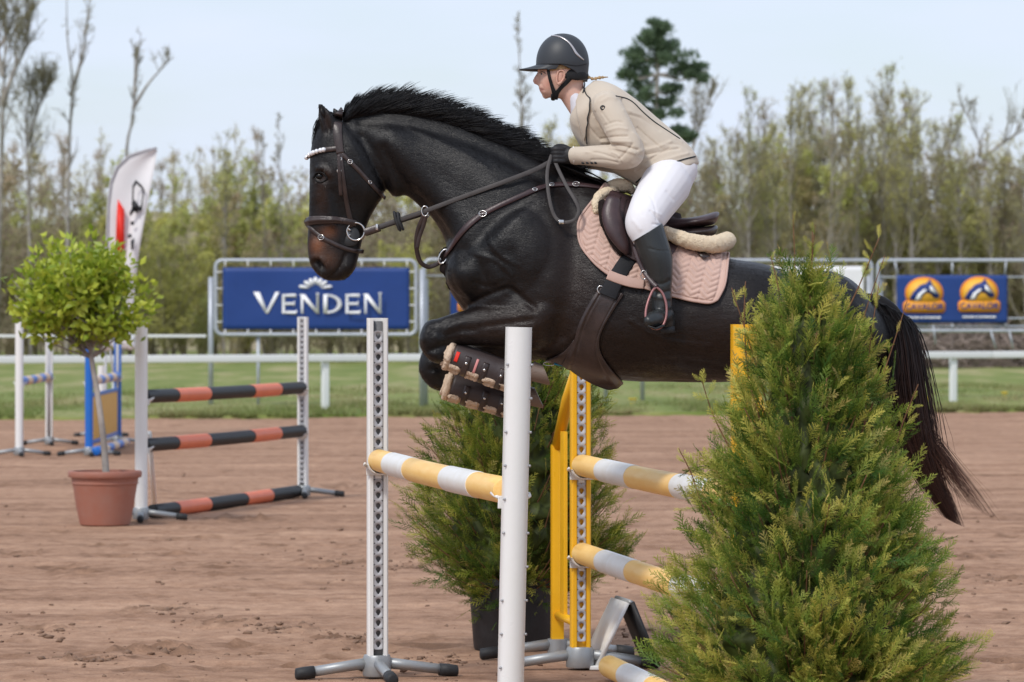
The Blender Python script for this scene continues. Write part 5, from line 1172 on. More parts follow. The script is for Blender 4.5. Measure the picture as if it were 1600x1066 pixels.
def mane(N_, seed):
    rng = np.random.default_rng(seed); root = crspline([(531, 179), (548, 171), (575, 166), (620, 164), (665, 171), (710, 185), (755, 203), (800, 222), (850, 247), (885, 262), (915, 273)], 8); s = rng.random(N_); s = s*.93+.0; m = len(root)-1; k = np.minimum((s*m).astype(int), m-1); fr = s*m-k
    R0 = root[k]+(root[k+1]-root[k])*fr[:, None]; t = root[k+1]-root[k]; t /= np.linalg.norm(t, axis=1)[:, None]; nrm = np.stack([t[:, 1], -t[:, 0]], 1)
    lock = np.floor(s*85)+np.floor(rng.random(N_)*3)*100; lr = np.random.default_rng(5).normal(size=(400, 4)); lk = lr[lock.astype(int) % 400]
    L = (51+11*lk[:, 0]*.5+rng.normal(0, 4, N_))*np.interp(s, [0, .06, .2, .6, .85, 1], [.3, .62, 1.0, 1.02, .78, .55]); side = rng.uniform(-1, 1, N_); K = 7; PL = np.zeros((N_, K, 3))
    a0 = np.radians(48+9*lk[:, 1]+rng.normal(0, 5, N_)-14*(side < -.3)); 
    pos = R0+nrm*(-7-9*(side < -.3)*np.abs(side))[:, None]; off = side*.028-.018*(side < -.3)
    for j in range(K):
        q = pos; o = off*(1+.25*j/K)+.012*lk[:, 2]*j/K-.012*np.sin(j/K*3)*(side < -.2); y = HY+o; PL[:, j, 0] = (q[:, 0]-800)/F*HY; PL[:, j, 1] = y; PL[:, j, 2] = CH-(q[:, 1]-HZ)/F*HY
        a = a0*(1-.72*j/(K-1)); pos = pos+(t*np.cos(a)[:, None]+nrm*np.sin(a)[:, None])*(L/(K-1))[:, None]
    return PL
def haircol(n, K, rng, tips=(.006, .006, .007), amt=0.0, base_=(.0065, .0065, .0078)):
    k = np.linspace(0, 1, K)[None, :, None]; c = np.array(base_)*rng.uniform(.6, 1.5, (n, 1, 1)); t = np.array(tips); m = np.clip(k*1.6-.5, 0, 1)*amt*rng.uniform(.3, 1, (n, 1, 1)); c = c*(1-m)+t*m; return np.repeat(c.reshape(-1, 3), 3, 0)
hr = np.random.default_rng(61)
PL = mane(6000, 51); V, Fq = strands(PL, .0016); me = mesh_np('mane', V, Fq); colattr(me, haircol(len(PL), 7, hr)); o = link('mane', me, M['hair'], horse, True); o['kind'] = 'stuff'
# withers tuft behind the hand
def tuft(pts, n, spread, r, seed, K=7, w=1.0):
    rng = np.random.default_rng(seed); C = crspline([p[:2] for p in pts], 6); S = np.interp(np.linspace(0, len(pts)-1, K), range(len(pts)), [p[2] for p in pts]); cc = C[np.linspace(0, len(C)-1, K).astype(int)]; PL = np.zeros((n, K, 3)); o = rng.normal(0, 1, (n, 2)); e = rng.normal(0, 1, (n, 2))
    ln = rng.uniform(.72, 1.04, n)
    for j in range(K):
        f = j/(K-1); cx = np.interp(f*ln*(len(C)-1), range(len(C)), C[:, 0]); cy = np.interp(f*ln*(len(C)-1), range(len(C)), C[:, 1]); sp = np.interp(f*ln*(len(pts)-1), range(len(pts)), [p[2] for p in pts]); off = np.interp(f*ln*(len(pts)-1), range(len(pts)), [p[3] for p in pts])
        d = o*(1-f*.5)+e*f*.7; wv = 1.2*np.sin(f*9+o[:, 0]*3)*f
        PL[:, j] = np.stack([(cx+d[:, 0]*sp+wv-800)/F*HY, HY+off+d[:, 1]*sp/SC*.9*w, CH-(cy+d[:, 0]*sp*.5-HZ)/F*HY], 1)
    return PL
PL = np.concatenate([tuft([(855, 246, 7, -.01), (885, 256, 8, -.03), (920, 270, 6, -.05), (948, 286, 3, -.06)], 500, 1, .002, 71), tuft([(880, 262, 8, -.07), (910, 274, 6, -.09), (940, 287, 3, -.09)], 350, 1, .002, 72)])
V, Fq = strands(PL, .0020); me = mesh_np('withers_tuft', V, Fq); colattr(me, haircol(len(PL), 7, hr)); o = link('withers_tuft', me, M['hair'], horse, True); o['kind'] = 'stuff'
PL = tuft([(524, 178, 3, 0), (506, 184, 3, -.01), (496, 204, 3.5, -.01), (492, 228, 2.5, -.02)], 170, 1, .002, 73); V, Fq = strands(PL, .0018); me = mesh_np('forelock', V, Fq); colattr(me, haircol(len(PL), 7, hr)); o = link('forelock', me, M['hair'], horse, True); o['kind'] = 'stuff'
dock = limb([(1345, 478, 0, 20), (1372, 478, 0, 17), (1395, 494, 0, 15), (1407, 520, 0, 12), (1412, 560, 0, 8)], 14)[0]; obj('dock', dock, M['blackskin'], horse, True)
PL = np.concatenate([tuft([(1352, 474, 5, 0), (1384, 477, 9, 0), (1406, 506, 11, 0), (1416, 570, 15, 0), (1424, 650, 19, 0), (1448, 735, 15, 0), (1482, 800, 9, 0)], 2000, 1, .002, 74, 10),
                     tuft([(1350, 476, 5, 0), (1378, 488, 9, 0), (1396, 530, 12, 0), (1404, 610, 16, 0), (1420, 690, 16, 0), (1456, 760, 13, 0), (1488, 815, 8, 0)], 1400, 1, .002, 75, 10)])
V, Fq = strands(PL, .0021); me = mesh_np('tail', V, Fq); colattr(me, haircol(len(PL), 10, hr, (.075, .030, .019), .85)); o = link('tail', me, M['hair'], horse, True); o['kind'] = 'stuff'
PL = tuft([(1400, 560, 6, 0), (1424, 640, 10, 0), (1452, 690, 17, 0), (1490, 745, 22, 0), (1530, 800, 20, 0)], 240, 1, .002, 76, 12); V, Fq = strands(PL, .0013); me = mesh_np('tail_wisps', V, Fq); colattr(me, haircol(len(PL), 12, hr, (.13, .055, .034), .95, (.03, .015, .011))); o = link('tail_wisps', me, M['hair'], horse, True); o['kind'] = 'stuff'

# ------------------------------------------------------------------ tack
M['leather'] = mat('dark brown leather', (.030, .020, .019), .36, .5, var=.2, vscale=18, bump=.12, bscale=160, c2=(.042, .028, .026))
M['saddleleather'] = mat('brown saddle leather', (.036, .019, .021), .40, .5, var=.15, vscale=12, bump=.1, bscale=180, c2=(.050, .027, .029))
M['rein'] = mat('grey brown rein', (.055, .049, .048), .6, .35, var=.2, vscale=30, bump=.1, bscale=140)
M['steelbit'] = mat('bright steel', (.62, .61, .60), .2, .5, metal=.95, var=.08)
M['pad'] = mat('dusty pink quilt', (.56, .385, .32), .75, .3, var=.06, vscale=14, bump=.08, bscale=220, sheen=.15)
M['padtrim'] = mat('pink pad binding', (.51, .345, .29), .7, .3, var=.06, vscale=18)
M['fleece'] = mat('cream sheepskin', (.80, .67, .49), .95, .15, var=.14, vscale=45, bump=.6, bscale=190, c2=(.68, .55, .39))
M['darkfleece'] = mat('dark fleece', (.018, .013, .012), .95, .15, var=.3, vscale=40, bump=.6, bscale=160)
M['rosegold'] = mat('rose stirrup', (.32, .15, .145), .4, .5, metal=.5, var=.08)
M['blackweb'] = mat('black webbing', (.012, .013, .016), .7, .3, var=.2, vscale=30, bump=.2, bscale=220)
def strap_pts(path, sub=7, off=.003, bvh=None):
    C = crspline(path, sub); P, N_ = [], []
    for q in C: p, n = surf(q[0], q[1], bvh); P.append(p); N_.append(n)
    P, N_ = np.array(P), np.array(N_)
    for _ in range(3): P[1:-1] = .5*P[1:-1]+.25*(P[:-2]+P[2:]); N_[1:-1] = .5*N_[1:-1]+.25*(N_[:-2]+N_[2:])
    N_ /= np.linalg.norm(N_, axis=1)[:, None]; return P+N_*off, N_
def ribbon(P, N_, w, th):
    """rounded flat strap along P with face normal N_, width w (m or list)"""
    T = np.gradient(P, axis=0); T /= np.linalg.norm(T, axis=1)[:, None]+1e-9; S = np.cross(T, N_); S /= np.linalg.norm(S, axis=1)[:, None]+1e-9; w = np.broadcast_to(np.asarray(w, float), (len(P),)); m = len(P); prof = [(-.5, 0), (-.5, .6), (-.42, 1), (.42, 1), (.5, .6), (.5, 0)]; n = len(prof)
    V = np.concatenate([(P+S*(w*a)[:, None]+N_*th*b)[:, None] for a, b in prof], 1).reshape(-1, 3)
    Fc = [[i*n+k, i*n+(k+1) % n, (i+1)*n+(k+1) % n, (i+1)*n+k] for i in range(m-1) for k in range(n)]; Fc += [list(range(n))[::-1], [(m-1)*n+k for k in range(n)]]; return V, Fc
def strap(path, wpx, th=.004, both=True, off=.002, bvh=None):
    P, N_ = strap_pts(path, 7, off, bvh); a = ribbon(P, N_, np.asarray(wpx, float)/SC if np.isscalar(wpx) else np.interp(np.linspace(0, 1, len(P)), np.linspace(0, 1, len(wpx)), wpx)/SC, th); g = G().add(a)
    return [a]+([(mir(a[0]), [f[::-1] for f in a[1]])] if both else [])
def buckle(px, py, s, parent, bvh=None, off=.007):
    p, n = surf(px, py, bvh); c = p+n*off; u = np.cross(n, [0, 0, 1.]); u /= np.linalg.norm(u); v = np.cross(n, u); k = s/SC/2
    loop = [c+u*k*math.cos(a)*(1 if abs(math.cos(a)) < .7 else 1)+v*k*.8*math.sin(a) for a in np.linspace(0, 2*math.pi, 12, endpoint=False)]; return obj('buckle', G().add(tube(loop, .0018, 6, closed=True, up=tuple(n))).add(tube([c-u*k, c+u*k], .0014, 5)), M['steelbit'], parent, True)

M['crystal'] = mat('clear crystal', (.80, .81, .84), .12, .8, metal=.25, var=.1)
br = thing('bridle', tuple(P3(530, 300)), 'dark leather bridle with sparkling browband on the horse head', 'bridle')
obj('headpiece', strap([(533, 172), (530, 182), (527.5, 200), (529, 220), (532, 240)], [12, 13, 14, 14, 12], .006), M['leather'], br, True)
obj('browband', strap([(481, 247), (488, 241), (497, 237), (508, 234.5), (520, 233), (528, 232)], 8, .006), M['leather'], br, True)
for i in range(8):
    q = crspline([(482.5, 246.5), (488, 241.3), (497, 237.2), (507, 234.6)], 4)[int(i*12/7)]; p, n = surf(*q); obj('crystal', sphere(tuple(p+n*.009), .0108, 8, 6), M['crystal'], br, True, smooth=False); obj('crystal', sphere(tuple(mir(p+n*.009)), .0108, 8, 6), M['crystal'], br, True, smooth=False)
obj('cheekpiece', strap([(532, 238), (534, 262), (538, 290), (542, 318), (547, 342), (551, 354)], [8, 7, 7, 7, 8, 8], .005), M['leather'], br, True)
obj('cheekpiece', strap([(530, 242), (531, 265), (532, 285), (533.5, 305)], 6, .009), M['leather'], br, True)
obj('throatlash', strap([(534, 240), (548, 254), (562, 268), (578, 286), (592, 301), (600, 309)], 6.5, .005), M['leather'], br, True)
obj('noseband', strap([(480.5, 347), (490, 344.5), (505, 343.5), (522, 344), (540, 345.5), (556, 349)], [13, 14, 13, 11, 10, 9], .008), M['leather'], br, True)
obj('noseband_padding', strap([(480.5, 347), (490, 344.5), (505, 343.5), (522, 344), (536, 345.5)], [6, 6.5, 6, 5, 4], .0125), M['leather'], br, True)
obj('flash_strap', strap([(481, 352), (490, 361), (503, 371), (520, 380), (538, 388), (553, 392), (566, 393)], 6.5, .005), M['leather'], br, True)
for q, s in (((531, 249), 7), ((530.5, 267), 7), ((547, 253), 8), ((502.5, 371), 10), ((577, 285), 6)): buckle(q[0], q[1], s, br)
pb, nb = surf(556, 362); cb = pb+np.array([0, -.014, 0])
for k in (0, 1):
    f = (lambda v: mir(v)) if k else (lambda v: np.array(v)); ringp = [cb+np.array([math.cos(a)*.037, -.002*math.cos(a), math.sin(a)*.037]) for a in np.linspace(0, 2*math.pi, 28, endpoint=False)]
    bt = obj('bit_ring', tube(f(ringp), .0038, 8, closed=True, up=(0, 1, 0)), M['steelbit'], br, True)
    obj('bit_end', tube(f([cb+np.array([-.022, .002, .004]), cb+np.array([-.030, .006, .012]), cb+np.array([-.036, .006, .0]), cb+np.array([-.032, .006, -.016]), cb+np.array([-.022, .004, -.014])]), .0045, 8), M['steelbit'], bt, True)
    gp = f(pb+np.array([-.026, -.006, -.020])); obj('bit_guard', G().add(xf(lathe([(0, -.003), (.046, -.003), (.049, 0), (.046, .003), (0, .003)], 28), np.array(Matrix.Translation(Vector(gp)) @ Matrix.Rotation(R(90), 4, 'X') @ Matrix.Scale(.9, 4)))), M['rubber'], br, True)
# reins
HANDOFF = -.115
def free_strap(path, w, th=.0035, sub=6, up=(0, -1, .15)):
    P = crspline([P3(*q) for q in path], sub); T = np.gradient(P, axis=0); T /= np.linalg.norm(T, axis=1)[:, None]; n = np.array(up)-T*(T@np.array(up))[:, None]; n /= np.linalg.norm(n, axis=1)[:, None]; return ribbon(P, n, np.asarray(w)/SC, th)
rn = thing('reins', tuple(P3(700, 320, -.15)), 'grey brown reins from the bit to the rider gloves', 'reins')
yb = cb[1]-HY
path = [(570, 362, yb), (585, 357, yb-.004), (620, 345, yb-.012), (664, 330, -.125), (720, 309, -.16), (780, 287, -.19), (830, 268, -.165), (856, 255, -.14), (870, 246, HANDOFF)]
a = free_strap(path, 7.2, .003); obj('rein', a, M['rein'], rn, True); obj('rein', (mir(a[0]), a[1]), M['rein'], rn, True)
a = free_strap([(569, 363, yb-.002), (578, 360, yb-.004), (592, 355, yb-.006)], 11, .007); obj('rein_billet', a, M['leather'], rn, True); obj('rein_billet', (mir(a[0]), a[1]), M['leather'], rn, True)
a = free_strap([(862, 242, HANDOFF-.02), (856, 262, -.16), (855, 285, -.20), (860, 319, -.235), (868, 340, -.25), (880, 347.5, -.265), (896, 345, -.27), (903, 337, -.27), (904, 326, -.262), (898, 312, -.25), (886, 292, -.215), (872, 264, -.16), (864, 244, HANDOFF-.01)], 5.5, .0025); obj('rein_bight', a, M['rein'], rn, True)
obj('rein_buckle', G().add(box(tuple(P3(877, 347, -.27)), (.022, .010, .018), .2, .003)), M['steelbit'], rn, True)
for s in (0, 1):
    c = P3(620, 345.5, yb-.014); v = tube([c+np.array([-.012, -.004, .038]), c+np.array([-.002, -.010, 0]), c+np.array([.010, -.004, -.036])], [.006, .0085, .006], 8, round_ends=True); v2 = tube([c+np.array([.004, -.004, .034]), c+np.array([.008, -.010, 0]), c+np.array([.022, -.004, -.032])], [.006, .0085, .006], 8, round_ends=True)
    for q in (v, v2): obj('rein_stop', (mir(q[0]), q[1]) if s else q, M['rubber'], rn, True)
c = P3(589, 355, yb-.012); obj('rein_buckle', box(tuple(c), (.010, .012, .026), .0, .002), M['steelbit'], rn, True)

# breastplate with running martingale
bp_ = thing('breastplate', tuple(P3(740, 350, -.2)), 'brown leather breastplate with martingale loops across the chest', 'breastplate')
obj('shoulder_strap', strap([(948, 296), (915, 291), (878, 289), (845, 294), (811, 308), (780, 322), (755, 335), (735, 350), (720, 366), (706, 387), (697, 400)], [8, 8, 8, 8, 8, 8, 9, 10, 10, 9, 8], .007), M['saddleleather'], bp_, True)
for q, s in (((755, 335), 12), ((900, 290), 11), ((862, 291), 8), ((835, 298), 7)): buckle(q[0], q[1], s, bp_, off=.011)
rg = P3(693, 401, -.04); obj('chest_ring', tube([rg+np.array([math.cos(a)*.018+.01*math.sin(a), -.01, math.sin(a)*.03]) for a in np.linspace(0, 2*math.pi, 20, endpoint=False)], .0042, 8, closed=True, up=(0, 1, 0)), M['steelbit'], bp_, True)
for o2 in (-1, 1):
    a = free_strap([(690, 408, .03*o2), (680, 414, .04*o2), (668, 417, .05*o2), (656, 408, .065*o2), (650.5, 385, .085*o2), (653, 360, .10*o2), (660, 342, .115*o2), (664, 333, .122*o2)], 7, .004); obj('martingale_fork', a, M['leather'], bp_, True)
    c = P3(664, 330, -.128); c[1] = HY+.128*o2; obj('martingale_ring', tube([c+np.array([math.cos(t)*.014, 0, math.sin(t)*.021]) for t in np.linspace(0, 2*math.pi, 18, endpoint=False)], .003, 8, closed=True, up=(0, 1, 0)), M['steelbit'], bp_, True)
a = free_strap([(666, 337, -.125), (662, 352, -.115), (655, 372, -.105), (652, 388, -.10)], 6, .004); obj('martingale_fork', a, M['leather'], bp_, True)
V, Fc = tube(crspline([P3(698, 394, -.02), P3(697, 412, -.025), P3(702, 430, -.03), P3(712, 450, -.03)], 6), [.024+.006*math.sin(i*.9) for i in range(19)], 16, round_ends=True); V = np.asarray(V); V += RNG.normal(0, .0025, V.shape); obj('fleece_sleeve', (V, Fc), M['darkfleece'], bp_, True)

# saddle pad (chevron quilted), draped over the back
def coons(T, B, Lf, Rt, nu, nv):
    rs = lambda c, n: (lambda q: np.stack([np.interp(np.linspace(0, 1, n), np.r_[0, np.cumsum(np.linalg.norm(np.diff(q, axis=0), axis=1))]/np.sum(np.linalg.norm(np.diff(q, axis=0), axis=1)), q[:, k]) for k in (0, 1)], 1))(crspline(c, 8))
    t, b, l, r = rs(T, nu), rs(B, nu), rs(Lf, nv), rs(Rt, nv); u = np.linspace(0, 1, nu)[None, :, None]; v = np.linspace(0, 1, nv)[:, None, None]
    return (1-v)*t[None]+v*b[None]+(1-u)*l[:, None]+u*r[:, None]-((1-u)*(1-v)*t[0]+u*(1-v)*t[-1]+(1-u)*v*b[0]+u*v*b[-1])
def drape(PXg, off, hfun=None, smooth=6, bvh=None):
    nv, nu, _ = PXg.shape; P = np.zeros((nv, nu, 3)); N_ = np.zeros((nv, nu, 3))
    for j in range(nv):
        for i in range(nu): P[j, i], N_[j, i] = surf(PXg[j, i, 0], PXg[j, i, 1], bvh)
    for _ in range(smooth):
        for X in (P, N_): 
            X[1:-1, 1:-1] = .2*(X[1:-1, 1:-1]+X[:-2, 1:-1]+X[2:, 1:-1]+X[1:-1, :-2]+X[1:-1, 2:])
            for e in (0, -1): X[1:-1, e] = .5*X[1:-1, e]+.25*(X[:-2, e]+X[2:, e]); X[e, 1:-1] = .5*X[e, 1:-1]+.25*(X[e, :-2]+X[e, 2:])
    N_ /= np.linalg.norm(N_, axis=2)[..., None]; h = off if hfun is None else off+hfun(PXg); h = np.broadcast_to(h, (nv, nu)); return P+N_*h[..., None], N_
def slab(P, N_, th, both=True):
    nv, nu, _ = P.shape; A_ = P.reshape(-1, 3); B_ = (P-N_*th).reshape(-1, 3); m = nv*nu; idx = np.arange(m).reshape(nv, nu); q = np.stack([idx[:-1, :-1], idx[1:, :-1], idx[1:, 1:], idx[:-1, 1:]], -1).reshape(-1, 4); Fc = q.tolist()+(q[:, ::-1]+m).tolist()
    rim = list(idx[0])+list(idx[1:, -1])+list(idx[-1, -2::-1])+list(idx[-2:0:-1, 0])
    for a, b in zip(rim, rim[1:]+rim[:1]): Fc.append([a, b, b+m, a+m])
    V = np.concatenate([A_, B_]); g = G().add((V, Fc))
    if both: g.add((mir(V), [f[::-1] for f in Fc]))
    return g, rim
pad = thing('saddle_pad', tuple(P3(1030, 420, -.25)), 'dusty pink quilted saddle pad with chevron stitching under the saddle', 'saddle pad')
gpad = coons([(944, 290), (975, 312), (1015, 340), (1060, 366), (1100, 386), (1137, 400)], [(916, 396), (935, 418), (962, 436), (1000, 449), (1045, 463), (1085, 472), (1108, 475), (1120, 470)], [(944, 290), (926, 316), (908, 342), (904, 362), (908, 382), (916, 396)], [(1137, 400), (1135, 425), (1131, 450), (1120, 470)], 150, 96)
def chev(Pg):
    a = R(14); x = (Pg[..., 0]-900)*math.cos(a)+(Pg[..., 1]-300)*math.sin(a); y = -(Pg[..., 0]-900)*math.sin(a)+(Pg[..., 1]-300)*math.cos(a); u = (x/25) % 1; z = np.abs(u-.5)*2*9; ph = (y+z)/9.0; h = np.abs(np.sin(math.pi*ph))**.6*.0080; seam = np.minimum(u, 1-u)*25; h = h-.003*np.exp(-(seam/1.2)**2)
    nv, nu = Pg.shape[:2]; eu = np.minimum(np.arange(nu), nu-1-np.arange(nu))[None]; ev = (nv-1-np.arange(nv))[:, None]; e = np.minimum(eu*1.5, ev*1.9); flatb = np.clip((e-9)/3, 0, 1); return h*flatb+.003*(1-flatb)-.004*np.exp(-((e-9)/1.6)**2)
PP, PN = drape(gpad, .013, chev); gg, rim = slab(PP, PN, .010); obj('quilt', gg, M['pad'], pad, True)
flatp = PP.reshape(-1, 3); fn = PN.reshape(-1, 3); edge = [i for i in rim[150:]] ; ep = flatp[edge]; g = G().add(tube(ep[::2], .0055, 8)); g.add((mir(g.V[0]), [f[::-1] for f in g.F])); obj('binding', g, M['padtrim'], pad, True)
pbvh = BVHTree.FromPolygons([Vector(v) for v in PP.reshape(-1, 3)], [[j*150+i, (j+1)*150+i, (j+1)*150+i+1, j*150+i+1] for j in range(95) for i in range(149)])
obj('girth_loop', strap([(950, 431), (965, 437), (985, 443), (1006, 447)], 15, .006, off=.022), M['padtrim'], pad, True)
dg = [surf(x, y)[0]+surf(x, y)[1]*.034 for x, y in ((1085, 404), (1095, 401.5), (1106, 411), (1096, 413))]; v0 = np.array(dg); nn = surf(1095, 405)[1]; obj('badge', (np.concatenate([v0, v0+nn*.002]), [[0, 1, 2, 3][::-1], [4, 5, 6, 7], [0, 1, 5, 4], [1, 2, 6, 5], [2, 3, 7, 6], [3, 0, 4, 7]]), M['leather'], pad, True, smooth=False)

# sheepskin half pad
hp = thing('half_pad', tuple(P3(1040, 370, -.2)), 'cream sheepskin half pad rolled out around the saddle', 'half pad')
def fluffy(path, r, n=26, sub=14, amp=.0032, both=False, fl=1.0):
    C = crspline([list(P3(*q[:3]))+[q[3]/SC] for q in path], sub); V, Fc = tube(C[:, :3], np.stack([C[:, 3], C[:, 3]*fl], 1), n, round_ends=True, up=(0, 1, .01)); V = np.asarray(V); V = V+vnoise3(V, 55, 91)[:, None]*amp*np.array([1, 1, 1])+RNG.normal(0, amp*.35, V.shape); return V, Fc
for nm, path in (('rear_roll', [(1040, 362, -.24, 9), (1066, 373, -.24, 11.5), (1092, 380, -.225, 13), (1116, 382, -.19, 14), (1131, 379, -.13, 14), (1136, 376, -.05, 14)]), ('front_roll', [(932, 330, -.215, 5.5), (931, 318, -.20, 6.5), (935, 308, -.175, 7.5), (945, 301, -.15, 7.5), (957, 298, -.12, 7)]), ('pommel_roll', [(940, 293, -.04, 4), (952, 291, -.05, 8), (968, 289, -.06, 10.5), (981, 292, -.06, 9), (988, 298, -.06, 5)])):
    v = fluffy(path, 0); obj(nm, v, M['fleece'], hp, True); obj(nm, (mir(v[0]), [f[::-1] for f in v[1]]), M['fleece'], hp, True)
v = fluffy([(941, 318, -.24, 6), (944, 345, -.275, 6), (955, 372, -.29, 6), (970, 396, -.30, 5)], 0, 18, 10, .003); obj('dark_edge', v, M['darkfleece'], hp, True); obj('dark_edge', (mir(v[0]), [f[::-1] for f in v[1]]), M['darkfleece'], hp, True)

# saddle
sd = thing('saddle', tuple(P3(1030, 350)), 'dark brown jumping saddle under the rider', 'saddle')
seat = sculpt([loft([(946, 303, 946, 316, .02, 1, .8), (956, 297, 958, 330, .07, 1, .8), (975, 304, 976, 346, .095, 1, .75), (1005, 324, 1005, 362, .11, 1, .7), (1040, 339, 1040, 366, .135, 1, .65), (1072, 341, 1072, 358, .165, 1, .6), (1100, 336, 1100, 354, .165, 1, .6), (1117, 331, 1116, 350, .13, 1, .65), (1124, 332, 1122, 341, .06, 1, .8)], 28, 5)], .006, 4)
obj('seat', seat, M['saddleleather'], sd, True)
obj('panel', sculpt([loft([(985, 346, 985, 372, .12, 1, .6), (1030, 354, 1030, 378, .15, 1, .6), (1075, 356, 1075, 374, .165, 1, .55), (1104, 354, 1104, 371, .155, 1, .55), (1118, 352, 1117, 366, .10, 1, .7), (1121, 354, 1120, 361, .05, 1, 1)], 24, 5)], .006, 3), M['leather'], sd, True)
gf = coons([(950, 306), (980, 316), (1015, 330), (1056, 345)], [(970, 400), (990, 412), (1012, 417), (1032, 415), (1046, 407)], [(950, 306), (943, 325), (945, 350), (955, 377), (970, 400)], [(1056, 345), (1061, 368), (1056, 392), (1046, 407)], 40, 34)
FP, FN = drape(gf, .036, None, 8); gg, rim = slab(FP, FN, .009); obj('flap', gg, M['saddleleather'], sd, True)
kb = limb([(958, 314, -.262, 12, .6), (955, 335, -.285, 15, .55), (962, 360, -.305, 15, .55), (974, 384, -.318, 10, .55), (979, 394, -.318, 5, .6)], 18, both=True)
for v in kb: obj('knee_block', v, M['saddleleather'], sd, True)
for k in range(3):
    pts = [FP[int(a), 3+3*k]+FN[int(a), 3+3*k]*.003 for a in np.linspace(2, 31, 12)]; g = G().add(tube(pts, .0022, 6)); g.add((mir(g.V[0]), g.F[:])); obj('welt', g, M['leather'], sd, True)
# girth with belly guard
gi = thing('girth', tuple(P3(930, 540, -.2)), 'brown leather girth with wide belly guard behind the forelegs', 'girth')
obj('billet', strap([(983, 405), (970, 425), (957, 448), (950, 464)], [24, 25, 27, 28], .006, off=.018), M['blackweb'], gi, True)
gg1 = coons([(937, 450), (950, 452), (963, 455), (975, 460)], [(878, 566), (915, 590), (940, 602), (958, 606), (974, 596)], [(937, 450), (922, 474), (908, 502), (895, 536), (878, 566)], [(975, 460), (958, 486), (943, 512), (936, 534), (941, 555), (956, 576), (974, 596)], 44, 60)
def guardh(Pg):
    nv, nu = Pg.shape[:2]; e = np.minimum(np.arange(nu), nu-1-np.arange(nu))[None]+np.zeros((nv, 1)); return .003*np.exp(-((e-4)/1.5)**2)-.002*np.exp(-((e-7)/1.2)**2)
GP, GN = drape(gg1, .012, guardh, 10); gg, rim = slab(GP, GN, .008); obj('belly_guard', gg, M['leather'], gi, True)
gg2 = coons([(897, 530), (905, 545), (915, 560)], [(853, 561), (862, 566), (878, 568)], [(897, 530), (885, 546), (868, 556), (853, 561)], [(915, 560), (905, 566), (890, 569), (878, 568)], 16, 16)
GP, GN = drape(gg2, .010, None, 5); gg, rim = slab(GP, GN, .006); obj('guard_tongue', gg, M['leather'], gi, True)
p, n = surf(939, 453); c = p+n*.016; obj('girth_ring', tube([c+np.array([math.cos(a)*.013, 0, math.sin(a)*.015]) for a in np.linspace(0, 2*math.pi, 18, endpoint=False)], .0032, 8, closed=True, up=(0, 1, 0)), M['steelbit'], gi, True)
M['bluesnap'] = mat('blue snap', (.01, .25, .42), .4); obj('snap_hook', tube([P3(880, 571, -.1), P3(866, 568.5, -.1)], .005, 8), M['bluesnap'], gi, True); obj('snap_loop', tube([P3(866+9*math.cos(a)-8, 568.5+3*math.sin(a), -.1) for a in np.linspace(0, 6.28, 16, endpoint=False)], .002, 6, closed=True, up=(0, 1, 0)), M['steelbit'], gi, True)

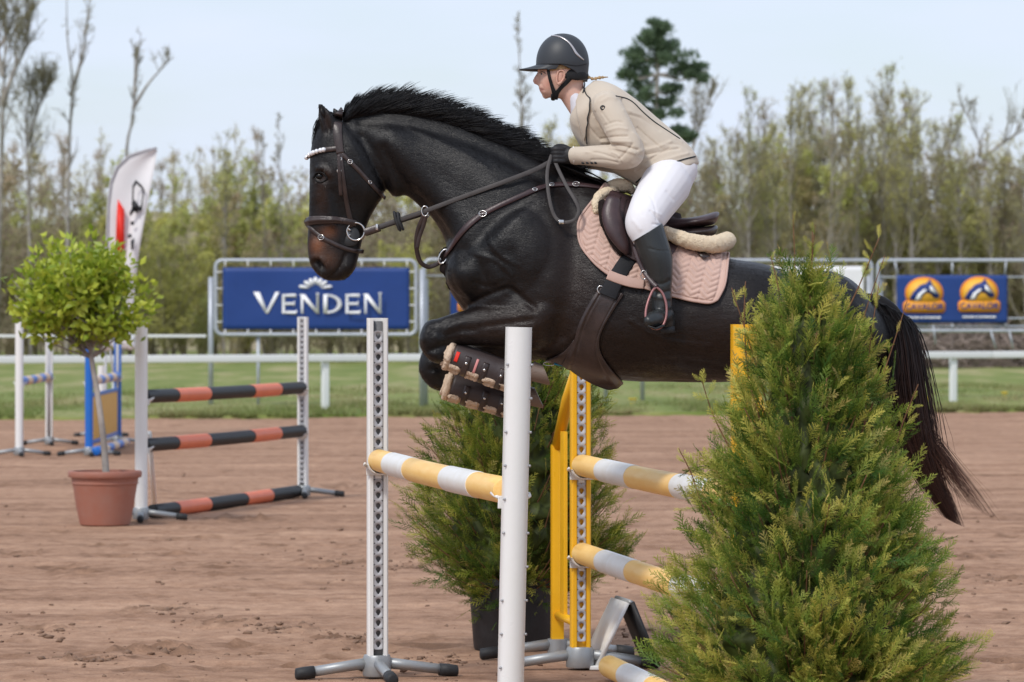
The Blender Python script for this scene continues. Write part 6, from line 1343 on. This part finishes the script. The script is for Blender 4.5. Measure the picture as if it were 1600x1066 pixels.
# tendon boots on the folded fore legs
M['bootshell'] = mat('brown boot shell', (.046, .034, .034), .5, .45, var=.12, vscale=20, bump=.08, bscale=140)
M['bootfleece'] = mat('beige boot fleece', (.74, .58, .44), .95, .15, var=.15, vscale=60, bump=.7, bscale=230, c2=(.62, .48, .36))
def tendon_boot(ax, off, label, logo):
    """ax: pixel axis start,end of the cannon; shell faces the camera and the lower side"""
    o = thing('tendon_boot', tuple(P3(ax[0][0], ax[0][1], off)), label, 'leg boot', 'fleece lined boots on the fore legs'); a, b = P3(ax[0][0], ax[0][1], off), P3(ax[1][0], ax[1][1], off); u = (b-a)/np.linalg.norm(b-a); L = np.linalg.norm(b-a); s = np.array([0, -1., 0]); w = np.cross(u, s); w = w if w[2] < 0 else -w   # w points down
    def sheet(r, t0, t1, a0, a1, th, nt=26, na=24, amp=0.0, bulge=.006):
        V = []
        for rr in (r, r-th):
            for i in range(nt):
                t = t0+(t1-t0)*i/(nt-1)
                for k in range(na):
                    an = R(a0+(a1-a0)*k/(na-1)); R_ = rr+bulge*math.sin(math.pi*t)+(.010*max(0, (t-.75)/.25)); c = a+u*L*t; V.append(c+(s*math.cos(an)+w*math.sin(an))*R_)
        V = np.array(V); V += (vnoise3(V, 70, 93)*amp)[:, None]*np.array([.7, .7, .7])+RNG.normal(0, amp*.3+1e-9, V.shape); m = nt*na; idx = np.arange(m).reshape(nt, na); q = np.stack([idx[:-1, :-1], idx[1:, :-1], idx[1:, 1:], idx[:-1, 1:]], -1).reshape(-1, 4); Fc = q.tolist()+(q[:, ::-1]+m).tolist(); rim = list(idx[0])+list(idx[1:, -1])+list(idx[-1, -2::-1])+list(idx[-2:0:-1, 0])
        for x, y in zip(rim, rim[1:]+rim[:1]): Fc.append([x, y, y+m, x+m])
        return V, Fc
    obj('fleece_lining', sheet(.0530, -.055, 1.0, -118, 132, .014, 44, 46, .0042), M['bootfleece'], o, True)
    obj('shell', sheet(.0590, .075, .98, -100, 36, .006), M['bootshell'], o, True)
    obj('shell', sheet(.0575, .075, .98, 118, 200, .005), M['bootshell'], o, True)
    for t0, t1 in ((.10, .20), (.36, .50), (.63, .77), (.88, .97)):      # wool showing below the shell between the straps
        for an, rr in ((46, .054), (80, .052), (118, .052)):
            C_ = [a+u*L*(t0+(t1-t0)*q)+(s*math.cos(R(an))+w*math.sin(R(an)))*rr for q in (0, .33, .66, 1)]; V_, F_ = tube(crspline(C_, 5), [.0165]*16, 14, round_ends=True); V_ = np.asarray(V_); V_ = V_+(vnoise3(V_, 70, 99)*.004)[:, None]+RNG.normal(0, .0012, V_.shape); obj('wool_edge', (V_, F_), M['bootfleece'], o, True)
    C_ = [a+u*L*.02+(s*math.cos(R(an))+w*math.sin(R(an)))*.056 for an in range(-80, 100, 15)]; V_, F_ = tube(crspline(C_, 3), [.0135]*(3*(len(C_)-1)+1), 14, round_ends=True); V_ = np.asarray(V_); V_ = V_+(vnoise3(V_, 70, 98)*.004)[:, None]+RNG.normal(0, .0012, V_.shape); obj('wool_cuff', (V_, F_), M['bootfleece'], o, True)
    for t in (.30, .58, .84):
        obj('strap', sheet(.0625, t-.045, t+.045, -20, 128, .004, 4, 20), M['leather'], o, True); c = a+u*L*t+(s*math.cos(R(8))+w*math.sin(R(8)))*.0665; obj('stud', sphere(tuple(c), (.0065, .004, .0065), 10, 8), M['steelbit'], o, True)
    if logo:
        obj('red_logo', sheet(.0612, .11, .165, -24, 16, .002, 6, 10), M['printred'], o, True); obj('pink_tag', sheet(.0612, .425, .462, -22, 34, .002, 4, 10), mat('pink tag', (.62, .25, .24), .5), o, True)
tendon_boot(((700, 554), (800, 590)), -.146, 'upper fleece lined boot with red mark on the near foreleg', True)
tendon_boot(((698, 601), (802, 632)), .146, 'lower fleece lined boot on the far foreleg', False)
# ------------------------------------------------------------------ the rider
M['skin'] = mat('skin', (.5, .27, .2), .5, .4, attr='coat', var=.05, vscale=30, sss=.12)
M['jacket'] = mat('beige jacket cloth', (.57, .50, .41), .85, .2, var=.05, vscale=10, bump=.10, bscale=320, c2=(.54, .465, .38), sheen=.15)
M['breeches'] = mat('white breeches', (.74, .73, .76), .8, .25, var=.03, vscale=8, bump=.05, bscale=300)
M['bootleather'] = mat('black boot leather', (.018, .021, .022), .38, .5, var=.2, vscale=14, bump=.08, bscale=140)
M['glove'] = mat('black glove', (.014, .014, .016), .55, .4, var=.2, vscale=30, bump=.15, bscale=200)
M['helmet'] = mat('matt charcoal helmet', (.035, .040, .047), .48, .4, var=.06, vscale=14, bump=.03, bscale=300)
M['helmetdark'] = mat('helmet lining', (.012, .013, .015), .7, .3, var=.1)
M['silver'] = mat('silver trim', (.55, .52, .52), .3, .5, metal=.7, var=.05)
M['piping'] = mat('dark piping', (.025, .028, .032), .6, .3, var=.1)
M['shirt'] = mat('white shirt', (.68, .68, .74), .8, .25, var=.04, bump=.05, bscale=200)
M['blond'] = mat('blond hair', (.42, .28, .14), .5, .4, var=.25, vscale=40)
person = thing('person', tuple(P3(1040, 300)), 'rider in beige jacket and white breeches leaning over the mane', 'person')
def head_parts(g=0.0):
    return [loft([(845, 74, 908, 72, .05, 1, 1), (840.5, 90, 913, 88, .072, 1, .9), (839, 104, 915, 104, .077, 1, .85), (840.5, 113, 915, 116, .077, 1, .82), (841.5, 121, 911, 126, .073, 1, .82), (842, 130, 903, 134, .066, 1, .82), (842.5, 138, 894, 142, .058, 1, .82), (846, 146, 884, 149, .047, 1, .85), (852, 152, 876, 154, .030, 1, .9)], 30, 5)]
bodyp = head_parts()
bodyp += limb([(842, 114, 0, 2.5), (838.5, 121, 0, 3.4), (836.5, 127, 0, 4.2), (840, 129.5, 0, 3.8)], 12, 4)+limb([(844.5, 137.5, 0, 3.4), (843.5, 138, 0, 2.6)], 10, 3)+limb([(846.5, 142.5, 0, 3.5), (845.5, 143, 0, 2.6)], 10, 3)+limb([(853, 150, 0, 5.5), (851.5, 149.5, 0, 5)], 10, 3)
bodyp += limb([(890, 120, 0, 22, .95), (893, 142, 0, 20.5, .95), (903, 160, 0, 20, 1), (918, 176, 0, 25, 1.2)], 18)
bodyp += [loft([(893, 168, 935, 135, .07, 1, .8), (896, 190, 962, 146, .14, 1, .75), (906, 212, 990, 166, .155, 1, .75), (924, 236, 1024, 196, .14, 1, .75), (952, 256, 1048, 222, .12, 1, .75), (988, 275, 1068, 246, .115, 1, .75), (1015, 288, 1068, 270, .10, 1, .8)], 28, 4)]
arm = [(944, 166, -.155, 15), (962, 196, -.20, 14), (982, 232, -.225, 12.5), (986, 240, -.22, 12.5), (960, 243, -.18, 12), (925, 243, -.14, 10), (902, 243, -.125, 9), (890, 243, -.12, 11)]
bodyp += limb(arm, 14, both=True)
bodyp += limb([(1050, 272, -.085, 24), (1035, 300, -.19, 26), (1008, 342, -.325, 20), (1004, 356, -.345, 19), (1020, 395, -.375, 17), (1029, 440, -.385, 12), (1033, 470, -.39, 11)], 14, both=True)+limb([(1034, 478, -.39, 10), (1034, 490, -.405, 9), (1030, 497, -.43, 7)], 12, both=True)
BV, BF = sculpt(bodyp, .0056, 3)
BV = strokes(BV, BF, [([(843, 114), (848, 116)], 3.5, -.003), ([(848, 113.5)], 2.2, .003), ([(842, 140.2), (848, 140.5), (851, 141.5)], 1.2, -.003), ([(839, 128), (843, 130)], 1.5, -.003), ([(858, 122), (852, 134)], 9, .003), ([(846, 131), (850, 138)], 2, -.0025), ([(862, 135), (862, 145)], 8, -.002), ([(880, 148), (866, 153)], 4, .002)])
Q = pxy(BV); C = np.tile(np.array([.66, .42, .335]), (len(BV), 1)); kb = lambda x, y, rx, ry: np.exp(-(((Q[:, 0]-x)/rx)**2+((Q[:, 1]-y)/ry)**2))[:, None]
for c, k in (((.56, .20, .15), .45*kb(856, 132, 8, 8)), ((.40, .13, .12), .7*kb(845, 140.5, 4.5, 3)), ((.52, .22, .17), .5*kb(836, 127, 4, 4)), ((.36, .22, .15), .6*kb(847, 110.5, 5, 1.6))): C = C*(1-k)+np.array(c)*k
me = mesh_np('body', BV, BF); colattr(me, C); link('body', me, M['skin'], person, True)
bbvh = BVHTree.FromPolygons([Vector(v) for v in BV], BF.tolist())
# eye, ear
M['eyewhite'] = mat('eye white', (.6, .58, .55), .2, .5, var=.02); M['iris'] = mat('eye iris', (.04, .05, .06), .1, .6, var=.05)
for s in (0, 1):
    f = mir if s else (lambda v: np.array(v, float))
    p = surf(846.5, 115.5, bbvh)[0]; e = obj('eye', sphere(tuple(f(p+np.array([.004, .004, 0]))), .0085, 14, 10), M['eyewhite'], person, True); obj('iris', sphere(tuple(f(p+np.array([.0005, .001, 0]))), (.0052, .0052, .0055), 10, 8), M['iris'], e, True)
    L = [surf(x, y, bbvh)[0]+np.array([0, -.003, .001]) for x, y in ((843, 114.5), (845.5, 112.8), (849, 113.2), (852, 115.5))]; obj('eyelid', tube(f(crspline(L, 4)), .0014, 6, round_ends=True), M['iris'], person, True)
    ear = np.array([surf(x, y, bbvh)[0]*np.array([1, 0, 1])+np.array([0, surf(874, 122, bbvh)[0][1]-.006, 0]) for x, y in ((872, 112), (877, 110), (881.5, 113), (881.5, 120), (878, 127), (873, 132), (870.5, 129), (870, 122))])
    er = obj('ear', G().add(tube(f(crspline(list(ear)+[ear[0]], 4)[:-1]), .0042, 8, closed=True, up=(0, 1, 0))).add(sphere(tuple(f(ear.mean(0)+np.array([0, .004, 0]))), (.012, .005, .024), 12, 8)).add(sphere(tuple(f(ear[5]+np.array([.002, 0, .003]))), (.006, .005, .008), 10, 8)), M['earskin'] if 'earskin' in M else M.setdefault('earskin', mat('ear skin', (.60, .34, .26), .5, .4, sss=.12, var=.05)), person, True)
# jacket
jk = [loft([(902, 150, 928, 126, .055, 1, .85), (894, 172, 945, 127, .10, 1, .8), (890, 190, 968, 137, .162, 1, .76), (897, 212, 1000, 160, .170, 1, .76), (914, 238, 1034, 190, .152, 1, .76), (944, 262, 1062, 212, .150, 1, .75), (975, 279, 1084, 236, .168, 1, .75), (990, 289, 1091, 251, .178, 1, .78), (995, 292, 1092, 256, .17, 1, .8)], 32, 5)]
jk += limb([(946, 164, -.155, 24), (958, 184, -.19, 23), (974, 214, -.228, 22), (986, 236, -.238, 21), (978, 245, -.232, 20), (956, 245, -.20, 19), (930, 243.5, -.165, 16.5), (908, 243, -.138, 14.5), (899, 243, -.13, 14.5)], 20, 6, both=True)
JV, JF = sculpt(jk, .0044, 4)
cr_ = lambda L, w, d: (L, w*.75, d*.75, 'n')
JV = strokes(JV, JF, [cr_([(924, 176), (925, 158), (932, 147), (948, 142)], 2.4, -.007), cr_([(930, 172), (932, 156), (944, 148)], 3, .005), cr_([(950, 226), (972, 228), (996, 234)], 2.6, -.008), cr_([(952, 231), (975, 235), (992, 240)], 2.6, .006), cr_([(940, 222), (962, 221), (985, 222)], 2.8, .006), cr_([(938, 217), (960, 214), (980, 213)], 2.4, -.006), cr_([(948, 205), (966, 200), (980, 202)], 3, .004), cr_([(945, 196), (962, 190), (972, 191)], 2.4, -.004),
                      cr_([(968, 248), (978, 238), (988, 226)], 2.5, -.006), cr_([(920, 236), (940, 240), (960, 247)], 2.3, -.005), cr_([(924, 250), (945, 250), (965, 254)], 2.3, -.004), cr_([(915, 238), (930, 236)], 2.2, .004),
                      cr_([(1000, 243), (1020, 240), (1045, 232)], 3, -.007), cr_([(1002, 236), (1025, 231), (1048, 222)], 3.5, .006), cr_([(994, 266), (1012, 252), (1036, 237), (1060, 232)], 2.6, -.007), cr_([(990, 256), (1010, 247), (1030, 240)], 3, .005), cr_([(996, 200), (1014, 216), (1033, 232)], 2.2, -.006), cr_([(990, 208), (1008, 224)], 3, .004), cr_([(985, 180), (1005, 186), (1030, 204)], 3, -.004), cr_([(975, 172), (1000, 180)], 3, .003), cr_([(1010, 262), (1040, 250), (1075, 240)], 3, .005), cr_([(1040, 225), (1062, 226), (1080, 236)], 3, -.004),
                      cr_([(905, 190), (912, 215), (920, 232)], 2.4, -.005), cr_([(916, 180), (922, 200), (934, 215)], 2.6, -.006), cr_([(928, 185), (936, 200), (946, 208)], 3, .004), cr_([(940, 176), (950, 190)], 2, -.003), cr_([(970, 160), (984, 175)], 3, .003), cr_([(940, 158), (952, 152), (962, 154)], 4, .004), cr_([(956, 238), (966, 243), (972, 252)], 2, .004), cr_([(1055, 216), (1066, 222)], 2, .004)])
JV = JV+normals(JV, JF)*(vnoise3(JV, 22, 95)*.0022+vnoise3(JV, 48, 97)*.0009)[:, None]
jo = link('jacket', mesh_np('jacket', JV, JF), M['jacket'], person, True); jb = BVHTree.FromPolygons([Vector(v) for v in JV], JF.tolist())
obj('back_piping', strap([(962, 150.5), (978, 154), (990, 161), (1003, 174), (1020, 189), (1042, 204), (1062, 217)], 1.7, .0028, True, .0005, jb), M['piping'], jo, True)
obj('collar_piping', strap([(915, 126), (916, 135), (913, 147)], 1.8, .0030, True, .008, jb), M['piping'], jo, True)
obj('collar', strap([(918, 122), (911, 132), (905, 147), (899, 162)], [9, 12, 12, 6], .007, True, .001, jb), M['jacket'], jo, True)
obj('hem', strap([(994, 285), (1012, 271), (1040, 259), (1066, 250), (1086, 245)], 2.2, .0035, True, .0005, jb), M['piping'], jo, True)
p, n = surf(942, 168.5, jb); c = p+n*.002; obj('sleeve_badge', tube([c+np.array([math.cos(a)*.0085, 0, math.sin(a)*.008]) for a in np.linspace(0, 6.28, 16, endpoint=False)], .0028, 6, closed=True, up=tuple(n)), M['piping'], jo, True)
for px in (911, 918, 925, 931):
    p, n = surf(px, 254.5, jb); obj('button', sphere(tuple(p), (.0075, .004, .006), 10, 8), M['piping'], jo, True)
wr = [P3(897.5+2*math.sin(a), 243+14.8*math.cos(a), -.13+.04*math.sin(a)) for a in np.linspace(0, 6.28, 20, endpoint=False)]
# lapel: a turned-back leaf of cloth from collar to the first button
for s in (0, 1):
    lp = coons([(911, 133), (907, 146), (902, 158)], [(917, 205), (916, 212), (914, 220)], [(911, 133), (917, 150), (924, 158), (921, 175), (918, 192), (917, 205)], [(902, 158), (903, 178), (908, 198), (914, 220)], 14, 26)
    LP, LN = drape(lp, .008, None, 4, jb); gl_, _ = slab(LP, LN, .004, False); V_ = gl_.verts()
    obj('lapel', (mir(V_), [f[::-1] for f in gl_.F]) if s else (V_, gl_.F), M['jacket'], jo, True)
obj('lapel_edge', strap([(912, 135), (918, 150), (924, 157.5), (921, 175), (918.5, 192), (917, 206), (919, 224)], 1.8, .002, True, .0075, jb), M['piping'], jo, True)
# shirt collar
obj('shirt_collar', sculpt([loft([(884, 158, 905, 138, .052, 1, .9), (889, 170, 912, 148, .060, 1, .9), (893, 185, 918, 165, .07, 1, .9)], 24, 4)], .005, 2), M['shirt'], person, True)
# breeches
bk = [loft([(985, 272, 1086, 236, .135, 1, .75), (1000, 286, 1089, 252, .155, 1, .75), (1014, 298, 1089, 268, .160, 1, .8), (1026, 306, 1084, 284, .145, 1, .85), (1038, 310, 1072, 298, .09, 1, .9)], 28, 4)]
bk += limb([(1064, 266, -.075, 27), (1044, 284, -.125, 38), (1028, 308, -.215, 36), (1010, 338, -.320, 30.5), (1006, 352, -.350, 28.5), (1011, 368, -.362, 25), (1016, 382, -.368, 22)], 22, 6, both=True)
KV, KF = sculpt(bk, .0055, 4)
KV = strokes(KV, KF, [cr_([(1012, 300), (1022, 318), (1026, 345)], 2, -.004), cr_([(1016, 330), (1026, 340), (1034, 352)], 2.2, -.006), cr_([(1022, 330), (1032, 336)], 2.5, .004), cr_([(1020, 350), (1030, 352), (1034, 357)], 2, -.005), cr_([(1066, 258), (1074, 268), (1082, 284)], 2, -.003), cr_([(996, 318), (1004, 336)], 3, -.003), cr_([(1042, 300), (1052, 312)], 3, -.003), cr_([(1030, 262), (1044, 262)], 2, -.003), cr_([(990, 345), (1000, 358)], 4, .004), cr_([(1003, 300), (1012, 288), (1030, 272)], 2.5, -.004)])
KV = KV+normals(KV, KF)*(vnoise3(KV, 20, 98)*.0014)[:, None]
link('breeches', mesh_np('breeches', KV, KF), M['breeches'], person, True)
# riding boots
for s in (0, 1):
    bt = limb([(1011, 360, -.365, 26), (1017, 378, -.370, 25.5), (1026, 404, -.378, 24.5), (1031, 430, -.384, 20), (1033, 452, -.388, 16), (1034, 470, -.390, 15.5), (1035, 482, -.392, 16)], 20, 6)+limb([(1040, 492, -.388, 14.5), (1034, 496, -.405, 14), (1027, 498, -.435, 13.5, .95), (1019, 500, -.465, 12.5, .95), (1014, 502, -.485, 9.5, .9)], 16, 5)+limb([(1041, 492, -.385, 13), (1043, 508, -.378, 11.5)], 14, 4)
    V, Fq = sculpt(bt, .005, 3)
    V = strokes(V, Fq, [([(1015, 452), (1030, 458), (1046, 455)], 2.5, -.004), ([(1016, 462), (1032, 466), (1047, 466)], 2.5, .003), ([(1014, 388), (1030, 392), (1044, 392)], 1.2, -.002), ([(1018, 440), (1034, 444), (1047, 438)], 2.5, -.003)])
    # boot tops are cut on a slant below the knee
    q = pxy(V); lim = 377-(q[:, 0]-990)*.62; dd = np.clip(lim-q[:, 1], 0, None); V[:, 2] -= dd/SC*.96
    if s: V = mir(V)
    b = link('riding_boot', mesh_np('riding_boot', V, Fq if not s else Fq[:, ::-1].copy()), M['bootleather'], person, True)
    hl = np.array([P3(1043, 511, -.378), P3(1044, 521, -.378)]); hl = mir(hl) if s else hl; obj('heel', tube(hl, [.030, .031], 16), M['rubber'], b, True)
# gloved hands
def hand():
    hp_ = limb([(900, 243, -.128, 12, .85), (890, 243, -.125, 13.5, .7), (878, 243, -.122, 14, .62), (871, 242, -.118, 12.5, .6)], 16)
    for k, (y, L) in enumerate(((233.5, 1.0), (239.5, 1.06), (246, 1.0), (252, .82))):
        hp_ += limb([(880, y, -.138, 4.0), (869, y-.5, -.142, 4.1), (863.5+k*.5, y, -.130, 4.0), (864.5+k*.5, y+1, -.108, 3.8), (872, y+1.5, -.098, 3.6), (877, y+1.5, -.102, 3.2)], 10, 4)
    hp_ += limb([(893, 237, -.110, 5.5), (882, 230.5, -.098, 5), (873, 229, -.102, 4.5), (867, 231, -.112, 3.8)], 10, 4)
    return hp_
for s in (0, 1):
    V, Fq = sculpt(hand(), .0035, 2); V = mir(V) if s else V; gl = link('glove', mesh_np('glove', V, Fq if not s else Fq[:, ::-1].copy()), M['glove'], person, True)
    a = [P3(896+1.2*math.sin(t), 243+13.2*math.cos(t), -.128-.036*math.sin(t)) for t in np.linspace(0, 6.28, 20, endpoint=False)]; a = mir(a) if s else np.array(a); obj('glove_tab', tube(a, .0030, 6, closed=True, up=(1, 0, 0)), M['printwhite'], gl, True)
# helmet
def helmet():
    nu, nv = 56, 26; V = []; c = P3(879, 100); rx, ry, hz = 41.5/SC, .098, 47.5/SC
    rim = lambda th: np.interp(abs(((th+math.pi) % (2*math.pi))-math.pi), [0, .9, 1.5, 2.0, 2.5, 3.14], [106, 104, 103, 112, 127, 128])
    for j in range(nv):
        for i in range(nu):
            th = 2*math.pi*i/nu; low = c[2]-0; zr = CH-(rim(th)-HZ)/SC; v = j/(nv-1)
            if v < .72:
                a = v/.72*math.pi/2; x = -math.cos(th)*rx*math.sin(a)**.92; y = math.sin(th)*ry*math.sin(a)**.92; z = c[2]+hz*math.cos(a)**.95 if a < math.pi/2-1e-6 else c[2]
            else:
                k = (v-.72)/.28; z = c[2]+(zr-c[2])*k; sh = 1-.06*k*(1 if math.cos(th) < 0 else .3)*max(0, (c[2]-zr)/.07); x = -math.cos(th)*rx*sh; y = math.sin(th)*ry*sh
            V.append((c[0]+x+.0, HY+y, z))
    V = np.array(V); Fc = [[j*nu+i, (j+1)*nu+i, (j+1)*nu+(i+1) % nu, j*nu+(i+1) % nu] for j in range(nv-1) for i in range(nu)]; return V, Fc, c, rx, ry
V, Fc, hc, hrx, hry = helmet(); hv = thing('helmet', tuple(hc), None, None); hv.parent = person; hv.location = Vector(hc)-person.location
ho = obj('shell', (V, Fc), M['helmet'], None); ho.parent = hv; ho.location = -Vector(hc); so = ho.modifiers.new('thick', 'SOLIDIFY'); so.thickness = .007; so.offset = 1
def hobj(nm, geo, m, **k):
    for q in (geo if isinstance(geo, list) else [geo]):
        o = obj(nm, q, m, **k); o.parent = hv; o.location = -Vector(hc)
# peak
nu, nr = 30, 8; V = []
for s_ in (0, 1):
    for j in range(nr+1):
        for i in range(nu+1):
            th = R(-82+164*i/nu); k = j/nr; ext = (28/SC)*math.cos(th)**.8*k if abs(th) < R(90) else 0; x = -(hrx*1.0-.004)*math.cos(th)-ext; y = (hry-.003)*math.sin(th)*(1-.06*k); z = CH-(104.5-HZ)/SC-.010*k*math.cos(th)+.012*(1-math.cos(th))*-.1+.009*(1-k)**2-s_*.0045; V.append((hc[0]+x, HY+y, z-.003*(abs(math.sin(th))**2)*k*3))
m = (nr+1)*(nu+1); Fc = []
for j in range(nr):
    for i in range(nu):
        a = j*(nu+1)+i; Fc.append([a, a+1, a+nu+2, a+nu+1]); Fc.append([m+a, m+a+nu+1, m+a+nu+2, m+a+1])
for i in range(nu):
    a = nr*(nu+1)+i; Fc.append([a, a+1, m+a+1, m+a])
hobj('peak', (V, Fc), M['helmet'])
hb = BVHTree.FromPolygons([Vector(v) for v in helmet()[0]], helmet()[1])
hobj('silver_trim', strap([(862, 56.2), (874, 57.5), (886, 64), (894, 73), (900, 83), (906, 89), (912, 94)], [1.8, 2.6, 2.6, 3.0, 4.2, 3.2, 1.2], .0025, True, .0004, hb), M['silver'])
hobj('rear_band', strap([(838, 101), (856, 100), (880, 100), (900, 103), (917, 100)], 1.2, .0015, True, .0003, hb), M['helmetdark'])
hobj('neck_cradle', sculpt(limb([(884, 118, -.070, 6, .35), (898, 116, -.072, 10, .35), (910, 117, -.045, 9, .5), (916, 119, 0, 8, .5)], 14, 5, both=True), .004, 2), M['helmetdark'])
for path, w in (([(857, 104), (858.5, 118), (862, 132), (866, 144), (868, 152)], [5, 4.6, 5, 7, 8]), ([(890, 122), (884, 129), (876, 137), (870, 145), (868, 152)], [8, 7, 6, 7, 8])):
    hobj('chin_strap', strap(path, w, .0035, True, .0045, bbvh), M['helmetdark'])
hobj('chin_cup', tube([P3(864, 153, 0)+np.array([0, y, z]) for y, z in ((-.045, .012), (-.03, -.002), (0, -.008), (.03, -.002), (.045, .012))], np.array([.009, .0045]), 10), M['helmetdark'])
# hair: wisps above the ear and a thin plait behind
hairg = G()
for i in range(34):
    a = np.random.default_rng(i); y0 = a.uniform(101, 106); P = [surf(x, y, bbvh)[0]+np.array([0, -.006, 0]) for x, y in ((858+a.uniform(-1, 5), y0+5), (872, y0+1+a.uniform(-1, 2)), (888+a.uniform(-3, 6), y0+a.uniform(-4, 4)))]; hairg.add(tube(crspline(P, 4), .0011, 4)); 
    q = np.array(P); hairg.add(tube(crspline(mir(q), 4), .0011, 4))
obj('hair', hairg, M['blond'], person, True)
pl = crspline([P3(912, 122, 0), P3(920, 121, -.01), P3(927, 123.5, -.015), P3(934, 122, -.01), P3(942, 121, 0)], 5); obj('plait', tube(pl, [.006+.0022*math.sin(i*1.6) for i in range(len(pl))], 8), M['blond'], person, True)
obj('hair_tie', tube([P3(931, 122.5, -.012), P3(941, 121, 0)], .0048, 8), M['helmetdark'], person, True); obj('plait_end', tube([P3(941, 121, 0), P3(950, 120.6, .004)], [.0045, .002], 6), M['blond'], person, True)
# stirrups and leathers (part of the saddle)
for s in (0, 1):
    f = mir if s else (lambda v: np.array(v, float))
    pts = crspline([(1026, 449, -.43), (1020, 454, -.44), (1013, 470, -.46), (1009, 487, -.475), (1010, 501, -.485), (1017, 511, -.485), (1027, 514, -.475), (1036, 508, -.46), (1041, 494, -.45), (1041, 476, -.44), (1035, 458, -.432), (1026, 449, -.43)], 4)[:-1]
    st = obj('stirrup', tube(f([P3(*q) for q in pts]), np.array([.0055, .0075]), 8, closed=True, up=(.1, 1, .1)), M['rosegold'], sd, True)
    tp = f([P3(1011, 509, -.485), P3(1023, 514, -.478), P3(1036, 509, -.465)]); obj('tread', tube(tp, np.array([.020, .005]), 8, up=(0, 0, 1)), M['rubber'], st, True)
    a = free_strap([(991, 385, -.365), (997, 404, -.378), (1006, 424, -.392), (1018, 440, -.42), (1026, 448, -.435)], 7, .005); obj('stirrup_leather', (f(a[0]), a[1]), M['saddleleather'], sd, True)
    obj('leather_buckle', (f(tube([P3(1006+6*math.cos(t)*.8, 430+7*math.sin(t), -.402) for t in np.linspace(0, 6.28, 14, endpoint=False)], .0022, 6, closed=True, up=(0, 1, 0))[0]), tube([P3(1006+6*math.cos(t)*.8, 430+7*math.sin(t), -.402) for t in np.linspace(0, 6.28, 14, endpoint=False)], .0022, 6, closed=True, up=(0, 1, 0))[1]), M['steelbit'], sd, True)
